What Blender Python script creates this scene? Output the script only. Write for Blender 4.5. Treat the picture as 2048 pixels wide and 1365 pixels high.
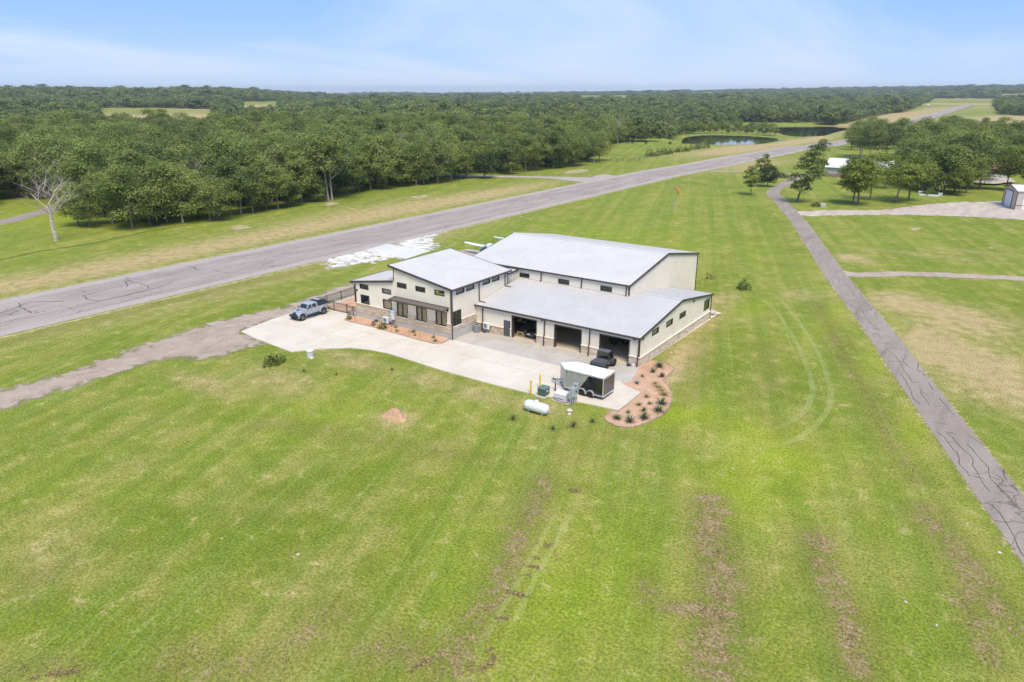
import bpy, bmesh, math, random
import numpy as np
from mathutils import Vector, Matrix
R = math.radians
for _o in list(bpy.data.objects):
    bpy.data.objects.remove(_o)
sc = bpy.context.scene
COL = sc.collection

# ---------------------------------------------------------------- camera
cam_d = bpy.data.cameras.new('camera'); cam = bpy.data.objects.new('camera', cam_d); COL.objects.link(cam)
cam.location = (29.796, -66.384, 28.2)
cam.rotation_euler = (R(90 - 19.414), 0, R(35.0))
cam_d.sensor_width = 36; cam_d.lens = 24.96; cam_d.clip_start = 0.5; cam_d.clip_end = 30000
sc.camera = cam

# ---------------------------------------------------------------- sky, sun, exposure
SUN_EL, SUN_AZ = 58.0, 134.0            # degrees, azimuth clockwise from +Y
world = bpy.data.worlds.new('World'); sc.world = world; world.use_nodes = True
wn = world.node_tree.nodes; wl = world.node_tree.links
for n in list(wn): wn.remove(n)
wo = wn.new('ShaderNodeOutputWorld'); wb = wn.new('ShaderNodeBackground'); wl.new(wb.outputs[0], wo.inputs[0])
wb.inputs[1].default_value = 0.115
sky = wn.new('ShaderNodeTexSky'); sky.sky_type = 'NISHITA'; sky.sun_disc = False
sky.sun_elevation = R(SUN_EL); sky.sun_rotation = R(SUN_AZ); sky.altitude = 100
sky.air_density = 1.0; sky.dust_density = 0.4; sky.ozone_density = 3.0
# thin cirrus and milky veil over the whole dome
tc = wn.new('ShaderNodeTexCoord'); sx = wn.new('ShaderNodeSeparateXYZ'); wl.new(tc.outputs['Generated'], sx.inputs[0])
def wmath(op, a, b=None, clamp=False):
    n = wn.new('ShaderNodeMath'); n.operation = op; n.use_clamp = clamp
    for i, v in ((0, a), (1, b)):
        if v is None: continue
        if isinstance(v, (int, float)): n.inputs[i].default_value = v
        else: wl.new(v, n.inputs[i])
    return n.outputs[0]
up_ = wmath('ADD', wmath('MAXIMUM', sx.outputs[2], 0.0), 0.12)
cx_ = wmath('DIVIDE', sx.outputs[0], up_); cy_ = wmath('DIVIDE', sx.outputs[1], up_)
cmb = wn.new('ShaderNodeCombineXYZ'); wl.new(cx_, cmb.inputs[0]); wl.new(wmath('MULTIPLY', cy_, 0.55), cmb.inputs[1])
mp = wn.new('ShaderNodeMapping'); mp.inputs['Rotation'].default_value = (0, 0, R(28)); wl.new(cmb.outputs[0], mp.inputs[0])
cn = wn.new('ShaderNodeTexNoise'); cn.inputs['Scale'].default_value = 0.42; cn.inputs['Detail'].default_value = 9; cn.inputs['Roughness'].default_value = 0.55
cn.inputs['Distortion'].default_value = 0.8; wl.new(mp.outputs[0], cn.inputs['Vector'])
cr = wn.new('ShaderNodeMapRange'); cr.inputs[1].default_value = 0.45; cr.inputs[2].default_value = 0.72; cr.inputs[3].default_value = 0.0; cr.inputs[4].default_value = 1.0
wl.new(cn.outputs[0], cr.inputs[0])
base = wn.new('ShaderNodeMix'); base.data_type = 'RGBA'; base.inputs[0].default_value = 0.88; wl.new(sky.outputs[0], base.inputs[6]); base.inputs[7].default_value = (1.08, 2.55, 5.6, 1)
hor = wn.new('ShaderNodeMix'); hor.data_type = 'RGBA'; hor.inputs[7].default_value = (3.8, 4.6, 5.7, 1); wl.new(base.outputs[2], hor.inputs[6]); wl.new(wmath('MULTIPLY', wmath('POWER', wmath('SUBTRACT', 1.0, wmath('MAXIMUM', sx.outputs[2], 0.0)), 15.0), 0.95), hor.inputs[0])
cm = wn.new('ShaderNodeMix'); cm.data_type = 'RGBA'; wl.new(wmath('MULTIPLY', cr.outputs[0], 0.95), cm.inputs[0]); wl.new(hor.outputs[2], cm.inputs[6])
cm.inputs[7].default_value = (4.1, 4.7, 5.5, 1)
wl.new(cm.outputs[2], wb.inputs[0])

sun_d = bpy.data.lights.new('sun', 'SUN'); sun = bpy.data.objects.new('sun', sun_d); COL.objects.link(sun)
sun_d.energy = 2.75; sun_d.angle = R(26); sun_d.color = (1.0, 0.90, 0.755)
sd = Vector((math.sin(R(SUN_AZ)) * math.cos(R(SUN_EL)), math.cos(R(SUN_AZ)) * math.cos(R(SUN_EL)), math.sin(R(SUN_EL))))
sun.rotation_euler = sd.to_track_quat('Z', 'Y').to_euler()
sun.location = (0, 0, 200)
sc.view_settings.view_transform = 'Standard'; sc.view_settings.look = 'None'
sc.view_settings.exposure = 0.70; sc.view_settings.gamma = 1.0; sc.view_settings.use_curve_mapping = False
try:
    sc.cycles.max_bounces = 6; sc.cycles.diffuse_bounces = 3; sc.cycles.glossy_bounces = 3; sc.cycles.transparent_max_bounces = 8
    sc.cycles.transmission_bounces = 4; sc.cycles.volume_bounces = 0; sc.cycles.caustics_reflective = False; sc.cycles.caustics_refractive = False
    sc.cycles.use_denoising = True; sc.cycles.sample_clamp_indirect = 6
except Exception: pass

# ---------------------------------------------------------------- helpers
def tag(o, label=None, cat=None, group=None, kind=None):
    if label: o['label'] = label
    if cat: o['category'] = cat
    if group: o['group'] = group
    if kind: o['kind'] = kind
    return o
def thing(name, label, cat, loc=(0, 0, 0), rz=0.0, group=None):
    o = bpy.data.objects.new(name, None); COL.objects.link(o); o.empty_display_size = 0.3
    o.location = loc; o.rotation_euler = (0, 0, rz)
    return tag(o, label, cat, group)
def link(name, me, parent=None, loc=None):
    o = bpy.data.objects.new(name, me); COL.objects.link(o)
    if parent is not None: o.parent = parent
    if loc is not None: o.location = loc
    return o
def copy_tree(o, parent=None):
    c = o.copy(); COL.objects.link(c)
    if parent is not None: c.parent = parent
    for ch in o.children: copy_tree(ch, c)
    return c

class MB:
    def __init__(s): s.bm = bmesh.new(); s.mi = 0
    def _f(s, vs):
        try:
            f = s.bm.faces.new(vs); f.material_index = s.mi; return f
        except ValueError: return None
    def hexa(s, P):                      # 8 points: bottom 0-3 ccw, top 4-7 ccw
        v = [s.bm.verts.new(p) for p in P]
        for q in ((3,2,1,0),(4,5,6,7),(0,1,5,4),(1,2,6,5),(2,3,7,6),(3,0,4,7)): s._f([v[i] for i in q])
        return s
    def box(s, x0, x1, y0, y1, z0, z1):
        if x0 > x1: x0, x1 = x1, x0
        if y0 > y1: y0, y1 = y1, y0
        if z0 > z1: z0, z1 = z1, z0
        return s.hexa([(x0,y0,z0),(x1,y0,z0),(x1,y1,z0),(x0,y1,z0),(x0,y0,z1),(x1,y0,z1),(x1,y1,z1),(x0,y1,z1)])
    def taper(s, x0, x1, y0, y1, z0, z1, ix, iy):
        return s.hexa([(x0,y0,z0),(x1,y0,z0),(x1,y1,z0),(x0,y1,z0),(x0+ix,y0+iy,z1),(x1-ix,y0+iy,z1),(x1-ix,y1-iy,z1),(x0+ix,y1-iy,z1)])
    def prism(s, pts, axis, a0, a1, pts2=None):
        """polygon pts extruded along axis; axis y: pts are (x,z); x: (y,z); z: (x,y)"""
        def m(p, a): return {'y': (p[0], a, p[1]), 'x': (a, p[0], p[1]), 'z': (p[0], p[1], a)}[axis]
        q2 = pts2 or pts
        A = [s.bm.verts.new(m(p, a0)) for p in pts]; B = [s.bm.verts.new(m(p, a1)) for p in q2]
        s._f(A); s._f(B[::-1]); n = len(A)
        for i in range(n): s._f([A[(i+1)%n], A[i], B[i], B[(i+1)%n]])
        return s
    def poly(s, pts):
        s._f([s.bm.verts.new(p) for p in pts]); return s
    def tube(s, pts, rad, n=8, caps=True):
        pts = [Vector(p) for p in pts]
        if not isinstance(rad, (list, tuple)): rad = [rad]*len(pts)
        rings = []; ref = None
        for i, p in enumerate(pts):
            d = (pts[min(i+1, len(pts)-1)] - pts[max(i-1, 0)])
            if d.length < 1e-9: d = Vector((0,0,1))
            d.normalize()
            a = Vector((0,0,1)) if abs(d.z) < 0.9 else Vector((1,0,0))
            u = d.cross(a).normalized(); w = d.cross(u)
            rings.append([s.bm.verts.new(p + (u*math.cos(t) + w*math.sin(t))*rad[i]) for t in [2*math.pi*k/n for k in range(n)]])
        for r0, r1 in zip(rings, rings[1:]):
            for k in range(n): s._f([r0[k], r0[(k+1)%n], r1[(k+1)%n], r1[k]])
        if caps: s._f(rings[0][::-1]); s._f(rings[-1])
        return s
    def cyl(s, p0, p1, r0, r1=None, n=12): return s.tube([p0, p1], [r0, r0 if r1 is None else r1], n)
    def lathe(s, prof, c=(0,0,0), axis='z', n=20):
        rings = []
        for r, h in prof:
            ring = []
            for k in range(n):
                t = 2*math.pi*k/n; a, b = r*math.cos(t), r*math.sin(t)
                q = {'z': (a, b, h), 'x': (h, a, b), 'y': (b, h, a)}[axis]
                ring.append(s.bm.verts.new((c[0]+q[0], c[1]+q[1], c[2]+q[2])))
            rings.append(ring)
        for r0, r1 in zip(rings, rings[1:]):
            for k in range(n): s._f([r0[k], r0[(k+1)%n], r1[(k+1)%n], r1[k]])
        s._f(rings[0][::-1]); s._f(rings[-1]); return s
    def loft(s, rings, caps=True):
        V = [[s.bm.verts.new(p) for p in r] for r in rings]; n = len(V[0])
        for r0, r1 in zip(V, V[1:]):
            for k in range(n): s._f([r0[k], r0[(k+1)%n], r1[(k+1)%n], r1[k]])
        if caps: s._f(V[0][::-1]); s._f(V[-1])
        return s
    def bevel(s, w, seg=2):
        bmesh.ops.remove_doubles(s.bm, verts=s.bm.verts, dist=1e-5)
        bmesh.ops.bevel(s.bm, geom=list(s.bm.edges), offset=w, segments=seg, affect='EDGES', profile=0.6, clamp_overlap=True)
        return s
    def mesh(s, name, mats, smooth=False, fix=True):
        if fix: bmesh.ops.recalc_face_normals(s.bm, faces=s.bm.faces)
        me = bpy.data.meshes.new(name); s.bm.to_mesh(me); s.bm.free()
        for m in (mats if isinstance(mats, (list, tuple)) else [mats]): me.materials.append(m)
        if smooth:
            for p in me.polygons: p.use_smooth = True
            try: me.set_sharp_from_angle(angle=R(40))
            except Exception: pass
        return me
    def build(s, name, mats, parent=None, smooth=False, loc=None, fix=True):
        return link(name, s.mesh(name, mats, smooth, fix), parent, loc)

# ---------------------------------------------------------------- materials
def lin(h):
    h = h.lstrip('#'); c = [int(h[i:i+2], 16)/255 for i in (0, 2, 4)]
    return tuple((v/12.92 if v <= 0.04045 else ((v+0.055)/1.055)**2.4) for v in c)
class NT:
    """small shader-graph helper"""
    def __init__(s, name):
        s.m = bpy.data.materials.new(name); s.m.use_nodes = True; s.n = s.m.node_tree.nodes; s.l = s.m.node_tree.links
        for x in list(s.n): s.n.remove(x)
        s.out = s.n.new('ShaderNodeOutputMaterial')
    def put(s, sock, v):
        if hasattr(v, 'is_output'): s.l.new(v, sock)
        elif isinstance(v, (tuple, list)): sock.default_value = (*v, 1) if (len(v) == 3 and len(sock.default_value) == 4) else v
        else: sock.default_value = v
    def pos(s, obj=False):
        if obj: return s.n.new('ShaderNodeTexCoord').outputs['Object']
        return s.n.new('ShaderNodeNewGeometry').outputs['Position']
    def mapping(s, v, scale=(1,1,1), rot=(0,0,0), loc=(0,0,0)):
        n = s.n.new('ShaderNodeMapping'); s.l.new(v, n.inputs[0]); n.inputs['Scale'].default_value = scale; n.inputs['Rotation'].default_value = rot; n.inputs['Location'].default_value = loc
        return n.outputs[0]
    def noise(s, v, scale, detail=4, rough=0.55, dist=0.0):
        n = s.n.new('ShaderNodeTexNoise'); s.l.new(v, n.inputs['Vector']); n.inputs['Scale'].default_value = scale
        n.inputs['Detail'].default_value = detail; n.inputs['Roughness'].default_value = rough; n.inputs['Distortion'].default_value = dist
        return n.outputs[0]
    def ramp(s, v, a, b, lo=0.0, hi=1.0):
        n = s.n.new('ShaderNodeMapRange'); n.interpolation_type = 'SMOOTHSTEP'; s.put(n.inputs[0], v)
        for i, x in enumerate((a, b, lo, hi)): s.put(n.inputs[i+1], x)
        return n.outputs[0]
    def math(s, op, a, b=0.0, clamp=False):
        n = s.n.new('ShaderNodeMath'); n.operation = op; n.use_clamp = clamp; s.put(n.inputs[0], a); s.put(n.inputs[1], b); return n.outputs[0]
    def mix(s, f, a, b, blend='MIX'):
        n = s.n.new('ShaderNodeMix'); n.data_type = 'RGBA'; n.blend_type = blend; s.put(n.inputs[0], f); s.put(n.inputs[6], a); s.put(n.inputs[7], b); return n.outputs[2]
    def scale(s, col, f):
        """multiply a colour by a scalar socket"""
        n = s.n.new('ShaderNodeVectorMath'); n.operation = 'SCALE'; s.put(n.inputs[0], col); s.put(n.inputs[3], f); return n.outputs[0]
    def attr(s, name):
        n = s.n.new('ShaderNodeAttribute'); n.attribute_name = name; return n.outputs['Fac']
    def attrc(s, name):
        n = s.n.new('ShaderNodeAttribute'); n.attribute_name = name; return n.outputs['Color']
    def bump(s, h, strength=0.3, dist=0.05):
        n = s.n.new('ShaderNodeBump'); s.put(n.inputs['Height'], h); n.inputs['Strength'].default_value = strength; n.inputs['Distance'].default_value = dist; return n.outputs[0]
    def bsdf(s, col, rough=0.6, metal=0.0, spec=0.5, nrm=None, coat=0.0):
        n = s.n.new('ShaderNodeBsdfPrincipled'); s.put(n.inputs['Base Color'], col); s.put(n.inputs['Roughness'], rough); s.put(n.inputs['Metallic'], metal)
        s.put(n.inputs['Specular IOR Level'], spec); s.put(n.inputs['Coat Weight'], coat)
        if nrm is not None: s.l.new(nrm, n.inputs['Normal'])
        return n.outputs[0]
    def finish(s, sh): s.l.new(sh, s.out.inputs[0]); return s.m
_mc = {}
def paint(name, hexcol, rough=0.5, metal=0.0, var=0.10, scale=3.0, spec=0.5, coat=0.0, bump=0.0):
    if name in _mc: return _mc[name]
    t = NT(name); p = t.pos(True); n = t.noise(p, scale, 5)
    c = lin(hexcol) if isinstance(hexcol, str) else hexcol
    col = t.scale(c, t.ramp(n, 0.25, 0.75, 1-var, 1+var))
    fine = t.noise(p, scale*9, 3)
    ro = t.ramp(fine, 0.2, 0.8, max(0.02, rough-0.08), min(1, rough+0.08))
    _mc[name] = t.finish(t.bsdf(col, ro, metal, spec, t.bump(fine, bump, 0.02) if bump else None, coat)); return _mc[name]

# ---------------------------------------------------------------- terrain height (metres, origin at the garage's right front corner)
CAMX, CAMY = 29.796, -66.384
def sstep(a, b, x):
    t = (x-a)/(b-a); t = 0.0 if t < 0 else 1.0 if t > 1 else t
    return t*t*(3-2*t)
PROF = [(-1e5,0),(170,0),(240,-0.9),(340,-2.2),(450,-5.0),(525,-7.0),(650,-7.0),(820,-4.5),(1100,-2.0),(1600,1.0),(2500,3.0),(1e5,3.0)]
def prof(y):
    for (a, za), (b, zb) in zip(PROF, PROF[1:]):
        if y <= b:
            return za + (zb-za)*sstep(a, b, y) if a > -1e4 else za
    return 3.0
def poly_dist(x, y, poly):
    """signed distance to a polygon, negative inside"""
    d = 1e18; ins = False; n = len(poly)
    for i in range(n):
        (x0, y0), (x1, y1) = poly[i], poly[(i+1) % n]
        ex, ey = x1-x0, y1-y0; L = ex*ex+ey*ey or 1e-9
        t = max(0.0, min(1.0, ((x-x0)*ex+(y-y0)*ey)/L)); dd = (x-x0-t*ex)**2+(y-y0-t*ey)**2
        if dd < d: d = dd
        if (y0 > y) != (y1 > y) and x < (x1-x0)*(y-y0)/(y1-y0)+x0: ins = not ins
    d = math.sqrt(d); return -d if ins else d
PONDS = []
def terrain(x, y):
    z = prof(y)*sstep(-420, -150, x)
    dx, dy = x-CAMX, y-CAMY; r = math.hypot(dx, dy)
    if r > 700:
        az = math.degrees(math.atan2(dx, dy)) + 35.0           # degrees right of the view's centre
        az = (az+180) % 360 - 180
        z += 20*sstep(900, 2100, r)*sstep(-12, -22, az)
        z += 42*sstep(1800, 5200, r)*sstep(-4, 36, az)
    if PONDS and -260 < x < -60 and 340 < y < 860:
        for poly, lev in PONDS:
            d = poly_dist(x, y, poly)
            if d < 22: z = lev-1.0 if d < -4 else z+(lev-1.0+0.11*(d+4)-z)*sstep(22, 6, d)
    return z

PONDS += [([(-155.08, 398.82), (-173.95, 439.92), (-188.86, 486.58), (-184.23, 522.22), (-153.11, 527.46), (-125.79, 508.21), (-122.07, 489.65), (-123.42, 443.99), (-132.36, 409.24), (-141.01, 387.29)], -6.2),
          ([(-163.27, 638.39), (-180.43, 721.38), (-161.27, 755.01), (-120.72, 763.19), (-115.23, 729.03), (-114.89, 651.41), (-111.51, 588.16), (-122.45, 559.50), (-141.20, 585.04)], -6.9)]
# ---------------------------------------------------------------- ground sheet
def span(a, b, st): return list(np.arange(a, b-1e-6, st))
def grow(a, end, st, f):
    out = []; s = 1 if end > a else -1; x = a
    while (end-x)*s > 0:
        out.append(x); st *= f; x += s*st
    out.append(end); return out
GX = sorted(grow(-224, -8800, 4, 1.10)[1:]) + span(-224, -96, 4) + span(-96, 58, 0.8) + grow(58, 8800, 0.8, 1.11)
GY = sorted(grow(-72, -2500, 0.8, 1.13)[1:]) + span(-72, 130, 0.8) + span(130, 180, 2) + span(180, 900, 6) + grow(900, 8800, 6, 1.07)
gx = np.array(GX); gy = np.array(GY); NX, NY = len(gx), len(gy)
XX, YY = np.meshgrid(gx, gy)
ZZ = np.zeros_like(XX)
for j in range(NY):
    if gy[j] > 165 or True:
        for i in range(NX):
            x, y = gx[i], gy[j]
            if y < 165 and (x-CAMX)**2+(y-CAMY)**2 < 680**2: continue
            ZZ[j, i] = terrain(x, y)
# wear and dryness of the turf, laid out in metres on the field
def seg_dist(px, py, pts):
    d = np.full(px.shape, 1e9)
    for (x0, y0), (x1, y1) in zip(pts, pts[1:]):
        ex, ey = x1-x0, y1-y0; L = ex*ex+ey*ey
        t = np.clip(((px-x0)*ex+(py-y0)*ey)/L, 0, 1)
        d = np.minimum(d, np.hypot(px-x0-t*ex, py-y0-t*ey))
    return d
WINDROWS = [  # centre line, half width, strength: raked-up dead thatch
    ([(10.47, -44.79), (9.87, -41.96), (9.32, -39.13), (7.22, -33.80), (5.37, -28.44), (4.39, -25.67)], 0.9, 0.85),
    ([(15.91, -21.47), (16.65, -23.67), (17.93, -26.30), (19.46, -29.10), (20.14, -31.29), (20.68, -33.44), (21.70, -36.65)], 1.15, 1.05),
    ([(18.06, -33.38), (19.11, -32.95), (20.16, -32.58), (20.72, -32.93)], 0.5, 1.15),
    ([(15.76, -32.15), (16.77, -33.65), (17.56, -34.14)], 0.6, 0.75),
    ([(23.28, -21.53), (23.75, -22.88), (24.48, -25.05), (25.59, -26.73), (26.90, -29.56), (27.39, -31.05), (27.88, -32.81)], 0.75, 1.0),
    ([(28.83, -13.61), (30.53, -17.14), (31.80, -19.14), (32.72, -21.40), (33.89, -22.96), (34.86, -24.09)], 0.9, 0.9),
    ([(31.75, -22.35), (32.38, -24.27), (33.04, -26.20), (33.61, -27.97)], 0.55, 0.85),
    ([(9.90, 36.56), (13.11, 28.50), (16.67, 18.38), (19.26, 11.72), (21.67, 6.18), (24.36, -1.26), (26.26, -6.52), (27.68, -9.36)], 0.9, 0.55),
    ([(-21.90, -31.70), (-17.94, -30.28), (-13.11, -29.26), (-8.72, -27.87), (-5.13, -26.96), (-1.62, -26.04)], 0.9, 0.45),
    ([(-9.31, -37.89), (-9.41, -39.60), (-10.09, -41.64)], 0.9, 0.25),
    ([(-65.07, -35.47), (-64.82, -30.98), (-65.12, -24.46), (-65.16, -20.10), (-65.28, -14.86), (-65.32, -7.03), (-64.78, 2.20), (-64.30, 11.29)], 0.7, 0.62),
    ([(-1.32, -53.05), (-1.81, -51.93), (0.00, -51.92), (2.68, -49.63), (2.51, -46.16), (2.35, -45.29)], 1.2, 0.55),
    ([(6.44, -46.15), (7.02, -44.87), (8.39, -44.78), (9.68, -43.44)], 1.0, 0.7),
    ([(-8.06, -57.77), (-6.92, -56.36), (-5.08, -55.48)], 0.5, 0.6),
    ([(10.99, 14.41), (9.06, 15.15), (13.66, 2.08), (13.01, 0.12)], 0.8, 0.4),
    ([(15.15, -3.96), (17.05, -7.56), (19.18, -9.41)], 0.9, 0.4),
    ([(-9.30, 56.70), (-2.61, 57.63), (2.31, 57.93)], 0.6, 0.5), ([(-12.16, 59.66), (-8.91, 60.92)], 0.4, 0.4),
    ([(-13.70, 104.04), (-5.87, 80.93), (1.13, 59.34)], 0.7, 0.3),
    ([(3.93, -21.14), (3.05, -16.19), (6.37, -15.04), (8.66, -12.85)], 1.1, 0.32),
    ([(3.43, 9.11), (6.42, 0.19), (8.26, -6.08)], 0.8, 0.4),
    ([(-15.05, -53.72), (-14.68, -52.89)], 0.9, 0.5),
]
DRYBLOBS = [  # centre, radius x, radius y, strength: straw-coloured turf
    ((7.68, 71.03), 2.4, 3.0, 0.85), ((10.99, 68.54), 2.0, 2.0, 0.35), ((18.45, 81.09), 10, 1.6, 0.3), ((26.53, 89.34), 8, 1.6, 0.25),
    ((18.61, 45.13), 3, 5, 0.7), ((24.49, 25.95), 3, 6, 0.85), ((27.74, 37.47), 7, 7, 0.5), ((30.11, 23.86), 5, 5, 0.65), ((32.70, 15.42), 6, 6, 0.6), ((26.76, 23.45), 3, 3, 0.7), ((24.41, 43.19), 6, 4, 0.5),
    ((3.79, -1.64), 1.6, 5, 0.55), ((2.01, 8.12), 1.8, 4, 0.65), ((0.00, 18.05), 2.0, 5, 0.5), ((-1.90, 30.77), 2.0, 5, 0.4), ((3.02, 2.12), 1.2, 3, 0.5),
    ((-9.55, -15.68), 3.0, 1.6, 0.45), ((-16.55, -15.89), 3.0, 2.0, 0.35), ((-27.25, -16.31), 5, 2.0, 0.4), ((-28.84, -24.49), 5, 3.0, 0.35), ((-35.01, -29.63), 5, 1.6, 0.4),
    ((-12.46, -24.58), 2.2, 2.2, 0.5), ((-3.13, -14.75), 3, 1.6, 0.4), ((-15.87, -52.52), 3, 3, 0.16), ((-18.94, -52.12), 2, 3, 0.10), ((-0.89, -43.23), 3, 3, 0.06), ((15.49, -10.91), 2, 3, 0.14), ((13.38, -13.47), 1.5, 2.5, 0.12),
    ((6.79, 40.07), 3, 3, 0.35), ((3.50, 23.07), 2, 2, 0.2), ((-0.65, -44.21), 2, 2, 0.08), ((-23.71, -42.51), 2, 2, 0.2), ((7.28, 57.11), 2, 6, 0.2),
    ((-95, 20), 6, 60, 0.62), ((-95, 100), 6, 40, 0.6), ((-103, 60), 7, 30, 0.3), ((-92, -30), 5, 40, 0.3), ((-65, 40), 3, 30, 0.2), ((-63, -10), 4, 30, 0.22),
    ((-100, 330), 12, 60, 0.9), ((-100, 420), 9, 80, 1.0), ((-105, 520), 9, 70, 0.7), ((-130, 690), 25, 80, 0.9), ((-110, 900), 26, 150, 0.9), ((-62, 240), 10, 40, 0.5),
    ((-740.60, 367.91), 150, 120, 1.3), ((-990.56, 685.79), 90, 120, 1.1), ((-1274.47, 2373.53), 220, 300, 1.2), ((-15.22, 2673.37), 300, 300, 1.0), ((17.66, 991.72), 30, 120, 0.9), ((-110, 1100), 26, 150, 0.8), ((-40, 800), 20, 160, 0.6), ((-10, 900), 40, 100, 0.9), ((-100, 1350), 30, 180, 0.5), ((0, 1500), 60, 160, 0.5), ((-70, 1800), 200, 90, 0.8),
]
LUSH = [((15.21, -10.00), 3, 5, 0.5), ((18.06, -11.24), 4, 4, 0.5), ((17.28, -20.09), 3, 4, 0.5), ((7.64, -10.51), 2, 3, 0.35), ((9.08, -6.89), 2, 3, 0.4), ((-154.94, 13.73), 22, 18, 0.35), ((11.98, -35.92), 7, 8, 0.3), ((-16.60, -26.19), 8, 6, 0.2), ((3.16, 28.31), 2, 6, 0.25), ((-2.38, 18.95), 1.5, 5, 0.3), ((-30.11, 63.96), 30, 14, 0.2), ((20.55, 17.16), 1.6, 12, 0.3), ((13.13, 29.81), 1.6, 12, 0.35), ((26.17, 0.00), 1.6, 10, 0.3)]
near = (XX > -240) & (XX < 70) & (YY < 170) & (YY > -75)
TH = np.zeros_like(XX); DR = np.zeros_like(XX); LU = np.zeros_like(XX)
for pts, w, s_ in WINDROWS:
    m = near; d = seg_dist(XX[m], YY[m], pts); TH[m] = np.maximum(TH[m], s_*np.exp(-(d/(w*1.55))**2))
for (bx, by), rx, ry, s_ in DRYBLOBS: DR += s_*np.exp(-((XX-bx)/rx)**2-((YY-by)/ry)**2)
for (bx, by), rx, ry, s_ in LUSH: LU += s_*np.exp(-((XX-bx)/rx)**2-((YY-by)/ry)**2)
WOODS_F = [(-190.28, -19.60), (-184.06, -2.10), (-185.82, 9.45), (-188.82, 22.84), (-149.95, 10.30), (-137.99, 9.07), (-124.39, 11.92), (-125.45, 21.74), (-120.03, 29.59), (-124.86, 44.10), (-126.09, 64.43), (-128.38, 81.45), (-128.42, 98.44), (-124.88, 113.49), (-124.73, 129.13), (-127.78, 146.26), (-115.20, 165.60), (-120.63, 210.58)]
# leaf litter and shade-thinned turf on the wood's floor
litter = np.zeros_like(XX)
wf = np.array(WOODS_F); xi = np.interp(YY, wf[2:, 1], wf[2:, 0])
def grid_mesh(name, mat):
    co = np.stack([XX, YY, ZZ], -1).reshape(-1, 3).astype(np.float32)
    idx = np.arange(NX*NY).reshape(NY, NX)
    q = np.stack([idx[:-1, :-1], idx[:-1, 1:], idx[1:, 1:], idx[1:, :-1]], -1).reshape(-1, 4)
    me = bpy.data.meshes.new(name); me.vertices.add(len(co)); me.vertices.foreach_set('co', co.ravel())
    me.loops.add(q.size); me.loops.foreach_set('vertex_index', q.ravel().astype(np.int32))
    me.polygons.add(len(q)); me.polygons.foreach_set('loop_start', (np.arange(len(q))*4).astype(np.int32)); me.polygons.foreach_set('loop_total', np.full(len(q), 4, np.int32))
    me.update(calc_edges=True)
    for nm, A in (('thatch', TH), ('dry', DR), ('lush', LU)):
        a = me.attributes.new(nm, 'FLOAT', 'POINT'); a.data.foreach_set('value', A.ravel().astype(np.float32))
    me.materials.append(mat)
    for p in me.polygons: p.use_smooth = True
    return me
def turf_colour(t, p):
    big = t.noise(t.mapping(p, (1, 1, 0)), 0.03, 4, 0.6); mid = t.noise(t.mapping(p, (1, 0.7, 0), (0, 0, R(24))), 0.21, 6, 0.68)
    pat = t.noise(t.mapping(p, (1, 1, 0)), 0.62, 5, 0.66, 0.3); fine = t.noise(p, 5.2, 3, 0.72); vf = t.noise(p, 19, 1, 0.75)
    rp = t.mapping(p, (1, 1, 0), (0, 0, R(-20.5)))          # mower lanes run beside the path
    lane = t.noise(t.mapping(rp, (1, 0.008, 0)), 0.42, 2, 0.5); line = t.noise(t.mapping(rp, (1, 0.015, 0)), 1.9, 2, 0.6)
    g = t.mix(t.ramp(big, 0.34, 0.64), (0.168, 0.204, 0.020), (0.230, 0.258, 0.034))
    g = t.mix(t.ramp(mid, 0.42, 0.66, 0.0, 0.85), g, (0.315, 0.280, 0.072))
    g = t.mix(t.ramp(mid, 0.42, 0.30, 0.0, 0.7), g, (0.134, 0.180, 0.020))
    g = t.mix(t.ramp(lane, 0.42, 0.58, 0.0, 0.55), g, (0.148, 0.204, 0.021))
    g = t.mix(t.ramp(line, 0.52, 0.70, 0.0, 0.40), g, (0.272, 0.306, 0.075))
    g = t.mix(t.math('MULTIPLY', t.attr('lush'), 1.5, True), g, (0.268, 0.318, 0.022))
    dry = t.math('ADD', t.math('MULTIPLY', t.attr('dry'), 1.55), t.ramp(pat, 0.56, 0.74, 0.0, 0.55))
    g = t.mix(t.math('MULTIPLY', dry, t.ramp(pat, 0.25, 0.62, 0.40, 1.25), True), g, (0.415, 0.312, 0.140))
    thn = t.noise(p, 1.7, 6, 0.74, 0.6)
    th = t.attr('thatch')
    g = t.mix(t.math('MULTIPLY', th, t.ramp(pat, 0.3, 0.62, 0.3, 0.95), True), g, (0.190, 0.162, 0.050))
    m = t.ramp(t.math('ADD', t.math('ADD', thn, t.math('MULTIPLY', t.math('SUBTRACT', pat, 0.5), 0.7)), t.math('MULTIPLY', th, 0.34)), 0.74, 0.84)
    m = t.math('MULTIPLY', m, t.ramp(th, 0.06, 0.3), True)
    g = t.mix(m, g, t.mix(fine, (0.170, 0.122, 0.048), (0.37, 0.278, 0.135)))
    k = t.math('MULTIPLY', t.ramp(fine, 0.25, 0.75, 0.58, 1.42), t.ramp(vf, 0.2, 0.8, 0.5, 1.5))
    k = t.math('MULTIPLY', k, t.ramp(pat, 0.25, 0.75, 0.90, 1.16))
    return t.scale(g, k), fine, vf, m
def turf_mat(name):
    t = NT(name); p = t.pos(); col, fine, vf, m = turf_colour(t, p)
    h = t.math('ADD', t.math('MULTIPLY', vf, 0.6), t.noise(p, 6.5, 1, 0.5))
    return t.finish(t.bsdf(col, 0.9, 0, 0.10, t.bump(h, 0.6, 0.09)))
M_TURF = turf_mat('turf')
ground = link('ground', grid_mesh('ground', M_TURF)); tag(ground, 'mown green field with straw patches reaching to the horizon', 'ground', kind='structure')

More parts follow.
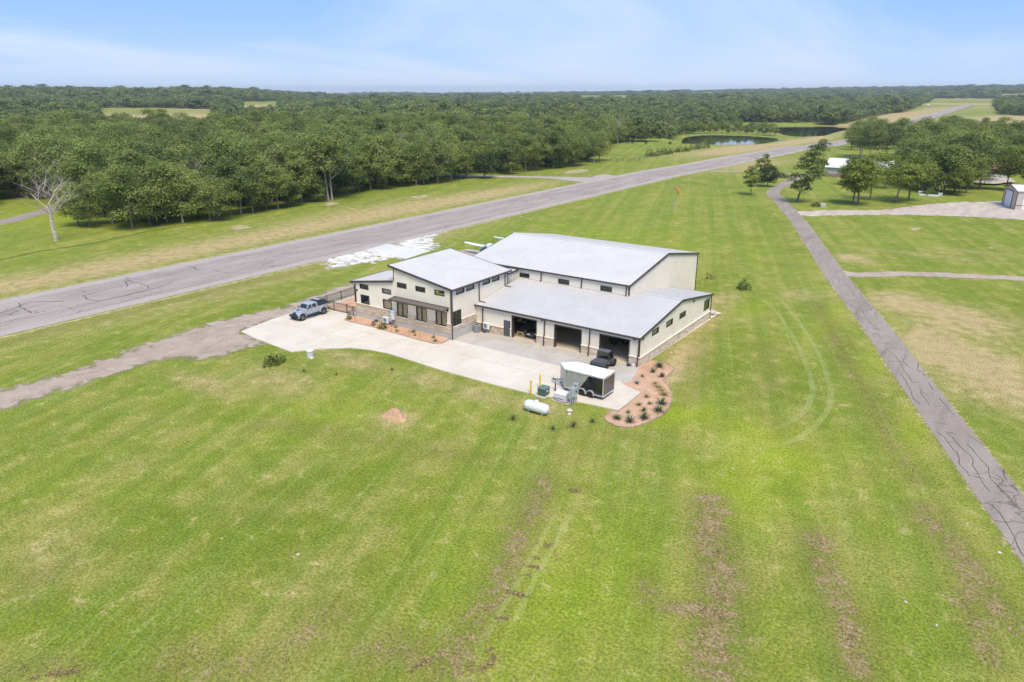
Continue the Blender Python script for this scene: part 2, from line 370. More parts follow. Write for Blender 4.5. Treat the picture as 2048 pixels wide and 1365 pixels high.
# ---------------------------------------------------------------- sheets laid on the ground
def asphalt(name, c0, c1, crack=True):
    t = NT(name); p = t.pos(); a = t.noise(t.mapping(p, (1, 0.25, 1)), 0.35, 4, 0.6); b = t.noise(p, 3.0, 5, 0.7); c = t.noise(p, 22, 2, 0.7)
    col = t.mix(t.ramp(a, 0.3, 0.7), c0, c1)
    if crack:   # hairline crazing and rubber-dark wheel lanes
        v = t.n.new('ShaderNodeTexVoronoi'); v.feature = 'DISTANCE_TO_EDGE'; v.inputs['Scale'].default_value = 0.32
        w = t.n.new('ShaderNodeVectorMath'); w.operation = 'ADD'; t.l.new(t.mapping(p, (1, 0.45, 0)), w.inputs[0])
        nn = t.n.new('ShaderNodeTexNoise'); nn.inputs['Scale'].default_value = 0.6; nn.inputs['Detail'].default_value = 5; t.l.new(p, nn.inputs['Vector'])
        sc_ = t.n.new('ShaderNodeVectorMath'); sc_.operation = 'SCALE'; sc_.inputs[3].default_value = 2.2; t.l.new(nn.outputs['Color'], sc_.inputs[0]); t.l.new(sc_.outputs[0], w.inputs[1])
        t.l.new(w.outputs[0], v.inputs['Vector'])
        ck = t.math('MULTIPLY', t.ramp(v.outputs[0], 0.0, 0.028, 1, 0), t.ramp(t.noise(p, 0.08, 3), 0.45, 0.62), True)
        col = t.mix(t.math('MULTIPLY', ck, 0.65), col, (0.055, 0.053, 0.055))
        col = t.mix(t.ramp(t.noise(t.mapping(p, (0.8, 0.02, 1)), 1.0, 3), 0.5, 0.75, 0, 0.4), col, tuple(x*0.72 for x in c0))
    if name == 'runway_asphalt':     # the outer lanes were left in older, paler asphalt
        sp = t.n.new('ShaderNodeSeparateXYZ'); t.l.new(p, sp.inputs[0]); ed = t.math('ABSOLUTE', t.math('ADD', sp.outputs[0], 77.0))
        col = t.mix(t.ramp(t.math('ADD', ed, t.math('MULTIPLY', a, 1.2)), 6.9, 7.5, 0.0, 0.7), col, (0.44, 0.375, 0.318))
    col = t.scale(col, t.math('MULTIPLY', t.ramp(b, 0.2, 0.8, 0.86, 1.12), t.ramp(c, 0.2, 0.8, 0.8, 1.2)))
    return t.finish(t.bsdf(col, 0.92, 0, 0.2, t.bump(c, 0.35, 0.02)))
def concrete(name, c0, c1, rough=0.85):
    t = NT(name); p = t.pos(); a = t.noise(p, 0.28, 5, 0.6, 0.5); b = t.noise(p, 2.5, 5, 0.7); c = t.noise(p, 30, 2, 0.6)
    st = t.noise(t.mapping(p, (0.5, 2.0, 1), (0, 0, 0.3)), 0.8, 4, 0.6, 1.0)
    col = t.mix(t.ramp(a, 0.3, 0.7), c0, c1)
    col = t.mix(t.ramp(st, 0.58, 0.8, 0, 0.35), col, tuple(x*0.78 for x in c0))
    col = t.scale(col, t.math('MULTIPLY', t.ramp(b, 0.2, 0.8, 0.94, 1.05), t.ramp(c, 0.2, 0.8, 0.95, 1.05)))
    return t.finish(t.bsdf(col, rough, 0, 0.3, t.bump(b, 0.12, 0.01)))
def loose(name, c0, c1, fine=9.0, edge=None, rough=0.95, bump=0.5, ragged=2.6, cut=0.5, alpha=1.0, soft=0.08):
    """gravel, mulch, soil; edge = softens the rim into the turf through the 'rim' attribute"""
    t = NT(name); p = t.pos(); a = t.noise(p, 0.5, 5, 0.65, 0.5); b = t.noise(p, fine, 4, 0.75); lane = t.noise(t.mapping(p, (0.35, 0.03, 1), (0, 0, R(20))), 2.0, 3)
    col = t.mix(t.ramp(a, 0.3, 0.7), c0, c1); col = t.scale(col, t.math('MULTIPLY', t.ramp(b, 0.2, 0.8, 0.68, 1.32), t.ramp(lane, 0.3, 0.7, 0.93, 1.07)))
    sh = t.bsdf(col, rough, 0, 0.15, t.bump(b, bump, 0.05))
    if edge:
        rim = t.attr('rim'); n1 = t.noise(p, edge, 7, 0.72, 0.6)
        f = t.ramp(t.math('ADD', rim, t.math('MULTIPLY', t.math('SUBTRACT', n1, 0.5), ragged)), cut-soft, cut+soft, 0.0, alpha)
        mx = t.n.new('ShaderNodeMixShader'); tr = t.n.new('ShaderNodeBsdfTransparent'); t.l.new(f, mx.inputs[0]); t.l.new(tr.outputs[0], mx.inputs[1]); t.l.new(sh, mx.inputs[2]); sh = mx.outputs[0]
    return t.finish(sh)
M_RUNWAY = asphalt('runway_asphalt', (0.315, 0.258, 0.212), (0.40, 0.335, 0.282))
M_PATH = asphalt('path_asphalt', (0.285, 0.230, 0.182), (0.345, 0.284, 0.230))
M_SEAL = paint('crack_sealant', (0.055, 0.054, 0.058), 0.7, var=0.3)
M_CREAM = concrete('cream_concrete', (0.61, 0.52, 0.40), (0.68, 0.60, 0.485))
M_GREY = concrete('grey_concrete', (0.43, 0.38, 0.31), (0.52, 0.47, 0.395))
M_WHITEC = concrete('white_concrete', (0.60, 0.565, 0.51), (0.67, 0.635, 0.58))
M_FLOOR = concrete('garage_slab', (0.58, 0.465, 0.31), (0.66, 0.55, 0.39), 0.5)
M_GRAVEL = loose('gravel', (0.345, 0.265, 0.195), (0.435, 0.345, 0.265), 7, 0.5, ragged=2.6, soft=0.25)
M_PALEGRAVEL = loose('pale_gravel', (0.43, 0.345, 0.265), (0.55, 0.465, 0.38), 6, 0.5, soft=0.2)
M_CALICHE = loose('caliche', (0.56, 0.49, 0.39), (0.74, 0.69, 0.61), 2.5, 0.5, ragged=4.2, cut=0.55, soft=0.35)
M_MULCH = loose('mulch', (0.50, 0.295, 0.175), (0.60, 0.385, 0.25), 11)
M_STRAW = loose('worn_turf', (0.36, 0.365, 0.135), (0.41, 0.405, 0.165), 9, 0.6, ragged=2.6, cut=0.6, alpha=0.55, soft=0.5)
M_VERGE = loose('dry_verge', (0.37, 0.315, 0.12), (0.46, 0.385, 0.17), 9, 1.2, ragged=3.4, cut=0.58, soft=0.2)

def catmull(pts, n=6, closed=False):
    P = [Vector((*p[:2], 0)) for p in pts]; out = []; N = len(P)
    for i in range(N if closed else N-1):
        p0 = P[(i-1) % N] if closed or i > 0 else P[0]; p1 = P[i]; p2 = P[(i+1) % N]; p3 = P[(i+2) % N] if closed or i+2 < N else P[-1]
        for k in range(n):
            t = k/n; out.append(0.5*((2*p1)+(p2-p0)*t+(2*p0-5*p1+4*p2-p3)*t*t+(3*p1-p0-3*p2+p3)*t**3))
    if not closed: out.append(P[-1])
    return [(v.x, v.y) for v in out]
def ribbon(name, line, half, mat, lift, parent=None, rim=True, cols=4, skirt=0.0, label=None, kind='structure', half2=None):
    """strip of given half width that follows a centre line over the terrain"""
    V = []; F = []; rimv = []
    n = len(line); us = np.linspace(-1, 1, cols+1)
    for i, (x, y) in enumerate(line):
        ax, ay = line[max(i-1, 0)]; bx, by = line[min(i+1, n-1)]; L = math.hypot(bx-ax, by-ay) or 1; nx, ny = -(by-ay)/L, (bx-ax)/L
        h = half[i] if isinstance(half, (list, tuple)) else half
        for u in us:
            px, py = x+nx*h*u, y+ny*h*u; V.append((px, py, terrain(px, py)+lift)); rimv.append(0.0 if abs(u) > 0.99 else min(1.0, i/9, (n-1-i)/9) if rim == 'ends' else 1.0)
    c = cols+1
    for i in range(n-1):
        for k in range(cols): F.append((i*c+k, i*c+k+1, (i+1)*c+k+1, (i+1)*c+k))
    me = bpy.data.meshes.new(name); me.from_pydata(V, [], F); a = me.attributes.new('rim', 'FLOAT', 'POINT'); a.data.foreach_set('value', rimv); me.materials.append(mat)
    o = link(name, me, parent)
    if parent is None: tag(o, label, None, kind=kind)
    return o
def sheet(name, poly, mat, z=0.02, thick=0.0, rimw=None, parent=None, label=None, kind='structure', step=None):
    """flat polygon; with rimw the rim fades through the 'rim' attribute; with thick, a slab with real sides"""
    if rimw:
        xs = [p[0] for p in poly]; ys = [p[1] for p in poly]; st = step or max(0.35, min(1.2, rimw*0.6))
        nx = int((max(xs)-min(xs))/st)+4; ny = int((max(ys)-min(ys))/st)+4; D = {}; V = []; F = []; rv = []; idx = {}
        def dist(i, j):
            if (i, j) not in D: D[i, j] = poly_dist(min(xs)-st*1.5+i*st, min(ys)-st*1.5+j*st, poly)
            return D[i, j]
        def vert(i, j):
            if (i, j) not in idx:
                idx[i, j] = len(V); x, y = min(xs)-st*1.5+i*st, min(ys)-st*1.5+j*st; V.append((x, y, z)); rv.append(max(0.0, min(1.0, 0.5-dist(i, j)/(2*rimw))))
            return idx[i, j]
        for i in range(nx):
            for j in range(ny):
                c4 = ((i, j), (i+1, j), (i+1, j+1), (i, j+1))
                if min(dist(*q) for q in c4) < rimw: F.append([vert(*q) for q in c4])
        me = bpy.data.meshes.new(name); me.from_pydata(V, [], F); a = me.attributes.new('rim', 'FLOAT', 'POINT'); a.data.foreach_set('value', rv); me.materials.append(mat)
        o = link(name, me, parent)
        if parent is None: tag(o, label, None, kind=kind)
        return o
    bm = bmesh.new(); vs = [bm.verts.new((x, y, z)) for x, y in poly]; f = bm.faces.new(vs); f.normal_update()
    if f.normal.z < 0: f.normal_flip(); f.normal_update()
    bmesh.ops.triangulate(bm, faces=[f for f in bm.faces if len(f.verts) > 4])
    if thick:
        g = bmesh.ops.extrude_face_region(bm, geom=list(bm.faces)); bmesh.ops.translate(bm, vec=(0, 0, -thick), verts=[v for v in g['geom'] if isinstance(v, bmesh.types.BMVert)])
        bmesh.ops.recalc_face_normals(bm, faces=bm.faces)
    me = bpy.data.meshes.new(name); bm.to_mesh(me); bm.free(); me.materials.append(mat)
    o = link(name, me, parent)
    if parent is None: tag(o, label, None, kind=kind)
    return o

def yline(x, y0, y1, st=6.0):
    n = max(2, int((y1-y0)/st)); return [(x, y0+(y1-y0)*i/n) for i in range(n+1)]
rw_line = yline(-77.0, -170, 160, 6) + yline(-77.0, 166, 900, 6) + yline(-77.0, 906, 1640, 12)
runway = ribbon('runway', rw_line, 9.0, M_RUNWAY, 0.03, rim=False, cols=6)
# the far end is laid a little higher so the coarse ground never cuts it
for v in runway.data.vertices: v.co.z += 0.25*sstep(170, 900, v.co.y) + 0.5*sstep(850, 1600, v.co.y)
for s_, nm in ((-9.6, 'west'), (9.6, 'east')):
    ribbon('runway_verge', [(-77+s_, y) for _, y in yline(0, -170, 420, 6)], 1.0, M_VERGE, 0.012, cols=2)
rnd = random.Random(4)
def cracks(name, lines, w, mat, z, parent, rs):
    """tar-sealed cracks: wandering thin strips"""
    V = []; F = []
    for ln in lines:
        pts = []
        for (x0, y0), (x1, y1) in zip(ln, ln[1:]):
            L = math.hypot(x1-x0, y1-y0); n = max(2, int(L/0.7))
            for k in range(n): pts.append((x0+(x1-x0)*k/n, y0+(y1-y0)*k/n))
        pts.append(ln[-1]); b = len(V); ph = rs.uniform(0, 9)
        for i, (x, y) in enumerate(pts):
            ax, ay = pts[max(i-1, 0)]; bx, by = pts[min(i+1, len(pts)-1)]; L = math.hypot(bx-ax, by-ay) or 1; nx, ny = -(by-ay)/L, (bx-ax)/L
            o = 0.16*math.sin(i*0.7+ph)+0.10*math.sin(i*1.9+ph*2)+rs.uniform(-0.05, 0.05); h = w*(0.6+0.6*rs.random())
            V += [(x+nx*(o-h), y+ny*(o-h), terrain(x, y)+z), (x+nx*(o+h), y+ny*(o+h), terrain(x, y)+z)]
        for i in range(len(pts)-1): F.append((b+2*i, b+2*i+1, b+2*i+3, b+2*i+2))
    me = bpy.data.meshes.new(name); me.from_pydata(V, [], F); me.materials.append(mat); return tag(link(name, me, parent), kind='stuff')
L_ = []
for x in (-83.4, -80.2, -77.1, -73.8, -70.6):            # lane joints, sealed in lengths
    y = -60.0
    while y < 260:
        d = rnd.uniform(5, 26)
        if rnd.random() < 0.62: L_.append([(x+rnd.uniform(-.2, .2), y), (x+rnd.uniform(-.2, .2), y+d*0.5), (x+rnd.uniform(-.25, .25), y+d)])
        y += d+rnd.uniform(1, 9)
for _ in range(60):
    y = rnd.uniform(-45, 200); x = rnd.uniform(-85, -72); L_.append([(x, y), (x+rnd.uniform(1.5, 5), y+rnd.uniform(-2, 2.5))])
cracks('crack_sealant', L_, 0.036, M_SEAL, 0.036, runway, rnd)
L_ = [[(-78.89, -31.12), (-81.37, -26.43), (-77.85, -23.35)], [(-82.14, -27.58), (-77.92, -28.47), (-75.34, -28.91)], [(-78.80, -20.51), (-76.56, -20.88), (-73.63, -20.71)], [(-78.80, -20.51), (-79.40, -15.49), (-79.64, -14.23)], [(-82.47, -12.50), (-78.36, -14.05)], [(-82.97, -12.08), (-78.90, -11.88), (-74.77, -12.60)], [(-73.78, -20.50), (-73.72, -16.96), (-73.94, -13.07), (-75.34, -8.65)], [(-83.01, -0.93), (-79.41, -1.90)]]
cracks('crack_sealant', L_, 0.075, M_SEAL, 0.040, runway, rnd)

PATH_L = [(37.84, -25.83), (34.72, -17.70), (31.59, -8.82), (28.08, 0.16), (24.00, 10.10), (19.19, 22.24), (13.69, 36.25), (5.93, 56.17), (-1.74, 77.84), (-11.80, 105.37), (-23.54, 133.95)]
PATH_R = [(38.31, -16.07), (34.57, -6.73), (32.00, -0.96), (28.55, 8.12), (24.09, 20.60), (18.54, 36.27), (12.57, 51.06), (5.96, 68.35), (-0.77, 85.75), (-9.59, 108.58), (-21.61, 137.59)]
pl_, pr_ = catmull(PATH_L, 10), catmull(PATH_R, 10)
path_c = [((a[0]+b[0])/2, (a[1]+b[1])/2) for a, b in zip(pl_, pr_)]
def arclen_resample(line, st):
    out = [line[0]]; acc = 0
    for a, b in zip(line, line[1:]):
        d = math.hypot(b[0]-a[0], b[1]-a[1]); pos = st-acc
        while pos <= d and d > 0:
            out.append((a[0]+(b[0]-a[0])*pos/d, a[1]+(b[1]-a[1])*pos/d)); pos += st
        acc = d-(pos-st)
    out.append(line[-1]); return out
path_line = arclen_resample(catmull(path_c[::10] + [(-28.09, 149.03), (-30.44, 162.59), (-31.69, 177.40), (-33.10, 194.13), (-33.70, 210.32)], 8), 2.0)
ribbon('path_verge', path_line, 2.55, M_VERGE, 0.010, cols=4)
path = ribbon('asphalt_path', path_line, 1.72, M_PATH, 0.025, rim=False, cols=4)
L_ = []
for off in (-1.35, -0.5, 0.25, 1.1):
    i = 1
    while i < 62:
        n = rnd.randint(2, 7)
        if rnd.random() < 0.72:
            ln = []
            for k in range(i, min(i+n, len(path_line)-2)):
                (x0, y0), (x1, y1) = path_line[k], path_line[k+1]; L = math.hypot(x1-x0, y1-y0) or 1
                o = off+rnd.uniform(-.22, .22); ln.append((x0-(y1-y0)/L*o, y0+(x1-x0)/L*o))
            if len(ln) > 1: L_.append(ln)
        i += n+rnd.randint(0, 2)
for _ in range(34):
    k = rnd.randint(2, 55); (x0, y0), (x1, y1) = path_line[k], path_line[k+1]; L = math.hypot(x1-x0, y1-y0) or 1; o = rnd.uniform(-1.5, .6); o2 = o+rnd.uniform(.5, 1.3)
    L_.append([(x0-(y1-y0)/L*o, y0+(x1-x0)/L*o), (x0-(y1-y0)/L*o2+rnd.uniform(-.4, .4), y0+(x1-x0)/L*o2+rnd.uniform(-.4, .4))])
cracks('crack_sealant', L_, 0.030, M_SEAL, 0.031, path, rnd)
M_ROAD = M_PATH
# side road of the wood, taxi link, neighbours' drives
ribbon('wood_road', catmull([(-149.71, -18.54), (-154.26, -8.27), (-157.32, -1.36), (-163.03, 7.18), (-171.45, 17.45), (-177.24, 24.07)], 8), 2.6, M_ROAD, 0.03, rim=False)
ribbon('taxi_link', catmull([(-164.25, 110.80), (-149.76, 120.95), (-134.26, 129.89), (-118.49, 138.10), (-102.60, 145.54), (-86.73, 148.64)] + [(-80, 160)], 8), [2.4]*32+[2.4+0.7*i for i in range(17)], M_RUNWAY, 0.024, rim=False)
ribbon('gravel_lane', catmull([(8.09, 57.68), (11.65, 58.12), (16.88, 62.59), (23.67, 66.13), (33.53, 70.26), (46.37, 75.10)], 10), [4.0, 3.7, 3.4, 3.1, 2.9, 2.7, 2.5, 2.4, 2.3, 2.2]+[2.1]*60, loose('lane_gravel', (0.37, 0.285, 0.205), (0.46, 0.37, 0.28), 6, 0.6, ragged=3.0, soft=0.25), 0.014, cols=4)
sheet('gravel_lot', catmull([(-13.92, 117.04), (-9.42, 123.98), (2.75, 133.46), (9.06, 145.91), (13.92, 154.62), (22.45, 163.90), (35.69, 173.21), (46.19, 168.83), (44.94, 140.26), (32.63, 136.48), (23.03, 134.83), (13.05, 130.47), (6.04, 126.45), (-3.68, 118.76), (-10.20, 112.44)], 5, True), M_PALEGRAVEL, 0.014, rimw=1.2)
ribbon('house_drive', catmull([(-65.83, 200.02), (-56.35, 205.81), (-42.81, 209.92), (-33.04, 213.42)], 8), 1.3, M_PALEGRAVEL, 0.02, cols=4)
gl_t = catmull([(-51.82, 8.58), (-51.96, 6.62), (-51.27, 0.08), (-49.99, -6.27), (-50.82, -11.47), (-51.52, -15.98), (-50.58, -25.75), (-49.13, -34.22), (-49.15, -39.69), (-49.20, -42.39), (-49.63, -48.79)], 5)
gl_b = catmull([(-44.19, -50.44), (-44.66, -44.11), (-44.48, -38.93), (-44.72, -34.61), (-44.60, -31.77), (-44.56, -29.00), (-43.33, -27.38), (-41.51, -25.91), (-40.07, -23.94), (-40.02, -21.71), (-40.36, -19.45), (-40.04, -18.37), (-43.39, -17.61), (-45.52, -17.23), (-46.34, -11.83), (-46.05, -8.68), (-46.81, -2.85), (-46.84, 1.87), (-46.93, 4.13)], 5)
sheet('gravel_drive', gl_t+gl_b, M_GRAVEL, 0.012, rimw=1.2, step=0.5)

# driveway: cream slab with saw-cut joints, grey apron before the garage
drive_s = [(-45.53, -17.36), (-41.69, -17.99), (-34.46, -18.53), (-33.57, -17.20), (-32.64, -15.93), (-30.05, -13.71), (-27.66, -12.86), (-25.19, -12.54), (-21.57, -12.71), (-17.01, -12.97), (-12.90, -13.00), (-9.11, -12.93), (-5.31, -12.64), (0.46, -11.54), (3.33, -11.26), (3.23, -6.20), (2.16, -5.89), (1.14, -5.51), (0.39, -4.84)]
drive_n = [(1.05, -4.75), (-22.14, -4.75)] + [(-22.43, -4.95), (-22.20, -6.53), (-22.85, -7.20), (-25.31, -7.19), (-30.03, -6.98), (-33.57, -6.82), (-37.33, -6.95), (-38.45, -6.83), (-38.96, -6.27), (-39.10, -5.31), (-39.19, -4.70), (-40.52, -4.53), (-43.01, -4.59), (-45.20, -4.69), (-46.71, -8.31), (-46.61, -11.63)]
sheet('driveway', drive_s+drive_n, M_CREAM, 0.10, thick=0.16)
apr = [(-22.14, -4.62), (1.1, -4.62)] + [(-0.12, -3.55)] + [(0.05, -0.02), (-22.14, -0.02)]
sheet('garage_apron', [(-22.14, -4.735), (1.06, -4.735), (1.15, -3.9), (0.12, -0.02), (-22.14, -0.02)], M_GREY, 0.098, thick=0.16)
M_JOINT = paint('joint_dark', (0.20, 0.175, 0.14), 0.9)  # dark colour of the saw-cut joints
def joint(x0, y0, x1, y1, z=0.104, w=0.012):
    L = math.hypot(x1-x0, y1-y0); nx, ny = -(y1-y0)/L*w, (x1-x0)/L*w
    me = bpy.data.meshes.new('joint'); me.from_pydata([(x0-nx, y0-ny, z), (x1-nx, y1-ny, z), (x1+nx, y1+ny, z), (x0+nx, y0+ny, z)], [], [(0, 1, 2, 3)]); me.materials.append(M_JOINT)
    return link('joint', me, bpy.data.objects['driveway'])
for x in (-17.9, -13.4, -8.9, -4.5, -0.1): joint(x, -4.76, x, -9.4 if x > -12 else -8.3)
joint(-22.0, -8.0, -3.8, -8.0); joint(-36.0, -9.0, -22.0, -8.0)
for x, y0, y1 in ((-27.0, -8.0, -12.5), (-31.5, -8.5, -15.5), (-36.0, -8.0, -17.3), (-22.1, -4.8, -10.8)): joint(x, y0, x, y1)
for x in (-13.0, -6.6): joint(x, -0.05, x, -4.7)
sheet('side_walk', [(0.14, 0.2), (0.16, 7.7), (0.34, 24.6), (-6.0, 24.6), (-6.0, 21.6), (0.12, 21.6)], M_CREAM, 0.07, thick=0.12)
sheet('hangar_pad', [(-68.02, 25.27), (-68.66, 31.73), (-57.60, 32.03), (-56.67, 24.26)], M_WHITEC, 0.05, thick=0.1)
sheet('caliche_patch', catmull([(-67.84, 15.23), (-68.49, 20.73), (-68.02, 25.27), (-62.42, 25.50), (-56.81, 24.41), (-59.50, 22.52), (-60.06, 18.79), (-61.23, 15.22), (-61.94, 11.62), (-63.76, 13.90)], 5, True), M_CALICHE, 0.024, rimw=1.1)
sheet('caliche_spill', catmull([(-69.22, 31.75), (-70.27, 37.08), (-69.15, 41.06), (-67.24, 47.05), (-65.58, 41.63), (-62.33, 38.95), (-59.27, 35.83), (-59.11, 32.06)], 5, True), M_CALICHE, 0.024, rimw=1.3)
sheet('ramp_slab', [(-53.26, 34.53), (-52.98, 37.17), (-49.45, 37.20), (-43.79, 36.50), (-38.27, 27.33), (-44.35, 29.79)], concrete('tan_concrete', (0.46, 0.36, 0.27), (0.5, 0.40, 0.31)), 0.03, thick=0.06)
# mulch beds
bedR = [(0.07, -0.13), (0.30, 2.70), (1.52, 2.89), (3.31, 1.96), (3.58, -0.12), (3.73, -2.01), (4.68, -2.95), (5.58, -4.18), (6.40, -5.97), (6.95, -8.10), (7.01, -10.05), (6.70, -11.67), (6.18, -13.15), (5.53, -14.04), (4.61, -14.25), (3.52, -13.90), (2.94, -13.42), (2.86, -12.44), (2.86, -11.44), (3.42, -11.33), (3.30, -6.17), (2.13, -5.83), (1.08, -5.39), (0.35, -4.71), (0.02, -4.29), (-0.14, -3.40)]
sheet('mulch_bed', bedR, M_MULCH, 0.05, thick=0.08)
bedH = [(-22.7, -4.7), (-38.3, -4.7)] + [(-38.54, -4.51), (-38.98, -5.51), (-38.85, -6.33), (-38.44, -6.83), (-37.37, -6.92), (-33.60, -6.79), (-30.06, -6.95), (-25.33, -7.16), (-22.88, -7.17), (-22.22, -6.50), (-22.48, -4.90)]
sheet('house_bed', bedH, M_MULCH, 0.13, thick=0.15)
M_EDGE = paint('bed_edging', '#a58a78', 0.9, var=0.35, scale=5)
def edging(line, z, parent, w=0.07):
    m = MB(); rs = random.Random(7)
    pts = arclen_resample(line, 0.42)
    for (x0, y0), (x1, y1) in zip(pts, pts[1:]):
        cx, cy = (x0+x1)/2, (y0+y1)/2; a = math.atan2(y1-y0, x1-x0); L = 0.19; hh = z+rs.uniform(0.03, 0.07); ww = w*rs.uniform(.8, 1.2)
        P = [(cx+math.cos(a)*u*L-math.sin(a)*v*ww, cy+math.sin(a)*u*L+math.cos(a)*v*ww) for u, v in ((-1,-1),(1,-1),(1,1),(-1,1))]
        m.hexa([(*p, 0.0) for p in P]+[(*p, hh) for p in P])
    return tag(m.build('edging_stones', M_EDGE, parent), kind='stuff')
edging(bedH[2:], 0.13, bpy.data.objects['house_bed'])
edging(bedR[2:20], 0.045, bpy.data.objects['mulch_bed'], 0.05)
yard = [(-43.18, -4.43), (-40.45, -4.06), (-38.92, -4.23)] + [(-38.5, -4.6), (-38.5, 0.6)] + [(-45.73, 1.99), (-45.68, -0.82), (-45.57, -3.48)]
sheet('yard_bed', yard, M_MULCH, 0.06, thick=0.08)
sheet('yard_curb', [(-46.42, 2.65), (-46.26, -0.29), (-46.05, -3.52), (-45.18, -4.09), (-45.33, -1.04), (-45.63, 1.90)], M_CREAM, 0.16, thick=0.18)
sheet('gate_slab', [(-40.28, -4.22), (-40.10, -3.12), (-38.57, -4.39), (-39.02, -5.12)], M_CREAM, 0.09, thick=0.1)
# tyre marks worn into the turf, and the two pale lines of the old drain run
def track_mat():
    t = NT('worn_turf'); p = t.pos(); col, fine, vf, m = turf_colour(t, p); rim = t.attr('rim'); n1 = t.noise(p, 0.7, 4, 0.65)
    f = t.math('MULTIPLY', t.math('MULTIPLY', t.ramp(rim, 0.05, 0.95), t.ramp(n1, 0.3, 0.6, 0.35, 1.0)), 0.30, True)
    col = t.mix(f, col, t.scale((0.40, 0.405, 0.175), t.ramp(vf, 0.2, 0.8, 0.75, 1.25)))
    return t.finish(t.bsdf(col, 0.9, 0, 0.1, t.bump(vf, 0.5, 0.06)))
M_TRACK = track_mat()
def field_attr(x, y, blobs): return sum(s_*math.exp(-((x-bx)/rx)**2-((y-by)/ry)**2) for (bx, by), rx, ry, s_ in blobs)
def worn(name, ln, half):
    o = ribbon(name, arclen_resample(catmull(ln, 14), 0.8), half, M_TRACK, 0.005, cols=4, rim='ends'); me = o.data
    for nm, fn in (('dry', lambda v: field_attr(v.x, v.y, DRYBLOBS)), ('lush', lambda v: field_attr(v.x, v.y, LUSH)), ('thatch', lambda v: max(s_*math.exp(-(float(seg_dist(np.array([v.x]), np.array([v.y]), pts)[0])/(w*1.25))**2) for pts, w, s_ in WINDROWS))):
        at = me.attributes.new(nm, 'FLOAT', 'POINT'); at.data.foreach_set('value', [fn(v.co) for v in me.vertices])
for ln in ([(0.36, 37.92), (4.84, 31.82), (9.44, 23.42), (13.63, 13.85), (16.78, 5.04), (17.52, -0.97), (16.86, -5.30), (15.57, -8.37)], [(0.66, 39.86), (5.13, 35.69), (10.99, 24.50), (15.36, 14.48), (18.22, 6.06), (19.25, 0.24), (18.88, -5.69), (17.57, -9.46), (15.23, -12.70)]): worn('tyre_mark', ln, 0.36)
for ln in ([(11.41, -44.93), (10.78, -42.23), (10.05, -38.89), (8.91, -34.55), (7.71, -29.93), (6.73, -26.23)], [(12.37, -43.47), (11.23, -39.57), (9.98, -35.03), (9.07, -31.14), (7.51, -24.82)]): worn('drain_line', ln, 0.22)
ditch = catmull([(-110.20, -33.05), (-114.66, -17.55), (-116.97, -10.08), (-116.25, -2.35), (-118.38, 6.58), (-120.21, 16.29), (-119.71, 21.86)], 6)
ribbon('ditch', ditch, 0.42, loose('ditch_soil', (0.030, 0.034, 0.012), (0.05, 0.052, 0.02), 8, 2.5), 0.008, cols=2)
# dirt washed bare spots
for px in ([(-116.31, 127.93), (-113.86, 133.15), (-110.67, 130.15), (-112.44, 125.52)],):
    pass
M_BARE = loose('bare_soil', (0.44, 0.34, 0.20), (0.54, 0.43, 0.29), 6, 0.5, ragged=5.0, cut=0.85)
for i, pl in enumerate(([(-109.06, 165.60), (-107.06, 175.92), (-103.22, 174.09), (-100.81, 163.11), (-105.26, 159.99)], [(-120.52, 60.48), (-120.09, 64.09), (-116.04, 62.54), (-116.07, 58.29)], [(-109.69, 25.12), (-109.12, 28.52), (-105.58, 27.26), (-105.69, 23.60)], [(-96.49, -0.40), (-96.40, 0.68), (-94.66, -0.13), (-95.08, -0.92)], [(-109.87, 82.92), (-109.13, 88.42), (-105.92, 86.92), (-106.13, 81.92)], [(12.50, 109.22), (14.38, 111.26), (15.03, 108.84), (13.18, 106.83)], [(27.39, 95.95), (28.26, 96.55), (28.48, 95.03), (27.65, 93.90)])):
    sheet('bare_patch', catmull(pl, 5, True), M_BARE, 0.016 + max(terrain(*p) for p in pl), rimw=0.5)

# ponds
t = NT('pond_water'); p = t.pos(); w1 = t.noise(t.mapping(p, (1, 1, 1)), 0.8, 3, 0.5)
M_WATER = t.finish(t.bsdf((0.012, 0.016, 0.010), 0.04, 0, 0.5, t.bump(w1, 0.05, 0.05)))
for poly, lev in PONDS:
    cx = sum(q[0] for q in poly)/len(poly); cy = sum(q[1] for q in poly)/len(poly)
    big = [(cx+(x-cx)*1.03, cy+(y-cy)*1.03) for x, y in poly]
    sheet('pond', catmull(big, 5, True), M_WATER, lev-0.05)

# ---------------------------------------------------------------- the hangar home
M_SIDE = paint('cream_siding', (0.77, 0.705, 0.59), 0.45, var=0.05, scale=0.6, spec=0.4)
M_BROWN = paint('brown_trim', (0.075, 0.052, 0.046), 0.45, var=0.12)
def galvalume(name='galvalume_roof', base=(0.60, 0.562, 0.522)):
    t = NT(name); p = t.pos(); a = t.noise(p, 0.35, 5, 0.6); b = t.noise(t.mapping(p, (1, 6, 1)), 1.3, 4, 0.6); c = t.noise(p, 14, 2)
    col = t.scale(base, t.math('MULTIPLY', t.ramp(a, 0.25, 0.75, 0.93, 1.05), t.math('MULTIPLY', t.ramp(b, 0.2, 0.8, 0.96, 1.04), t.ramp(c, 0.2, 0.8, 0.97, 1.03))))
    return t.finish(t.bsdf(col, t.ramp(b, 0.2, 0.8, 0.5, 0.65), 0.0, 0.2))
M_ROOF = galvalume()
M_ROOFG = galvalume('garage_galvalume', (0.545, 0.512, 0.478))  # darker base colour for the garage roof
M_RIBSHADEG = paint('garage_rib_shade', (0.44, 0.415, 0.39), 0.5, 0.0, var=0.10)  # garage roof ribs: shading painted in as a darker grey
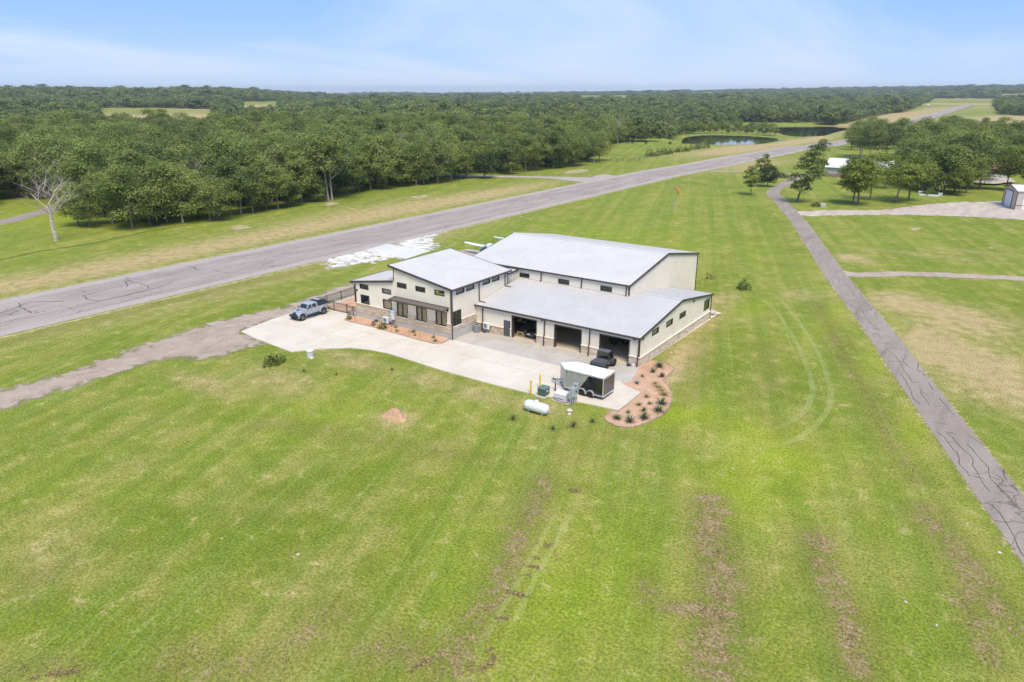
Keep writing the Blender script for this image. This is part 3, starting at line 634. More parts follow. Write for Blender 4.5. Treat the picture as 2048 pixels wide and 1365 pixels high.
M_RIBSHADE = paint('roof_rib_shade', (0.505, 0.475, 0.445), 0.5, 0.0, var=0.08)  # ribs coloured darker than the panels to stand in for their shading
def stone_mat(name, c0, c1, c2):
    t = NT(name); g = t.n.new('ShaderNodeNewGeometry'); p = g.outputs['Position']; r = g.outputs['Random Per Island']
    b = t.noise(p, 7, 5, 0.7); col = t.mix(t.ramp(r, 0, 0.6), c0, c1); col = t.mix(t.ramp(r, 0.72, 0.95), col, c2)
    return t.finish(t.bsdf(t.scale(col, t.ramp(b, 0.2, 0.8, 0.82, 1.16)), 0.9, 0, 0.2, t.bump(b, 0.4, 0.02)))
M_STONE = stone_mat('limestone', (0.50, 0.40, 0.28), (0.60, 0.52, 0.40), (0.52, 0.34, 0.17))
M_STONE2 = stone_mat('pale_limestone', (0.60, 0.49, 0.37), (0.70, 0.60, 0.475), (0.54, 0.41, 0.28))
M_MORTAR = paint('mortar', (0.42, 0.36, 0.29), 0.95)
M_CAP = paint('limestone_cap', (0.72, 0.63, 0.50), 0.85, var=0.08)
M_FOUND = concrete('foundation_concrete', (0.40, 0.385, 0.35), (0.52, 0.50, 0.46))
M_FRAME = paint('bronze_frame', (0.045, 0.036, 0.032), 0.4)
M_LINER = paint('liner_panel', (0.62, 0.58, 0.50), 0.7)
M_BLIND = paint('tan_blind', (0.66, 0.45, 0.24), 0.8, var=0.15)
M_BLINDL = paint('pale_blind', (0.42, 0.44, 0.38), 0.8, var=0.2)
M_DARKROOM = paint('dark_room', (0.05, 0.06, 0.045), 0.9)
def glass(name, tint, refl=0.05):
    t = NT(name); lw = t.n.new('ShaderNodeLayerWeight'); lw.inputs['Blend'].default_value = 0.5
    tr = t.n.new('ShaderNodeBsdfTransparent'); tr.inputs[0].default_value = (*tint, 1); gl = t.n.new('ShaderNodeBsdfGlossy'); gl.inputs['Roughness'].default_value = 0.02; gl.inputs[0].default_value = (0.9, 0.95, 0.95, 1)
    mx = t.n.new('ShaderNodeMixShader'); t.l.new(t.math('ADD', t.math('MULTIPLY', t.math('POWER', lw.outputs['Facing'], 4.0), 0.6), refl, True), mx.inputs[0]); t.l.new(tr.outputs[0], mx.inputs[1]); t.l.new(gl.outputs[0], mx.inputs[2])
    return t.finish(mx.outputs[0])
M_GLASS = glass('window_glass', (0.88, 0.89, 0.86), 0.05)
M_DARKGLASS = glass('tinted_glass', (0.30, 0.34, 0.36), 0.10)

bld = thing('hangar_home', 'large cream metal hangar home with white roofs, brown trim and three open garage bays', 'building', (0, 0, 0))
def mapper(pl, c):
    return {'Y-': lambda u, d, z: (u, c-d, z), 'X+': lambda u, d, z: (c+d, u, z), 'X-': lambda u, d, z: (c-d, u, z), 'Y+': lambda u, d, z: (u, c+d, z)}[pl]
def ubox(m, mp, u0, u1, d0, d1, z0, z1):
    a, b = mp(u0, d0, z0), mp(u1, d1, z1); m.box(a[0], b[0], a[1], b[1], a[2], b[2])
def wall(name, pl, c, u0, u1, z0, top, holes=(), thick=0.15, rib=0.305, mat=None, rib_z0=None, parent=None):
    """metal-clad wall with real openings; top = list of (u,z) giving the roof line"""
    mp = mapper(pl, c); m = MB()
    tz = lambda u: float(np.interp(u, [t[0] for t in top], [t[1] for t in top]))
    cuts = sorted({u0, u1, *[t[0] for t in top if u0 < t[0] < u1], *[h[0] for h in holes], *[h[1] for h in holes]})
    cuts = [x for x in cuts if u0-1e-6 <= x <= u1+1e-6]
    def piece(a, b, za, zb0, zb1):
        P = [mp(a, 0, za), mp(b, 0, za), mp(b, -thick, za), mp(a, -thick, za), mp(a, 0, zb0), mp(b, 0, zb1), mp(b, -thick, zb1), mp(a, -thick, zb0)]
        m.hexa(P)
    for a, b in zip(cuts, cuts[1:]):
        mid = (a+b)/2; z = z0
        for h in sorted([h for h in holes if h[0] < mid < h[1]], key=lambda h: h[2]):
            if h[2] > z+1e-4: piece(a, b, z, h[2], h[2])
            z = h[3]
        piece(a, b, z, tz(a), tz(b))
    # siding ribs
    u = u0+0.15; rz = z0 if rib_z0 is None else rib_z0
    while u < u1-0.05:
        z = rz; t1 = tz(u)-0.02
        for h in sorted([h for h in holes if h[0]-0.09 < u < h[1]+0.09], key=lambda h: h[2]):
            if h[2]-0.08 > z: ubox(m, mp, u-0.022, u+0.022, 0.0, 0.024, z, h[2]-0.08)
            z = max(z, h[3]+0.08)
        if t1 > z: ubox(m, mp, u-0.022, u+0.022, 0.0, 0.024, z, t1)
        u += rib
    return m.build(name, mat or M_SIDE, parent or bld)
def window(pl, c, u0, u1, z0, z1, mull=(), blind=None, gmat=None, parent=None, room=True):
    mp = mapper(pl, c); w = 0.075; m = MB()
    ubox(m, mp, u0-0.02, u1+0.02, -0.10, 0.035, z0-0.02, z0+w); ubox(m, mp, u0-0.02, u1+0.02, -0.10, 0.035, z1-w, z1+0.02)
    ubox(m, mp, u0-0.02, u0+w, -0.10, 0.033, z0+w, z1-w); ubox(m, mp, u1-w, u1+0.02, -0.10, 0.033, z0+w, z1-w)
    for f in mull: x = u0+(u1-u0)*f; ubox(m, mp, x-0.05, x+0.05, -0.09, 0.028, z0+w, z1-w)
    fr = m.build('window', M_FRAME, parent or bld)
    edges = [u0+w]+[u0+(u1-u0)*f for f in mull]+[u1-w]
    for a, b in zip(edges, edges[1:]):
        g = MB(); ubox(g, mp, a+(0.05 if a != edges[0] else 0), b-(0.05 if b != edges[-1] else 0), -0.05, -0.04, z0+w, z1-w); g.build('pane', gmat or M_GLASS, fr)
    if blind is not None:
        b = MB(); n = int((z1-z0)/0.06)
        for i in range(n): zz = z0+w+(z1-z0-2*w)*i/n; ubox(b, mp, u0+0.09, u1-0.09, -0.135, -0.12, zz, zz+0.045)
        b.build('blind', blind, fr)
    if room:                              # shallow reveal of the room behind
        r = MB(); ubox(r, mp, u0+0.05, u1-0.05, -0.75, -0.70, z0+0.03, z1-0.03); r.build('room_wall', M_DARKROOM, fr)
    return fr
def veneer(pl, c, u0, u1, z0, z1, mat=None, seed=1, depth=0.11, name='stone_veneer'):
    mp = mapper(pl, c); rs = random.Random(seed); m = MB()
    z = z0
    while z < z1-0.03:
        h = min(rs.choice((0.11, 0.16, 0.2, 0.25)), z1-z)
        if z1-z-h < 0.06: h = z1-z
        u = u0
        while u < u1-0.02:
            w = min(rs.uniform(0.22, 0.75), u1-u)
            if u1-u-w < 0.12: w = u1-u
            ubox(m, mp, u+0.008, u+w-0.008, 0.03, depth+rs.uniform(-0.018, 0.02), z+0.007, z+h-0.007); u += w
        z += h
    o = tag(m.build(name, mat or M_STONE, bld), kind='stuff')
    b = MB(); ubox(b, mp, u0, u1, 0.002, depth-0.04, z0, z1); b.build('mortar', M_MORTAR, o)
    return o
def cap(pl, c, u0, u1, z, depth=0.17, h=0.09):
    mp = mapper(pl, c); m = MB(); ubox(m, mp, u0, u1, 0.001, depth, z, z+h); m.bevel(0.012, 1); return m.build('ledge', M_CAP, bld)
def roof_slab(name, P00, P10, P01, rib=0.41, thick=0.07, ribh=0.032, parent=None):
    """ribbed metal roof: P00->P10 runs across the ribs, P00->P01 up the slope"""
    a, b, c_ = Vector(P00), Vector(P10), Vector(P01); u = b-a; v = c_-a; n = u.cross(v).normalized()
    if n.z < 0: n = -n
    m = MB(); d = a+u+v
    m.hexa([a-n*thick, b-n*thick, d-n*thick, c_-n*thick, a, b, d, c_])
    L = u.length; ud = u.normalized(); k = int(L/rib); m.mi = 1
    for i in range(k+1):
        s = (L-k*rib)/2+i*rib; w0, w1 = 0.035, 0.016
        if s-w0 < 0 or s+w0 > L: continue
        p = a+ud*s
        m.hexa([p-ud*w0-n*.002, p+ud*w0-n*.002, p+ud*w0+v-n*.002, p-ud*w0+v-n*.002, p-ud*w1+n*ribh, p+ud*w1+n*ribh, p+ud*w1+v+n*ribh, p-ud*w1+v+n*ribh])
    return m.build(name, [M_ROOFG, M_RIBSHADEG] if name == 'garage_roof' else [M_ROOF, M_RIBSHADE], parent or bld)
def bar(name, p0, p1, w, h, mat=None, parent=None, upv=(0, 0, 1)):
    """rectangular bar whose top edge runs from p0 to p1"""
    a, b = Vector(p0), Vector(p1); d = (b-a).normalized(); s = d.cross(Vector(upv)).normalized()*(w/2); t = Vector(upv)*h
    m = MB(); m.hexa([a-s-t, b-s-t, b+s-t, a+s-t, a-s, b-s, b+s, a+s]); return m.build(name, mat or M_BROWN, parent or bld)
def downspout(pl, c, u, z0, z1, kick=0.25, step_z=None, dout=0.0, depth0=0.06):
    mp = mapper(pl, c); w = 0.055; m = MB()
    def seg(d, za, zb): ubox(m, mp, u-w, u+w, d, d+0.09, za, zb)
    if step_z:
        seg(depth0, step_z+0.15, z1); a, b = depth0, dout
        P = [mp(u-w, a, step_z+.15), mp(u+w, a, step_z+.15), mp(u+w, a+.09, step_z+.15), mp(u-w, a+.09, step_z+.15)]; Q = [mp(u-w, b, step_z-.05), mp(u+w, b, step_z-.05), mp(u+w, b+.09, step_z-.05), mp(u-w, b+.09, step_z-.05)]
        m.hexa(Q+P); seg(dout, z0+0.12, step_z-0.05); base = dout
    else: seg(depth0, z0+0.12, z1); base = depth0
    P = [mp(u-w, base, z0+.02), mp(u+w, base, z0+.02), mp(u+w, base+kick, z0+.02), mp(u-w, base+kick, z0+.02)]; Q = [mp(u-w, base, z0+.13), mp(u+w, base, z0+.13), mp(u+w, base+kick, z0+.10), mp(u-w, base+kick, z0+.10)]
    m.hexa(P+Q); return m.build('downspout', M_BROWN, bld)
def wall_light(pl, c, u, z):
    mp = mapper(pl, c); m = MB(); ubox(m, mp, u-0.07, u+0.07, 0.02, 0.10, z-0.12, z+0.10); ubox(m, mp, u-0.12, u+0.12, 0.03, 0.20, z+0.02, z+0.12); m.bevel(0.012, 1); return m.build('wall_light', paint('black_metal', (0.02, 0.02, 0.022), 0.5), bld)

# --- garage wing
BAYS = [(-16.72, -13.15), (-10.73, -7.12), (-4.85, -1.18)]; BH = 2.90
g_holes = [(a, b, 0.0, BH) for a, b in BAYS] + [(-17.86, -16.95, 0.0, 2.08)]
wall('garage_front_wall', 'Y-', 0.0, -22.14, 0.0, 0.0, [(-22.14, 3.36), (0, 3.36)], g_holes, rib_z0=1.1)
EW = [(3.05, 4.77, 2.70, 3.33), (6.93, 8.70, 2.66, 3.31), (10.79, 12.61, 2.64, 3.29), (18.85, 20.75, 1.62, 2.94)]
wall('garage_end_wall', 'X+', 0.0, 0.0, 21.36, 0.0, [(0, 3.36), (11.1, 4.86), (21.36, 3.28)], EW, rib_z0=1.1)
wall('garage_back_wall', 'Y+', 21.36, -6.1, 0.0, 0.0, [(-6.1, 3.28), (0, 3.28)], [])
for w_ in EW: window('X+', 0.0, *w_)
# brown jambs, header and the plank-grey side door
for a, b in BAYS:
    m = MB(); m.box(a-0.02, a+0.09, -0.03, 0.42, 0.098, BH); m.box(b-0.09, b+0.02, -0.03, 0.42, 0.098, BH); m.box(a+0.09, b-0.09, -0.026, 0.42, BH-0.10, BH+0.02)
    m.build('bay_frame', M_BROWN, bld)
    m = MB()                                # raised sectional door stored under the roof
    for k in range(5): m.box(a+0.12, b-0.12, 0.55+k*0.53, 1.05+k*0.53, 2.74, 2.79)
    d = m.build('overhead_door', M_SIDE, bld)
    for q in (a+0.1, b-0.16): m = MB(); m.box(q, q+0.06, 0.4, 3.3, 2.66, 2.72); m.build('track', paint('zinc', (0.45, 0.46, 0.47), 0.4, 0.8), d)
m = MB(); m.box(-17.83, -16.98, -0.02, 0.03, 0.11, 2.05); dr = m.build('side_door', paint('charcoal_door', (0.085, 0.083, 0.088), 0.5), bld)
m = MB(); m.box(-17.88, -17.82, -0.035, 0.06, 0.1, 2.10); m.box(-16.99, -16.93, -0.035, 0.06, 0.1, 2.10); m.box(-17.82, -16.99, -0.032, 0.06, 2.045, 2.10); m.build('door_frame', M_FRAME, dr)
m = MB(); m.cyl((-17.08, -0.06, 1.05), (-17.22, -0.06, 1.05), 0.015, n=6); m.cyl((-17.08, -0.02, 1.05), (-17.08, -0.065, 1.05), 0.02, n=6); m.build('handle', paint('nickel', (0.5, 0.5, 0.5), 0.3, 1.0), dr)
for i, (a, b) in enumerate([(-22.0, -17.93), (-13.12, -10.76), (-7.09, -4.88), (-1.15, 0.12)]):
    veneer('Y-', 0.0, a, b, 0.05, 1.08, M_STONE if i == 0 else M_STONE2, 10+i); cap('Y-', 0.0, a-(0 if i == 0 else 0.05), b+(0.05 if i < 3 else 0.06), 1.08)
m = MB(); m.box(-16.92, -16.74, -0.10, 0.0, 0.1, 1.10); m.box(-16.95, -16.74, -0.14, -0.001, 1.10, 1.19); m.build('door_pier', M_CAP, bld)
veneer('X+', 0.0, 0.0, 21.36, 0.02, 1.03, M_STONE2, 30); cap('X+', 0.0, -0.17, 21.45, 1.03, 0.18)
# interior of the three bays
m = MB(); m.box(-22.0, -0.2, -0.01, 9.3, -0.05, 0.09); m.build('garage_floor', M_FLOOR, bld)
m = MB(); m.box(-22.0, -0.2, 9.28, 9.35, 0.09, 4.5); m.box(-18.2, -18.1, 0.2, 9.28, 0.09, 3.3); m.box(-0.26, -0.18, 0.2, 9.28, 0.09, 3.3); m.build('liner_wall', M_LINER, bld)
# roofs
S1 = 1.545/11.1
zr = lambda y: 3.42+S1*(y+0.22)
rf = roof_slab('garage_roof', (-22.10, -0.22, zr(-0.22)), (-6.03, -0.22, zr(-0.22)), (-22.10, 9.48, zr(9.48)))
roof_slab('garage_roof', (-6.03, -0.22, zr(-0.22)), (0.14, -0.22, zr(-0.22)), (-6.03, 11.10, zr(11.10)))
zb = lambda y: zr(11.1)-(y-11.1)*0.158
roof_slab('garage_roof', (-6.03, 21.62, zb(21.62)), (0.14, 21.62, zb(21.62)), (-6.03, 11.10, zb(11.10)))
m = MB(); m.prism([(10.93, zr(10.93)+.035), (11.1, zr(11.1)+.06), (11.27, zb(11.27)+.035), (11.1, zr(11.1)+.045)], 'x', -6.0, 0.15); m.build('ridge_cap', M_ROOF, rf)
bar('gutter', (-22.12, -0.30, zr(-0.3)+0.0), (0.16, -0.30, zr(-0.3)+0.0), 0.14, 0.17)
bar('rake_trim', (0.17, -0.36, zr(-0.36)+0.03), (0.17, 11.1, zr(11.1)+0.03), 0.09, 0.24); bar('rake_trim', (0.17, 11.1, zb(11.1)+0.03), (0.17, 21.7, zb(21.7)+0.03), 0.09, 0.24)
bar('gutter', (-6.0, 21.68, zb(21.68)), (0.12, 21.68, zb(21.68)), 0.13, 0.16)
for u in (-21.03, -12.02, -6.06): downspout('Y-', 0.0, u, 0.1, 3.3, 0.2, 1.25, 0.19)
downspout('Y-', 0.0, -0.06, 0.1, 3.3, 0.15, 1.25, 0.19); downspout('X+', 0.0, 21.2, 0.07, 3.2, 0.2)
for u in (-12.35, -0.62): wall_light('Y-', 0.0, u, 3.08)
wall_light('X+', 0.0, 0.62, 3.1); wall_light('X+', 0.0, 15.0, 3.85)

# --- aircraft hangar
HX0, HX1, HY0, HY1 = -30.6, -6.06, 9.5, 31.6
HW = [(-22.08, -20.55, 4.85, 5.45), (-16.07, -14.49, 4.88, 5.50), (-9.97, -8.41, 4.92, 5.54)]
wall('hangar_front_wall', 'Y-', HY0, HX0, HX1, 0.0, [(HX0, 6.12), (HX1, 6.12)], HW, rib_z0=3.0)
wall('hangar_end_wall', 'X+', HX1, HY0, HY1, 0.0, [(HY0, 6.12), (20.55, 8.02), (HY1, 6.12)], [])
wall('hangar_back_wall', 'Y+', HY1, HX0, HX1, 0.0, [(HX0, 6.12), (HX1, 6.12)], [])
wall('hangar_door_wall', 'X-', HX0, HY0, HY1, 0.0, [(HY0, 6.12), (20.55, 8.02), (HY1, 6.12)], [])
m = MB()
for k in range(4): m.box(HX0-0.09, HX0-0.03, 12.0+k*4.3, 16.25+k*4.3, 0.1, 5.2)
m.build('hangar_door', paint('pale_door', (0.55, 0.52, 0.45), 0.5), bld)
for w_ in HW: window('Y-', HY0, *w_)
zf = lambda y: 6.17+(y-HY0+0.12)*0.1735
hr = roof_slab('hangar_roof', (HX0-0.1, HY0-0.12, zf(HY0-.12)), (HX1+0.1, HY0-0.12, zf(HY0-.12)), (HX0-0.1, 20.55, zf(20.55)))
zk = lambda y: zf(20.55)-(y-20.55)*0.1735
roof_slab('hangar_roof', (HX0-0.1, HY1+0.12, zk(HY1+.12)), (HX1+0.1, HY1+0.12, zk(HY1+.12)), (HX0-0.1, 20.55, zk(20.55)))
m = MB(); m.prism([(20.35, zf(20.35)+.035), (20.55, zf(20.55)+.065), (20.75, zk(20.75)+.035), (20.55, zf(20.55)+.045)], 'x', HX0-0.1, HX1+0.1); m.build('ridge_cap', M_ROOF, hr)
bar('gutter', (HX0-0.1, HY0-0.2, zf(HY0-.2)), (HX1+0.12, HY0-0.2, zf(HY0-.2)), 0.14, 0.17)
for x in (HX1+0.13, HX0-0.13):
    bar('rake_trim', (x, HY0-0.27, zf(HY0-.27)+.03), (x, 20.55, zf(20.55)+.03), 0.09, 0.25); bar('rake_trim', (x, 20.55, zk(20.55)+.03), (x, HY1+0.2, zk(HY1+.2)+.03), 0.09, 0.25)
m = MB(); m.box(HX1+0.005, HX1+0.07, HY1-0.1, HY1+0.05, 0.1, 6.0); m.build('corner_trim', M_BROWN, bld)
m = MB(); m.box(HX1-0.02, HX1+0.06, HY0-0.06, HY0+0.06, 4.6, 6.0); m.build('corner_trim', M_BROWN, bld)
for u in (-18.64, -12.64, -6.42): downspout('Y-', HY0, u, zr(9.5)+0.02, 6.1, 0.22, None)
# rock-lined flashing line where the wing roof meets the hangar
bar('flashing', (-22.1, 9.44, zr(9.44)+0.10), (-6.0, 9.44, zr(9.44)+0.10), 0.08, 0.08, M_ROOF)

# --- living quarters
QX0, QXM, QX1, QY0, QY1 = -38.4, -31.33, -22.14, -4.64, 6.75
FW = [(-37.5, -35.96, 4.05, 4.65), (-37.46, -35.93, 2.06, 3.22), (-33.49, -31.95, 4.07, 4.67), (-33.46, -31.93, 2.07, 3.26),
      (-30.81, -29.28, 5.24, 5.84), (-27.75, -26.22, 5.25, 5.85), (-24.71, -23.19, 5.27, 5.87),
      (-31.04, -29.25, 1.46, 3.28), (-27.79, -26.10, 1.50, 3.28), (-24.66, -22.95, 1.53, 3.30)]
wall('house_front_wall', 'Y-', QY0, QX0, QX1, 0.0, [(QX0, 4.83), (QXM-0.001, 5.93), (QXM, 7.72), (QX1, 6.27)], FW, rib_z0=2.05)
SW = [(-3.72, -2.23, 5.41, 6.0), (-1.79, -0.30, 5.41, 6.0), (1.46, 2.94, 5.44, 6.03), (3.42, 4.90, 5.44, 6.03), (-4.50, -2.94, 1.67, 3.45)]
wall('house_side_wall', 'X+', QX1, QY0, QY1, 0.0, [(QY0, 6.27), (QY1, 6.27)], SW, rib_z0=2.2)
wall('house_back_wall', 'Y+', QY1, QXM, QX1, 0.0, [(QXM, 7.72), (QX1, 6.27)], [])
wall('house_high_wall', 'X-', QXM, QY0+0.16, QY1, 4.5, [(QY0, 7.72), (QY1, 7.72)], [])
wall('house_left_wall', 'X-', QX0, QY0, 1.8, 0.0, [(QY0, 4.83), (1.8, 4.83)], [])
wall('house_rear_low_wall', 'Y+', 1.8, QX0, QXM, 0.0, [(QX0, 4.83), (QXM, 5.93)], [])
for i, w_ in enumerate(FW): window('Y-', QY0, *w_, mull=(0.5,) if i >= 7 else (), blind=M_BLIND if i in (3, 7, 8, 9) else M_BLINDL if i == 2 else None)
for i, w_ in enumerate(SW): window('X+', QX1, *w_, blind=M_BLINDL if i in (0, 1, 2, 3) else None, mull=(0.36, 0.7) if i == 4 else ())
m = MB(); m.box(QX0-0.02, QX1+0.03, QY0-0.07, QY0-0.001, -0.1, 0.76); m.build('foundation', M_FOUND, bld)
m = MB(); m.box(QX1+0.001, QX1+0.07, QY0-0.07, -0.02, -0.1, 1.20); m.build('foundation', M_FOUND, bld)
for i, (a, b, z1) in enumerate([(QX0, -33.5, 1.95), (-33.5, -31.1, 1.95), (-31.1, -29.2, 1.36), (-29.2, -27.85, 1.95), (-27.85, -26.05, 1.40), (-26.05, -24.72, 1.95), (-24.72, -22.9, 1.43), (-22.9, QX1+0.1, 1.93)]):
    veneer('Y-', QY0, a, b, 0.76, z1, M_STONE, 50+i); cap('Y-', QY0, a-(0.0 if i < 2 else -0.0), b, z1, 0.16 if z1 > 1.8 else 0.14)
veneer('X+', QX1, QY0-0.1, -2.86, 1.20, 1.56, M_STONE, 70); cap('X+', QX1, QY0-0.15, -2.86, 1.56, 0.14)
veneer('X+', QX1, -2.86, -0.06, 1.20, 2.15, M_STONE, 71); cap('X+', QX1, -2.86, -0.12, 2.15, 0.15)
m = MB(); m.box(QX1-0.06, QX1+0.1, QY0-0.14, QY0+0.1, 2.03, 5.95); m.build('corner_trim', M_BROWN, bld)
m = MB(); m.box(QX0-0.04, QX0+0.07, QY0-0.05, QY0+0.05, 2.05, 4.7); m.build('corner_trim', M_BROWN, bld)
m = MB(); m.box(QXM-0.06, QXM+0.03, QY0-0.045, QY0-0.001, 5.95, 7.65); m.build('corner_trim', M_BROWN, bld)
# roofs: high shed falling to the right, low shed rising from the left
SH = 0.157; zh = lambda x: 6.36-(x-QX1)*SH
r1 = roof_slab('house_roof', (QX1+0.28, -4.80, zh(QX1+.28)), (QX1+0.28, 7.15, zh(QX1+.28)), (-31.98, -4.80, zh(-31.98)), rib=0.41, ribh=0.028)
bar('rake_trim', (QX1+0.30, -4.86, zh(QX1+.3)+.03), (-32.05, -4.86, zh(-32.05)+.03), 0.09, 0.26); bar('rake_trim', (QX1+0.30, 7.2, zh(QX1+.3)+.03), (-32.05, 7.2, zh(-32.05)+.03), 0.09, 0.24)
bar('ridge_trim', (-32.03, -4.9, zh(-32.03)+.02), (-32.03, 7.2, zh(-32.03)+.02), 0.09, 0.26)
bar('gutter', (QX1+0.36, -4.9, zh(QX1+.36)+.0), (QX1+0.36, 7.2, zh(QX1+.36)+.0), 0.15, 0.17)
m = MB(); m.box(-31.95, QX1+0.2, -4.75, 7.1, 0, 0.01)
m.bm.free()
SL = 0.155; zl = lambda x: 4.92+(x-QX0)*SL
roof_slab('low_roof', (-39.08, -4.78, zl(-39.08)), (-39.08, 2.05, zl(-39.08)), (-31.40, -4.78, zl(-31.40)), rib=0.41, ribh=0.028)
bar('rake_trim', (-39.15, -4.84, zl(-39.15)+.03), (-31.39, -4.84, zl(-31.39)+.03), 0.09, 0.27); bar('rake_trim', (-39.15, 2.1, zl(-39.15)+.03), (-31.39, 2.1, zl(-31.39)+.03), 0.09, 0.2)
bar('gutter', (-39.14, -4.85, zl(-39.14)+.02), (-39.14, 2.1, zl(-39.14)+.02), 0.13, 0.2)
m = MB(); m.tube([(-39.1, -4.7, 4.68), (-38.6, -4.72, 4.4), (-38.46, -4.74, 4.25), (-38.46, -4.74, 2.0)], 0.06, 6); m.build('downspout', M_BROWN, bld)
m = MB(); m.tube([(QX1+0.36, -4.84, 6.1), (QX1+0.20, -4.86, 5.95), (QX1+0.14, -4.86, 5.7), (QX1+0.14, -4.86, 2.1), (QX1+0.22, -4.88, 1.9), (QX1+0.22, -4.88, 0.12)], 0.07, 6); m.build('downspout', M_BROWN, bld)
for y, zz in ((0.62, zr(0.62)+0.08), (6.1, zr(6.1)+0.08)):
    m = MB(); m.tube([(QX1+0.34, y, 6.12), (QX1+0.12, y, 5.98), (QX1+0.10, y, 5.8), (QX1+0.10, y, zz+0.05), (QX1+0.2, y, zz), (QX1+1.0, y+0.05, zz-0.02)], 0.065, 6); m.build('downspout', M_BROWN, bld)
# link between house and hangar
wall('link_wall', 'X+', -22.55, QY1, HY0, 3.5, [(QY1, 5.60), (HY0, 5.60)], [])
roof_slab('link_roof', (-30.0, QY1+0.02, 5.66), (-22.4, QY1+0.02, 5.66), (-30.0, HY0-0.02, 5.86)); bar('link_fascia', (-22.36, QY1, 5.72), (-22.36, HY0, 5.90), 0.08, 0.2)
# slatted canopy over the tall windows
m = MB(); m.box(-31.42, -22.6, -4.72, -4.63, 3.86, 4.0); m.hexa([(-31.42,-5.78,3.70),(-22.5,-5.78,3.70),(-22.5,-5.70,3.70),(-31.42,-5.70,3.70),(-31.42,-5.78,3.86),(-22.5,-5.78,3.86),(-22.5,-5.70,3.86),(-31.42,-5.70,3.86)])
for x in (-31.42, -22.58): m.hexa([(x,-5.70,3.72),(x+.08,-5.70,3.72),(x+.08,-4.72,3.86),(x,-4.72,3.86),(x,-5.70,3.84),(x+.08,-5.70,3.84),(x+.08,-4.72,3.98),(x,-4.72,3.98)])
can = m.build('canopy', M_BROWN, bld)
M_CAN = paint('canopy_metal', (0.145, 0.115, 0.10), 0.5)
for k in range(24):
    x = -31.28+k*0.365
    m = MB(); m.hexa([(x,-5.69,3.78),(x+.29,-5.69,3.78),(x+.29,-4.73,3.92),(x,-4.73,3.92),(x,-5.69,3.81),(x+.29,-5.69,3.81),(x+.29,-4.73,3.95),(x,-4.73,3.95)]); m.build('slat', M_CAN, can)
wall_light('Y-', QY0, -22.75, 3.55); wall_light('Y-', QY0, -38.05, 3.72)

# ---------------------------------------------------------------- vehicles and equipment
M_TYRE = paint('tyre_rubber', (0.022, 0.022, 0.024), 0.85, var=0.25, scale=8)
M_RIM = paint('alloy_rim', (0.28, 0.28, 0.29), 0.35, 0.7)
M_RIMD = paint('dark_rim', (0.05, 0.05, 0.055), 0.4, 0.5)
M_WHITECAR = paint('silver_car_paint', (0.40, 0.425, 0.46), 0.28, 0.15, var=0.04, coat=0.5)
M_BLACKP = paint('black_plastic', (0.022, 0.022, 0.028), 0.55, var=0.2)
M_BLACKCAR = paint('black_car_paint', (0.012, 0.013, 0.018), 0.18, var=0.1, coat=0.8)
M_CHROME = paint('chrome', (0.6, 0.6, 0.62), 0.2, 0.9)
M_LAMP = paint('lamp_lens', (0.75, 0.77, 0.78), 0.15)
M_REDLENS = paint('red_lens', (0.32, 0.02, 0.02), 0.2)
M_PLATE = paint('plate_white', (0.75, 0.76, 0.78), 0.5)
def wheel(parent, x, y, r, w, rim=None, side=1, hub=0.6):
    """wheel at x,y of a vehicle whose axle runs along local y; the tyre carries tread grooves"""
    m = MB(); m.lathe([(r*hub, -w*.42), (r*.90, -w*.5), (r*.985, -w*.40), (r, -w*.2), (r, w*.2), (r*.985, w*.40), (r*.90, w*.5), (r*hub, w*.42)], (x, y, r), 'y', 24)
    for k in range(20):
        a = 2*math.pi*k/20; c_, s_ = math.cos(a), math.sin(a)
        P = []
        for q in (r*.985, r*1.03):
            for (t, v) in ((-.07, -w*.45), (.07, -w*.45), (.07, w*.45), (-.07, w*.45)):
                P.append((x+q*math.cos(a+t), y+v, r+q*math.sin(a+t)))
        m.hexa(P)
    ty = m.build('tyre', M_TYRE, parent, True)
    m = MB(); o = y+side*w*.30
    m.lathe([(r*hub*.98, -0.03), (r*hub*.98, 0.05), (r*hub*.86, 0.055), (r*hub*.80, 0.0)], (x, o, r), 'y', 20)
    for k in range(6):
        a = 2*math.pi*k/6; m.cyl((x, o+side*.02, r), (x+r*hub*.85*math.cos(a), o+side*.035, r+r*hub*.85*math.sin(a)), r*.085, r*.06, 6)
    m.lathe([(r*.16, -0.02), (r*.16, 0.06), (r*.1, 0.07)], (x, o, r), 'y', 10)
    m.build('rim', rim or M_RIM, parent, True)
def arch(parent, x, y0, y1, z, r0, r1, mat, name='wheel_arch'):
    pts = [(x+r1*math.cos(a), z+r1*math.sin(a)) for a in np.linspace(R(-4), R(184), 11)]+[(x+r0*math.cos(a), z+r0*math.sin(a)) for a in np.linspace(R(184), R(-4), 11)]
    m = MB(); m.prism(pts, 'y', y0, y1); m.build(name, mat, parent)
def panel(parent, name, pts, out, mat, th=0.012):
    """thin panel: 4 corner points pushed out along a normal"""
    o = Vector(out); m = MB(); m.hexa([Vector(p) for p in pts]+[Vector(p)+o*th for p in pts]); return m.build(name, mat, parent)

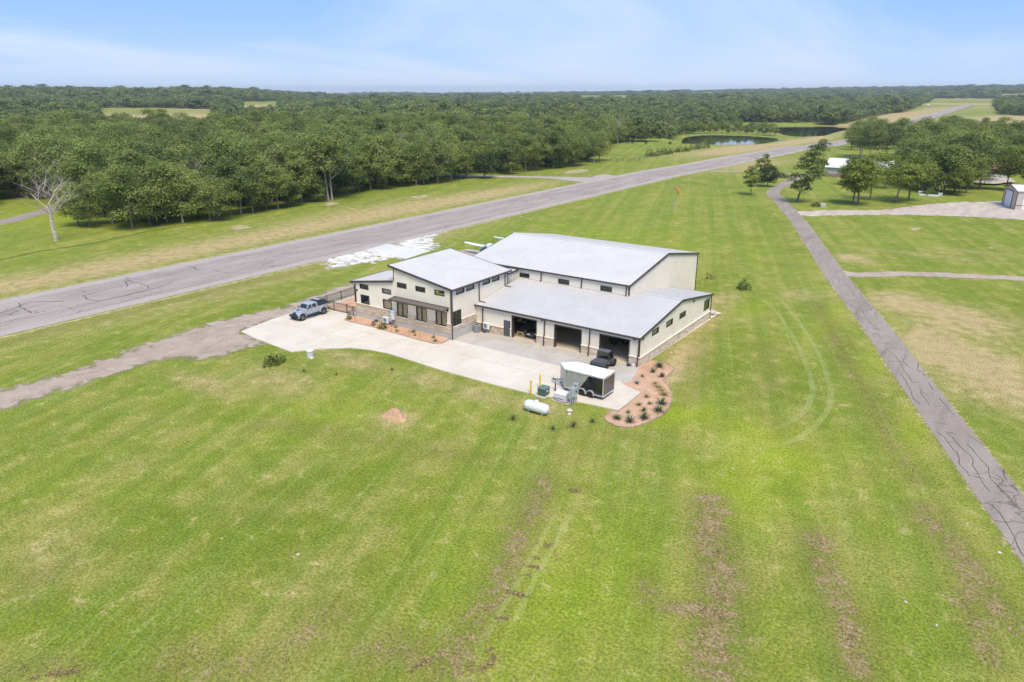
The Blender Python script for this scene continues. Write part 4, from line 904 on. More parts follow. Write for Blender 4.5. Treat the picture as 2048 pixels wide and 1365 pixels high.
# --- pickup: local +x is forward
pk = thing('pickup_truck', 'silver four door pickup truck with black bed cap parked at the drive edge', 'pickup truck', (-43.55, -8.40, 0.10), R(-90))
m = MB(); m.prism([(-2.62,.72),(-2.62,1.30),(-1.02,1.30),(-1.02,1.28),(0.95,1.28),(0.95,.62),(0.55,.55),(-1.1,.55),(-1.3,.72)], 'y', -.80, .80); m.bevel(.03, 2); m.build('body', M_WHITECAR, pk, True)
m = MB(); m.hexa([(.9,-.70,.72),(2.22,-.58,.74),(2.22,.58,.74),(.9,.70,.72),(.9,-.68,1.29),(2.18,-.55,1.16),(2.18,.55,1.16),(.9,.68,1.29)]); m.bevel(.035, 2); m.build('hood', M_WHITECAR, pk, True)
m = MB(); m.box(1.35,1.85,-.12,.12,1.20,1.255); m.box(1.25,1.5,.28,.42,1.21,1.25); m.box(1.25,1.5,-.42,-.28,1.21,1.25); m.build('hood_vent', M_BLACKP, pk)
m = MB(); m.hexa([(-1.0,-.78,1.27),(.86,-.78,1.27),(.86,.78,1.27),(-1.0,.78,1.27),(-.98,-.68,1.90),(.42,-.68,1.88),(.42,.68,1.88),(-.98,.68,1.90)]); m.bevel(.05, 2); m.build('cab', M_WHITECAR, pk, True)
ww = lambda z: .78-.10*(z-1.27)/.62
panel(pk, 'windshield', [(.815,-.66,1.34),(.815,.66,1.34),(.50,.60,1.80),(.50,-.60,1.80)], (.82,0,.57), M_DARKGLASS, .02)
M_CARGLASS = paint('car_glass', (0.03, 0.045, 0.06), 0.06, spec=0.8)
for s in (1, -1):
    for x0, x1, xt0, xt1 in ((.05,.70,.05,.42), (-.72,-.10,-.72,-.10)):
        P = [(x0,s*(ww(1.34)+.004),1.34),(x1,s*(ww(1.34)+.004),1.34),(xt1,s*(ww(1.78)+.004),1.78),(xt0,s*(ww(1.78)+.004),1.78)]
        panel(pk, 'side_window', P, (0,s,.15), M_CARGLASS)
    for x in (.12, -.62): m = MB(); m.box(x-.02,x+.14,s*.80,s*.83,1.17,1.21); m.build('door_handle', M_BLACKP, pk)
    for x in (.0, -.93): m = MB(); m.box(x-.008,x+.008,s*.797,s*.806,.66,1.27); m.build('door_gap', M_BLACKP, pk)
    m = MB(); m.box(.72,.86,s*.82,s*1.0,1.28,1.44); m.bevel(.02,1); m.build('mirror', M_BLACKP, pk)
    m = MB(); m.box(-1.15,1.15,s*.80,s*.93,.42,.50); m.build('side_step', M_BLACKP, pk)
    arch(pk, 1.75, s*.60, s*.98, .50, .52, .62, M_WHITECAR); arch(pk, -1.75, s*.78, s*.98, .50, .53, .63, M_WHITECAR)
    m = MB(); m.cyl((2.19,s*.42,.98),(2.25,s*.42,.98),.10,n=14); m.build('headlight', M_LAMP, pk)
    m = MB(); m.box(-2.65,-2.60,s*.62,s*.80,.86,1.10); m.build('taillight', M_REDLENS, pk)
    for x in (1.75, -1.75): wheel(pk, x, s*.83, .45, .30, M_RIM, s, .58)
m = MB(); m.box(2.19,2.24,-.34,.34,.78,1.10); m.build('grille', M_BLACKP, pk)
for k in range(7): m = MB(); m.box(2.235,2.25,-.285+k*.083,-.235+k*.083,.82,1.06); m.build('grille_slot', M_CHROME, pk)
m = MB(); m.box(2.22,2.52,-.82,.82,.50,.74); m.taper(2.25,2.45,-.34,.34,.74,.95,.02,.06); m.bevel(.03,1); m.build('front_bumper', M_BLACKP, pk)
m = MB(); m.box(-2.86,-2.62,-.78,.78,.55,.72); m.bevel(.02,1); m.build('rear_bumper', M_BLACKP, pk)
m = MB(); m.hexa([(-2.60,-.76,1.30),(-1.04,-.76,1.30),(-1.04,.76,1.30),(-2.60,.76,1.30),(-2.48,-.66,1.84),(-1.04,-.66,1.88),(-1.04,.66,1.88),(-2.48,.66,1.84)]); m.bevel(.03,1); cap_ = m.build('bed_cap', M_BLACKP, pk)
for s in (1,-1): panel(pk, 'cap_window', [(-2.4,s*.745,1.40),(-1.15,s*.745,1.40),(-1.15,s*.695,1.70),(-2.33,s*.695,1.70)], (0,s,.15), M_CARGLASS)
for s in (1,-1): m = MB(); m.box(-2.5,-1.0,s*.58,s*.63,1.90,1.97); m.build('rack_rail', M_BLACKP, pk)
for x in (-2.4,-1.95,-1.5,-1.1): m = MB(); m.box(x,x+.07,-.6,.6,1.97,2.01); m.build('rack_bar', M_CHROME if x < -1.9 else M_BLACKP, pk)
panel(pk, 'roof_tray', [(-1.85,-.5,2.01),(-1.2,-.5,2.01),(-1.2,.5,2.01),(-1.85,.5,2.01)], (0,0,1), paint('tray_grey', (.3,.3,.33), .5), .02)

# --- utility vehicle: local +x is forward (into the garage)
uv = thing('utility_vehicle', 'dark side by side utility vehicle with closed cab and flat cargo bed, rear toward trailer', 'utility vehicle', (-3.08, -2.35, 0.10), R(90))
M_UTV = paint('charcoal_plastic', (0.060, 0.062, 0.066), 0.55, var=0.2)
M_CAMO = paint('camo_panel', (0.115, 0.095, 0.06), 0.6, var=0.5, scale=6)
m = MB(); m.box(-1.45,-.12,-.74,.74,.62,.98); m.bevel(.03,1); m.build('cargo_bed', M_UTV, uv)
m = MB(); m.box(-1.42,-.15,-.71,.71,.981,1.03); m.bevel(.015,1); m.build('bed_cover', paint('bed_cover_grey', (.085,.087,.092), .6), uv)
for s in (1,-1):
    m = MB(); m.prism([(-1.3,.55),(-.2,.55),(-.12,.9),(-1.2,.9)], 'y', s*.742, s*.79); m.build('bed_side', M_CAMO, uv)
    m = MB(); m.prism([(-.10,.42),(.95,.42),(1.05,.98),(-.10,1.0)], 'y', s*.68, s*.76); m.build('door', M_UTV, uv)
    panel(uv, 'side_window', [(-.05,s*.735,1.03),(.85,s*.735,1.03),(.55,s*.66,1.72),(-.02,s*.66,1.72)], (0,s,.1), M_DARKGLASS, .012)
    for (a, b) in (((-.12,s*.72,.95),(-.06,s*.65,1.80)), ((1.0,s*.70,.98),(.60,s*.64,1.80)), ((.42,s*.73,1.0),(.40,s*.66,1.8))):
        m = MB(); m.cyl(a, b, .035, n=8); m.build('cab_post', M_BLACKP, uv)
    for x in (.98, -.92): wheel(uv, x, s*.80, .36, .27, M_RIMD, s, .5)
    arch(uv, .98, s*.52, s*.92, .38, .43, .48, M_UTV, 'fender'); arch(uv, -.92, s*.72, s*.90, .38, .43, .48, M_UTV, 'fender')
m = MB(); m.hexa([(-.16,-.70,1.80),(.66,-.70,1.80),(.66,.70,1.80),(-.16,.70,1.80),(-.10,-.60,1.90),(.58,-.60,1.90),(.58,.60,1.90),(-.10,.60,1.90)]); m.bevel(.03,1); m.build('roof', paint('roof_plastic', (.10,.105,.115), .5), uv, True)
panel(uv, 'rear_window', [(-.115,-.66,1.02),(-.115,.66,1.02),(-.07,.60,1.76),(-.07,-.60,1.76)], (-1,0,.05), M_DARKGLASS, .012)
panel(uv, 'windshield', [(1.0,-.66,1.0),(1.0,.66,1.0),(.62,.60,1.78),(.62,-.60,1.78)], (.9,0,.4), M_DARKGLASS, .012)
m = MB(); m.hexa([(.85,-.66,.5),(1.5,-.55,.5),(1.5,.55,.5),(.85,.66,.5),(.9,-.64,1.0),(1.45,-.5,.86),(1.45,.5,.86),(.9,.64,1.0)]); m.bevel(.03,1); m.build('hood', M_UTV, uv)
m = MB(); m.box(-1.3,1.35,-.6,.6,.30,.50); m.build('chassis', M_BLACKP, uv)
m = MB(); m.box(.05,.5,-.6,.6,.6,.78); m.box(.0,.12,-.6,.6,.78,1.28); m.build('bench_seat', M_BLACKP, uv)
for s in (1,-1): m = MB(); m.box(-1.47,-1.45,s*.5,s*.66,.80,.88); m.build('taillight', M_REDLENS, uv)

# --- enclosed cargo trailer: local +x is toward the hitch
tr = thing('cargo_trailer', 'enclosed V nose cargo trailer, sage and black sides under a white roof', 'trailer', (-1.05, -9.10, 0.10), R(180))
HW_, ZB, ZT, XR, XF, XN = 1.16, .42, 2.36, -2.18, 2.12, 3.30
M_SAGE = paint('sage_panel', (.335, .325, .275), .3, var=.05, coat=.3)
M_TRIM = paint('polished_trim', (.62,.62,.61), .35, .5)
m = MB(); m.prism([(XR,-HW_),(XF,-HW_),(XN,0),(XF,HW_),(XR,HW_)], 'z', ZB, ZT-.05); m.build('body', M_SAGE, tr)
m = MB(); m.prism([(XR-.03,-HW_-.03),(XF,-HW_-.03),(XN+.03,0),(XF,HW_+.03),(XR-.03,HW_+.03)], 'z', ZT-.15, ZT-.02); m.build('roof_trim', M_TRIM, tr)
m = MB(); m.prism([(XR,-HW_+.02),(XF,-HW_+.02),(XN-.02,0),(XF,HW_-.02),(XR,HW_-.02)], 'z', ZT-.02, ZT+.03, [(XR+.05,-HW_+.1),(XF-.02,-HW_+.1),(XN-.12,0),(XF-.02,HW_-.1),(XR+.05,HW_-.1)]); m.build('roof', paint('white_roof', (.80,.81,.82), .35, var=.03), tr)
M_BLKPAN = paint('black_panel', (.010,.011,.014), .10, var=.1, coat=.6)
for s in (1,-1):
    m = MB(); m.prism([(XR+.03,ZB+.04),(.55,ZB+.04),(-.55,ZT-.17),(XR+.03,ZT-.17)], 'y', s*(HW_+.001), s*(HW_+.014)); m.build('black_panel', M_BLKPAN, tr)
    m = MB(); m.prism([(.55,ZB+.04),(.61,ZB+.04),(-.49,ZT-.17),(-.55,ZT-.17)], 'y', s*(HW_+.002), s*(HW_+.02)); m.build('panel_stripe', M_TRIM, tr)
    for x in (XR-.02, XF-.05): m = MB(); m.box(x,x+.08,s*(HW_-.05),s*(HW_+.022),ZB-.04,ZT-.15); m.build('corner_post', M_TRIM, tr)
    m = MB(); m.box(XR,XF,s*(HW_-.03),s*(HW_+.024),ZB-.06,ZB+.05); m.build('bottom_rail', M_TRIM, tr)
    for x in (-.82, .10):
        wheel(tr, x, s*(HW_-.02), .34, .2, M_RIMD, s, .58); arch(tr, x, s*(HW_+.0), s*(HW_+.20), .36, .39, .45, M_TRIM, 'fender')
    m = MB(); m.box(1.85,1.93,s*(HW_+.001),s*(HW_+.03),2.0,2.10); m.build('vent', M_BLACKP, tr)
M_RAMP = paint('bronze_ramp_door', (.075,.060,.052), .25, var=.15)
m = MB(); m.box(XR-.03,XR-.005,-HW_+.09,HW_-.09,ZB+.06,ZT-.2); m.build('ramp_door', M_RAMP, tr)
m = MB(); m.box(XR-.05,XR-.0,-HW_,HW_,ZB-.08,ZB+.06); m.build('rear_sill', M_TRIM, tr)
m = MB(); m.box(XR-.06,XR+.0,-HW_,HW_,ZT-.19,ZT-.03); m.build('rear_header', M_TRIM, tr)
for y in (-.9,-.45,0,.45,.9): m = MB(); m.box(XR-.075,XR-.06,y-.05,y+.05,ZT-.12,ZT-.08); m.build('marker_light', M_REDLENS, tr)
for y in (-.95,.95): m = MB(); m.cyl((XR-.05,y,.6),(XR-.05,y,ZT-.3),.018,n=6); m.build('bar_lock', M_CHROME, tr)
for y in (-.6,.6): m = MB(); m.tube([(XN-.9,y,.42),(4.3,0,.42)], .04, 6); m.build('tongue_rail', M_BLACKP, tr)
m = MB(); m.cyl((4.1,0,.0),(4.1,0,.85),.035,n=8); m.lathe([(.08,0),(.08,.02)],(4.1,0,.0),'z',10); m.build('jack', M_CHROME, tr)
m = MB(); m.box(-2.1,2.0,-1.0,1.0,.34,.42); m.build('chassis', M_BLACKP, tr)

# --- car in the left bay: local +x is toward the garage mouth
car = thing('sedan', 'black sedan parked nose out in the garage bay beside the grey door', 'car', (-14.62, 3.20, 0.09), R(-94))
def ring(x, w, z0, z1, n=2.6, tw=None):
    out = []
    for k in range(16):
        a = 2*math.pi*k/16; c_, s_ = math.cos(a), math.sin(a); e = 2/n
        out.append((x, w*math.copysign(abs(c_)**e, c_), (z0+z1)/2+(z1-z0)/2*math.copysign(abs(s_)**e, s_)))
    return out
m = MB(); m.loft([ring(2.42,.62,.30,.62), ring(2.36,.78,.24,.70), ring(2.0,.90,.20,.80), ring(1.2,.93,.18,.92), ring(.3,.93,.18,.96), ring(-1.2,.93,.18,.98), ring(-2.0,.90,.22,1.02), ring(-2.35,.80,.30,.98), ring(-2.42,.66,.36,.90)]); m.build('body', M_BLACKCAR, car, True)
m = MB(); m.hexa([(-1.9,-.78,.92),(1.05,-.80,.90),(1.05,.80,.90),(-1.9,.78,.92),(-1.0,-.58,1.42),(.15,-.60,1.43),(.15,.60,1.43),(-1.0,.58,1.42)]); m.bevel(.08,3); m.build('cabin', M_CARGLASS, car, True)
m = MB(); m.box(-.95,.12,-.56,.56,1.405,1.445); m.bevel(.02,1); m.build('roof', M_BLACKCAR, car)
for s in (1,-1):
    m = MB(); m.hexa([(2.20,s*.44,.56),(2.33,s*.42,.56),(2.20,s*.80,.58),(2.05,s*.82,.60),(2.20,s*.44,.68),(2.31,s*.42,.67),(2.16,s*.80,.70),(2.0,s*.82,.72)]); m.build('headlight', M_LAMP, car)
    m = MB(); m.box(.75,.9,s*.90,s*1.03,.93,1.04); m.bevel(.02,1); m.build('mirror', M_BLACKCAR, car)
    for x in (1.5,-1.45): wheel(car, x, s*.80, .33, .22, M_RIM, s, .68)
m = MB(); m.box(2.36,2.45,-.45,.45,.34,.46); m.build('lower_grille', M_BLACKP, car)
m = MB(); m.box(2.36,2.46,-.40,.40,.47,.50); m.build('chrome_strip', M_CHROME, car)
m = MB(); m.box(2.43,2.46,-.17,.17,.53,.64); m.build('number_plate', M_PLATE, car)

# --- four wheeler in the right bay
qd = thing('quad_bike', 'black four wheel quad bike at the back of the open bay behind the utility vehicle', 'quad bike', (-5.2, 5.6, 0.09), R(35))
for s in (1,-1):
    for x in (.68,-.68): wheel(qd, x, s*.48, .36, .28, M_RIM, s, .52)
    for x in (.68,-.68): arch(qd, x, s*.30, s*.66, .40, .40, .45, M_BLACKCAR, 'fender')
    m = MB(); m.box(-.30,.30,s*.24,s*.52,.34,.38); m.build('footwell', M_BLACKP, qd)
    m = MB(); m.tube([(.42,0,1.12),(.34,s*.18,1.18),(.24,s*.42,1.14)], .018, 6); m.build('handlebar', M_BLACKP, qd)
    m = MB(); m.cyl((.98,s*.2,.78),(1.03,s*.2,.78),.07,n=10); m.build('headlight', M_LAMP, qd)
m = MB(); m.hexa([(-.75,-.2,.40),(.95,-.2,.40),(.95,.2,.40),(-.75,.2,.40),(-.80,-.26,.80),(.98,-.28,.84),(.98,.28,.84),(-.80,.26,.80)]); m.bevel(.05,2); m.build('body', M_BLACKCAR, qd, True)
m = MB(); m.box(-.72,.18,-.17,.17,.80,.96); m.bevel(.05,2); m.build('seat', M_BLACKP, qd, True)
m = MB(); m.hexa([(.2,-.2,.82),(.85,-.24,.82),(.85,.24,.82),(.2,.2,.82),(.3,-.12,1.06),(.6,-.16,1.02),(.6,.16,1.02),(.3,.12,1.06)]); m.bevel(.03,1); m.build('tank', M_BLACKCAR, qd)
for x0, z in ((.55, .98), (-1.0, .92)):
    m = MB()
    for k in range(5): m.cyl((x0+.09*k,-.36,z),(x0+.09*k,.36,z),.012,n=5)
    m.cyl((x0,-.36,z),(x0+.4,-.36,z),.015,n=5); m.cyl((x0,.36,z),(x0+.4,.36,z),.015,n=5); m.build('rack', M_BLACKP, qd)
m = MB(); m.box(.50,.80,-.16,.16,1.02,1.2); m.bevel(.03,1); m.build('white_bag', M_PLATE, qd)

# --- things along the wall of the left bay
wb_ = thing('tool_rack', 'long dark tool rack along the side wall of the garage bay with the sedan', 'rack', (-17.5, 1.3, 0.09))
for z in (.55, 1.1, 1.65): m = MB(); m.box(-.45,.25,0,6.2,z,z+.05); m.build('shelf', M_BLACKP, wb_)
for y in (0, 2.0, 4.1, 6.15):
    for x in (-.44, .20): m = MB(); m.box(x,x+.05,y,y+.05,0,1.75); m.build('upright', M_BLACKP, wb_)
for k, y in enumerate((.4, 1.3, 2.5, 3.4, 4.6, 5.4)): m = MB(); m.box(-.36,.1,y,y+.5,.60+.55*(k%2),.92+.55*(k%2)); m.bevel(.02,1); m.build('storage_box', M_LINER if k % 3 else M_UTV, wb_)
m = MB(); m.box(-16.45, -15.55, 0.75, 0.84, 0.62, 0.70); m.box(-16.45, -16.37, 0.76, 0.83, 0.09, 0.62); m.box(-15.63, -15.55, 0.76, 0.83, 0.09, 0.62)
tag(m.build('sawhorse', paint('yellow_beam', (.55,.44,.14), .6)), 'low yellow beam on legs just inside the garage bay beside the grey door', 'sawhorse')

# --- light aircraft behind the house: local +x is the nose
ac = thing('seaplane', 'small white amphibious aircraft with high wing and T tail beyond the house roof', 'aircraft', (-46.3, 34.6, 0.0), R(-90))
M_AC = paint('aircraft_white', (.78,.79,.80), .25, var=.03, coat=.4)
M_ACG = paint('aircraft_grey', (.20,.20,.26), .3)
def fr(x, w, z0, z1, n=2.4): return ring(x, w, z0, z1, n)
m = MB(); m.loft([fr(2.75,.10,.62,.80), fr(2.4,.40,.46,.98), fr(1.7,.62,.34,1.22), fr(.8,.68,.30,1.62), fr(-.2,.62,.36,1.78), fr(-1.2,.42,.60,1.62), fr(-2.6,.22,.95,1.40), fr(-4.2,.10,1.10,1.32)]); m.build('fuselage', M_AC, ac, True)
m = MB(); m.loft([ring(2.05,.30,.98,1.10), ring(1.5,.56,1.0,1.48), ring(.8,.63,1.05,1.74), ring(.25,.60,1.2,1.82)]); m.build('canopy', M_CARGLASS, ac, True)
m = MB(); m.loft([fr(2.6,.24,.44,.66), fr(1.8,.56,.30,.62), fr(1.0,.64,.27,.62)]); m.build('nose_stripe', M_ACG, ac, True)
def foil(y, xc, ch, z, th=.11): return [(xc+ch*.5,y,z),(xc+ch*.3,y,z+th*.8),(xc,y,z+th),(xc-ch*.5,y,z),(xc,y,z-th*.25),(xc+ch*.35,y,z-th*.25)]
for s in (1,-1):
    m = MB(); m.loft([foil(s*.45,.15,1.45,1.78,.16), foil(s*2.8,.15,1.40,1.86,.14), foil(s*5.0,.05,.95,1.95,.10), foil(s*5.35,-.05,.5,1.98,.05)]); w_ = m.build('wing', M_AC, ac, True)
    m = MB(); m.loft([foil(s*5.05,.04,.95,1.955,.102), foil(s*5.37,-.05,.52,1.985,.055)]); m.build('wing_tip', M_REDLENS, w_, True)
    m = MB(); m.hexa([(.9,s*.6,.36),(-.6,s*.6,.36),(-.5,s*1.15,.40),(.75,s*1.15,.40),(.9,s*.6,.46),(-.6,s*.6,.46),(-.5,s*1.15,.46),(.75,s*1.15,.46)]); m.build('sponson', M_AC, ac)
    m = MB(); m.loft([foil(s*.02,-4.15,.85,2.62,.08), foil(s*1.55,-4.2,.55,2.66,.05)]); m.build('tailplane', M_AC, ac, True)
    m = MB(); m.cyl((-.35,s*.55,.5),(-.35,s*.75,.2),.03,n=6); m.lathe([(.10,-.05),(.19,-.05),(.19,.05),(.10,.05)],(-.35,s*.78,.19),'y',12); m.build('main_wheel', M_TYRE, ac)
m = MB(); m.cyl((1.9,0,.5),(1.95,0,.2),.03,n=6); m.lathe([(.08,-.04),(.16,-.04),(.16,.04),(.08,.04)],(1.95,0,.16),'y',12); m.build('nose_wheel', M_TYRE, ac)
m = MB(); m.prism([(-3.35,1.30),(-4.3,1.25),(-4.75,2.60),(-4.0,2.62)], 'y', -.05, .05); m.build('fin', M_AC, ac)
m = MB(); m.loft([fr(.2,.26,1.80,2.05), fr(-.4,.36,1.80,2.20), fr(-1.1,.30,1.82,2.14), fr(-1.4,.14,1.9,2.06)]); m.build('engine_cowl', M_AC, ac, True)
m = MB(); m.lathe([(.02,-.28),(.09,-.12),(.09,0)],(-1.4,0,1.98),'x',10)
for k in range(3):
    a = 2*math.pi*k/3+1.2; c_, s_ = math.cos(a), math.sin(a); m.hexa([(-1.50,.05*c_-.05*s_,1.98+.05*s_+.05*c_),(-1.47,.05*c_+.05*s_,1.98+.05*s_-.05*c_),(-1.47,.82*c_+.04*s_,1.98+.82*s_-.04*c_),(-1.50,.82*c_-.04*s_,1.98+.82*s_+.04*c_),(-1.52,.05*c_-.05*s_,1.98+.05*s_+.05*c_),(-1.49,.05*c_+.05*s_,1.98+.05*s_-.05*c_),(-1.49,.82*c_+.04*s_,1.98+.82*s_-.04*c_),(-1.52,.82*c_-.04*s_,1.98+.82*s_+.04*c_)])
m.build('propeller', M_BLACKP, ac)

# --- utility corner by the drive
pt = thing('propane_tank', 'white horizontal propane tank on low feet in the grass', 'tank', (-2.72, -15.98, 0))
M_TANK = paint('tank_white', (.70,.715,.73), .35, var=.04)
prof_ = [(.02,-1.30),(.22,-1.27),(.38,-1.17),(.47,-1.0),(.49,-.85),(.49,.85),(.47,1.0),(.38,1.17),(.22,1.27),(.02,1.30)]
m = MB(); m.lathe(prof_, (0,0,.62), 'x', 28); m.build('vessel', M_TANK, pt, True)
m = MB(); m.lathe([(.21,0),(.21,.14),(.16,.22),(.02,.25)], (-.02,0,1.06), 'z', 16); m.build('dome_lid', M_TANK, pt, True)
for x in (-.75,.75):
    m = MB(); m.box(x-.05,x+.05,-.30,.30,0,.26); m.build('foot', M_TRIM, pt)
for i, q in enumerate(((-5.52, -12.72), (-5.58, -10.95))):
    b = thing('bollard', ('yellow post bollard at the edge of the grass beside the green box', 'yellow post bollard standing on the drive by the trailer nose')[i], 'bollard', (*q, 0.08), 0, 'yellow bollards')
    m = MB(); m.lathe([(.095,0),(.095,1.36),(.085,1.42),(.05,1.46),(.01,1.47)], (0,0,0), 'z', 16); m.build('post', paint('safety_yellow', (.72,.50,.045), .5, var=.08), b, True)
    for z in (1.18,): m = MB(); m.lathe([(.098,z),(.098,z+.05)], (0,0,0), 'z', 16); m.build('band', paint('amber_band', (.55,.36,.05), .5), b)
sheet('transformer_pad', [(-4.95,-12.95),(-3.75,-12.95),(-3.75,-11.45),(-4.95,-11.45)], M_GREY, 0.09, thick=0.12)
xf = thing('transformer_box', 'dark green transformer box on a concrete pad beside the yellow bollards', 'transformer', (-4.36, -12.2, 0.09), 0)
M_GREEN = paint('transformer_green', (.075,.115,.085), .5)
m = MB(); m.box(-.42,.42,-.45,.45,0,.72); m.bevel(.015,1); m.build('cabinet', M_GREEN, xf)
m = MB(); m.taper(-.47,.47,-.50,.50,.72,.82,.04,.04); m.build('lid', paint('lid_green', (.13,.185,.145), .45), xf)
m = MB(); m.box(.421,.44,-.12,.10,.40,.58); m.build('warning_label', M_PLATE, xf)
m = MB(); m.box(.42,.47,.18,.26,.30,.42); m.build('hasp', M_CHROME, xf)
sheet('generator_pad', [(-3.15,-12.75),(-1.2,-12.75),(-1.2,-11.55),(-3.15,-11.55)], concrete('pad_concrete', (.50,.43,.34), (.56,.48,.39)), 0.07, thick=0.1)
gn = thing('generator', 'white standby generator cabinet with sloped lid next to the meter rack', 'generator', (-2.32, -12.15, 0.07))
M_GEN = paint('generator_white', (.66,.66,.64), .45, var=.04)
m = MB(); m.box(-.62,.62,-.36,.36,0,.62); m.bevel(.02,1); m.build('cabinet', M_GEN, gn)
m = MB(); m.hexa([(-.65,-.39,.62),(.65,-.39,.62),(.65,.39,.62),(-.65,.39,.62),(-.60,-.20,.80),(.60,-.20,.80),(.62,.37,.82),(-.62,.37,.82)]); m.bevel(.015,1); m.build('lid', M_GEN, gn)
m = MB(); m.box(-.50,.50,-.375,-.361,.14,.2); m.build('louvre', M_BLACKP, gn)
m = MB(); m.tube([(-.66,-.35,.3),(-.70,-.42,.08),(-.2,-.52,.03),(.5,-.56,.03),(.9,-.45,.05),(.98,-.2,.35)], .025, 6); m.build('hose', M_BLACKP, gn)
mr = thing('meter_rack', 'rack of grey electric meter cabinets on galvanised posts beside the trailer wheels', 'meter rack', (-0.98, -12.25, 0))
M_GALV = paint('galvanised', (.47,.49,.51), .45, .3, var=.12)
for k, y in enumerate((-.50,-.22,.06,.34,.62)): m = MB(); m.cyl((0,y,0),(0,y,1.75 if k in (0,4) else 1.0),.035,n=8); m.build('post', M_GALV, mr)
for (y0, y1, z0, z1, d) in ((-.50,-.14,.85,1.75,.18),(-.12,.26,.78,1.68,.2),(.30,.66,.95,1.95,.16)): m = MB(); m.box(-.04-d,-.04,y0,y1,z0,z1); m.box(.04,.04+d,y0,y1,z0,z1); m.bevel(.012,1); m.build('cabinet', M_GALV, mr)
m = MB(); m.lathe([(.09,0),(.09,.08),(.05,.12)], (.22,.08,1.3), 'x', 14); m.build('meter', M_CARGLASS, mr)
for y in (-.32,.1,.48): m = MB(); m.cyl((.10,y,0),(.10,y,.9),.03,n=6); m.build('conduit', M_GALV, mr)
for y in (-.5,.62): m = MB(); m.cyl((0,y,1.75),(0,y,2.1),.02,n=6); m.build('finial', M_GALV, mr)
bf = thing('backflow_valve', 'brown standpipe carrying a bare metal valve cross by the trailer nose', 'valve', (-3.85, -10.85, 0.05))
m = MB(); m.cyl((0,0,0),(0,0,.95),.07,n=10); m.build('standpipe', paint('rust_pipe', (.12,.045,.03), .7), bf)
m = MB(); m.cyl((-.42,-.1,1.12),(.42,.1,1.12),.05,n=8); m.cyl((0,0,.92),(0,0,1.32),.06,n=8); m.cyl((-.34,-.08,1.12),(-.34,-.08,1.32),.05,n=8); m.cyl((.32,.08,1.0),(.32,.08,1.26),.05,n=8); m.build('valve_body', M_GALV, bf)
m = MB(); m.lathe([(.11,0),(.11,.03)], (0,0,1.34), 'z', 12); m.build('handwheel', M_RAMP, bf)
# air conditioners and meters at the house
cu = thing('condenser_unit', 'grey cylindrical air conditioning condenser standing by the house side wall', 'air conditioner', (-21.45, -0.75, 0.098))
m = MB(); m.lathe([(.40,0),(.42,.04),(.42,.86),(.40,.90)], (0,0,0), 'z', 20); m.build('cabinet', paint('condenser_grey', (.17,.175,.18), .5), cu)
for k in range(20):
    a = 2*math.pi*k/20; m = MB(); m.box(-.03,.03,-.012,.012,.05,.86); bmesh.ops.rotate(m.bm, verts=m.bm.verts, matrix=Matrix.Rotation(a+math.pi/2, 3, 'Z')); bmesh.ops.translate(m.bm, verts=m.bm.verts, vec=(.43*math.cos(a), .43*math.sin(a), 0)); m.build('guard_slat', paint('slat_grey', (.30,.31,.32), .45), cu)
m = MB(); m.lathe([(.43,.90),(.44,.94),(.36,.98),(.30,.98),(.30,.93)], (0,0,0), 'z', 20); m.build('top_ring', paint('ring_grey', (.33,.34,.35), .45), cu)
m = MB(); m.lathe([(.30,.93),(.02,.94)], (0,0,0), 'z', 20); m.build('fan', M_BLACKP, cu)
def minisplit(label, loc, rz):
    t_ = thing('split_unit', label, 'air conditioner', loc, rz, 'white outdoor split units')
    m = MB(); m.box(-.48,.48,-.34,0,0,.78); m.bevel(.02,1); m.build('cabinet', paint('unit_white', (.70,.71,.70), .45, var=.03), t_)
    m = MB(); m.lathe([(.28,0),(.28,.012),(.25,.02)], (-.12,-.342,.39), 'y', 20); bmesh.ops.scale(m.bm, vec=(1,1,1), verts=m.bm.verts); m.build('fan_grille', paint('grille_grey', (.16,.19,.18), .5), t_)
    for r in (.10,.18,.25): m = MB(); m.tube([(-.12+r*math.cos(a), -.366, .39+r*math.sin(a)) for a in np.linspace(0, 2*math.pi, 17)], .008, 4, False); m.build('guard_ring', M_GALV, t_)
    m = MB(); m.box(.42,.56,-.22,-.06,.1,.34); m.build('valve_cover', M_BLACKP, t_)
    for x in (-.34,.34): m = MB(); m.box(x-.03,x+.03,-.36,.06,-.06,0); m.build('bracket', M_GALV, t_)
minisplit('white split air conditioner hung on the garage wall left of the grey door', (-20.25, -0.13, 0.62), 0)
minisplit('white split air conditioner on the foundation behind the round bush', (-32.75, -4.80, 0.30), 0)
wh = thing('water_heater', 'tall white tankless heater box on the house wall beside the tall window', 'water heater', (-31.58, -4.80, 0.95))
m = MB(); m.box(-.24,.24,-.26,0,0,1.12); m.bevel(.015,1); m.build('cabinet', M_PLATE, wh)
m = MB(); m.box(-.08,.10,-.27,-.26,.88,.96); m.build('badge', paint('badge_blue', (.1,.18,.4), .5), wh)
for x in (-.14,-.04,.07,.16): m = MB(); m.cyl((x,-.1,-.75),(x,-.1,0),.022,n=6); m.build('pipe', M_GALV, wh)
gm = thing('gas_meter', 'cluster of grey meter and piping below the white heater box', 'gas meter', (-31.95, -4.86, 0.12))
m = MB(); m.box(-.18,.14,-.22,.02,.42,.80); m.bevel(.03,1); m.build('meter', M_GALV, gm)
m = MB(); m.tube([(-.1,-.1,0),(-.1,-.1,.42)], .03, 6); m.tube([(.08,-.1,.8),(.08,-.1,.95),(.5,-.1,.95),(.5,-.1,0)], .028, 6); m.tube([(.25,-.16,0),(.25,-.16,.6),(.5,-.16,.6)], .025, 6); m.build('piping', paint('dark_pipe', (.10,.10,.11), .6), gm)
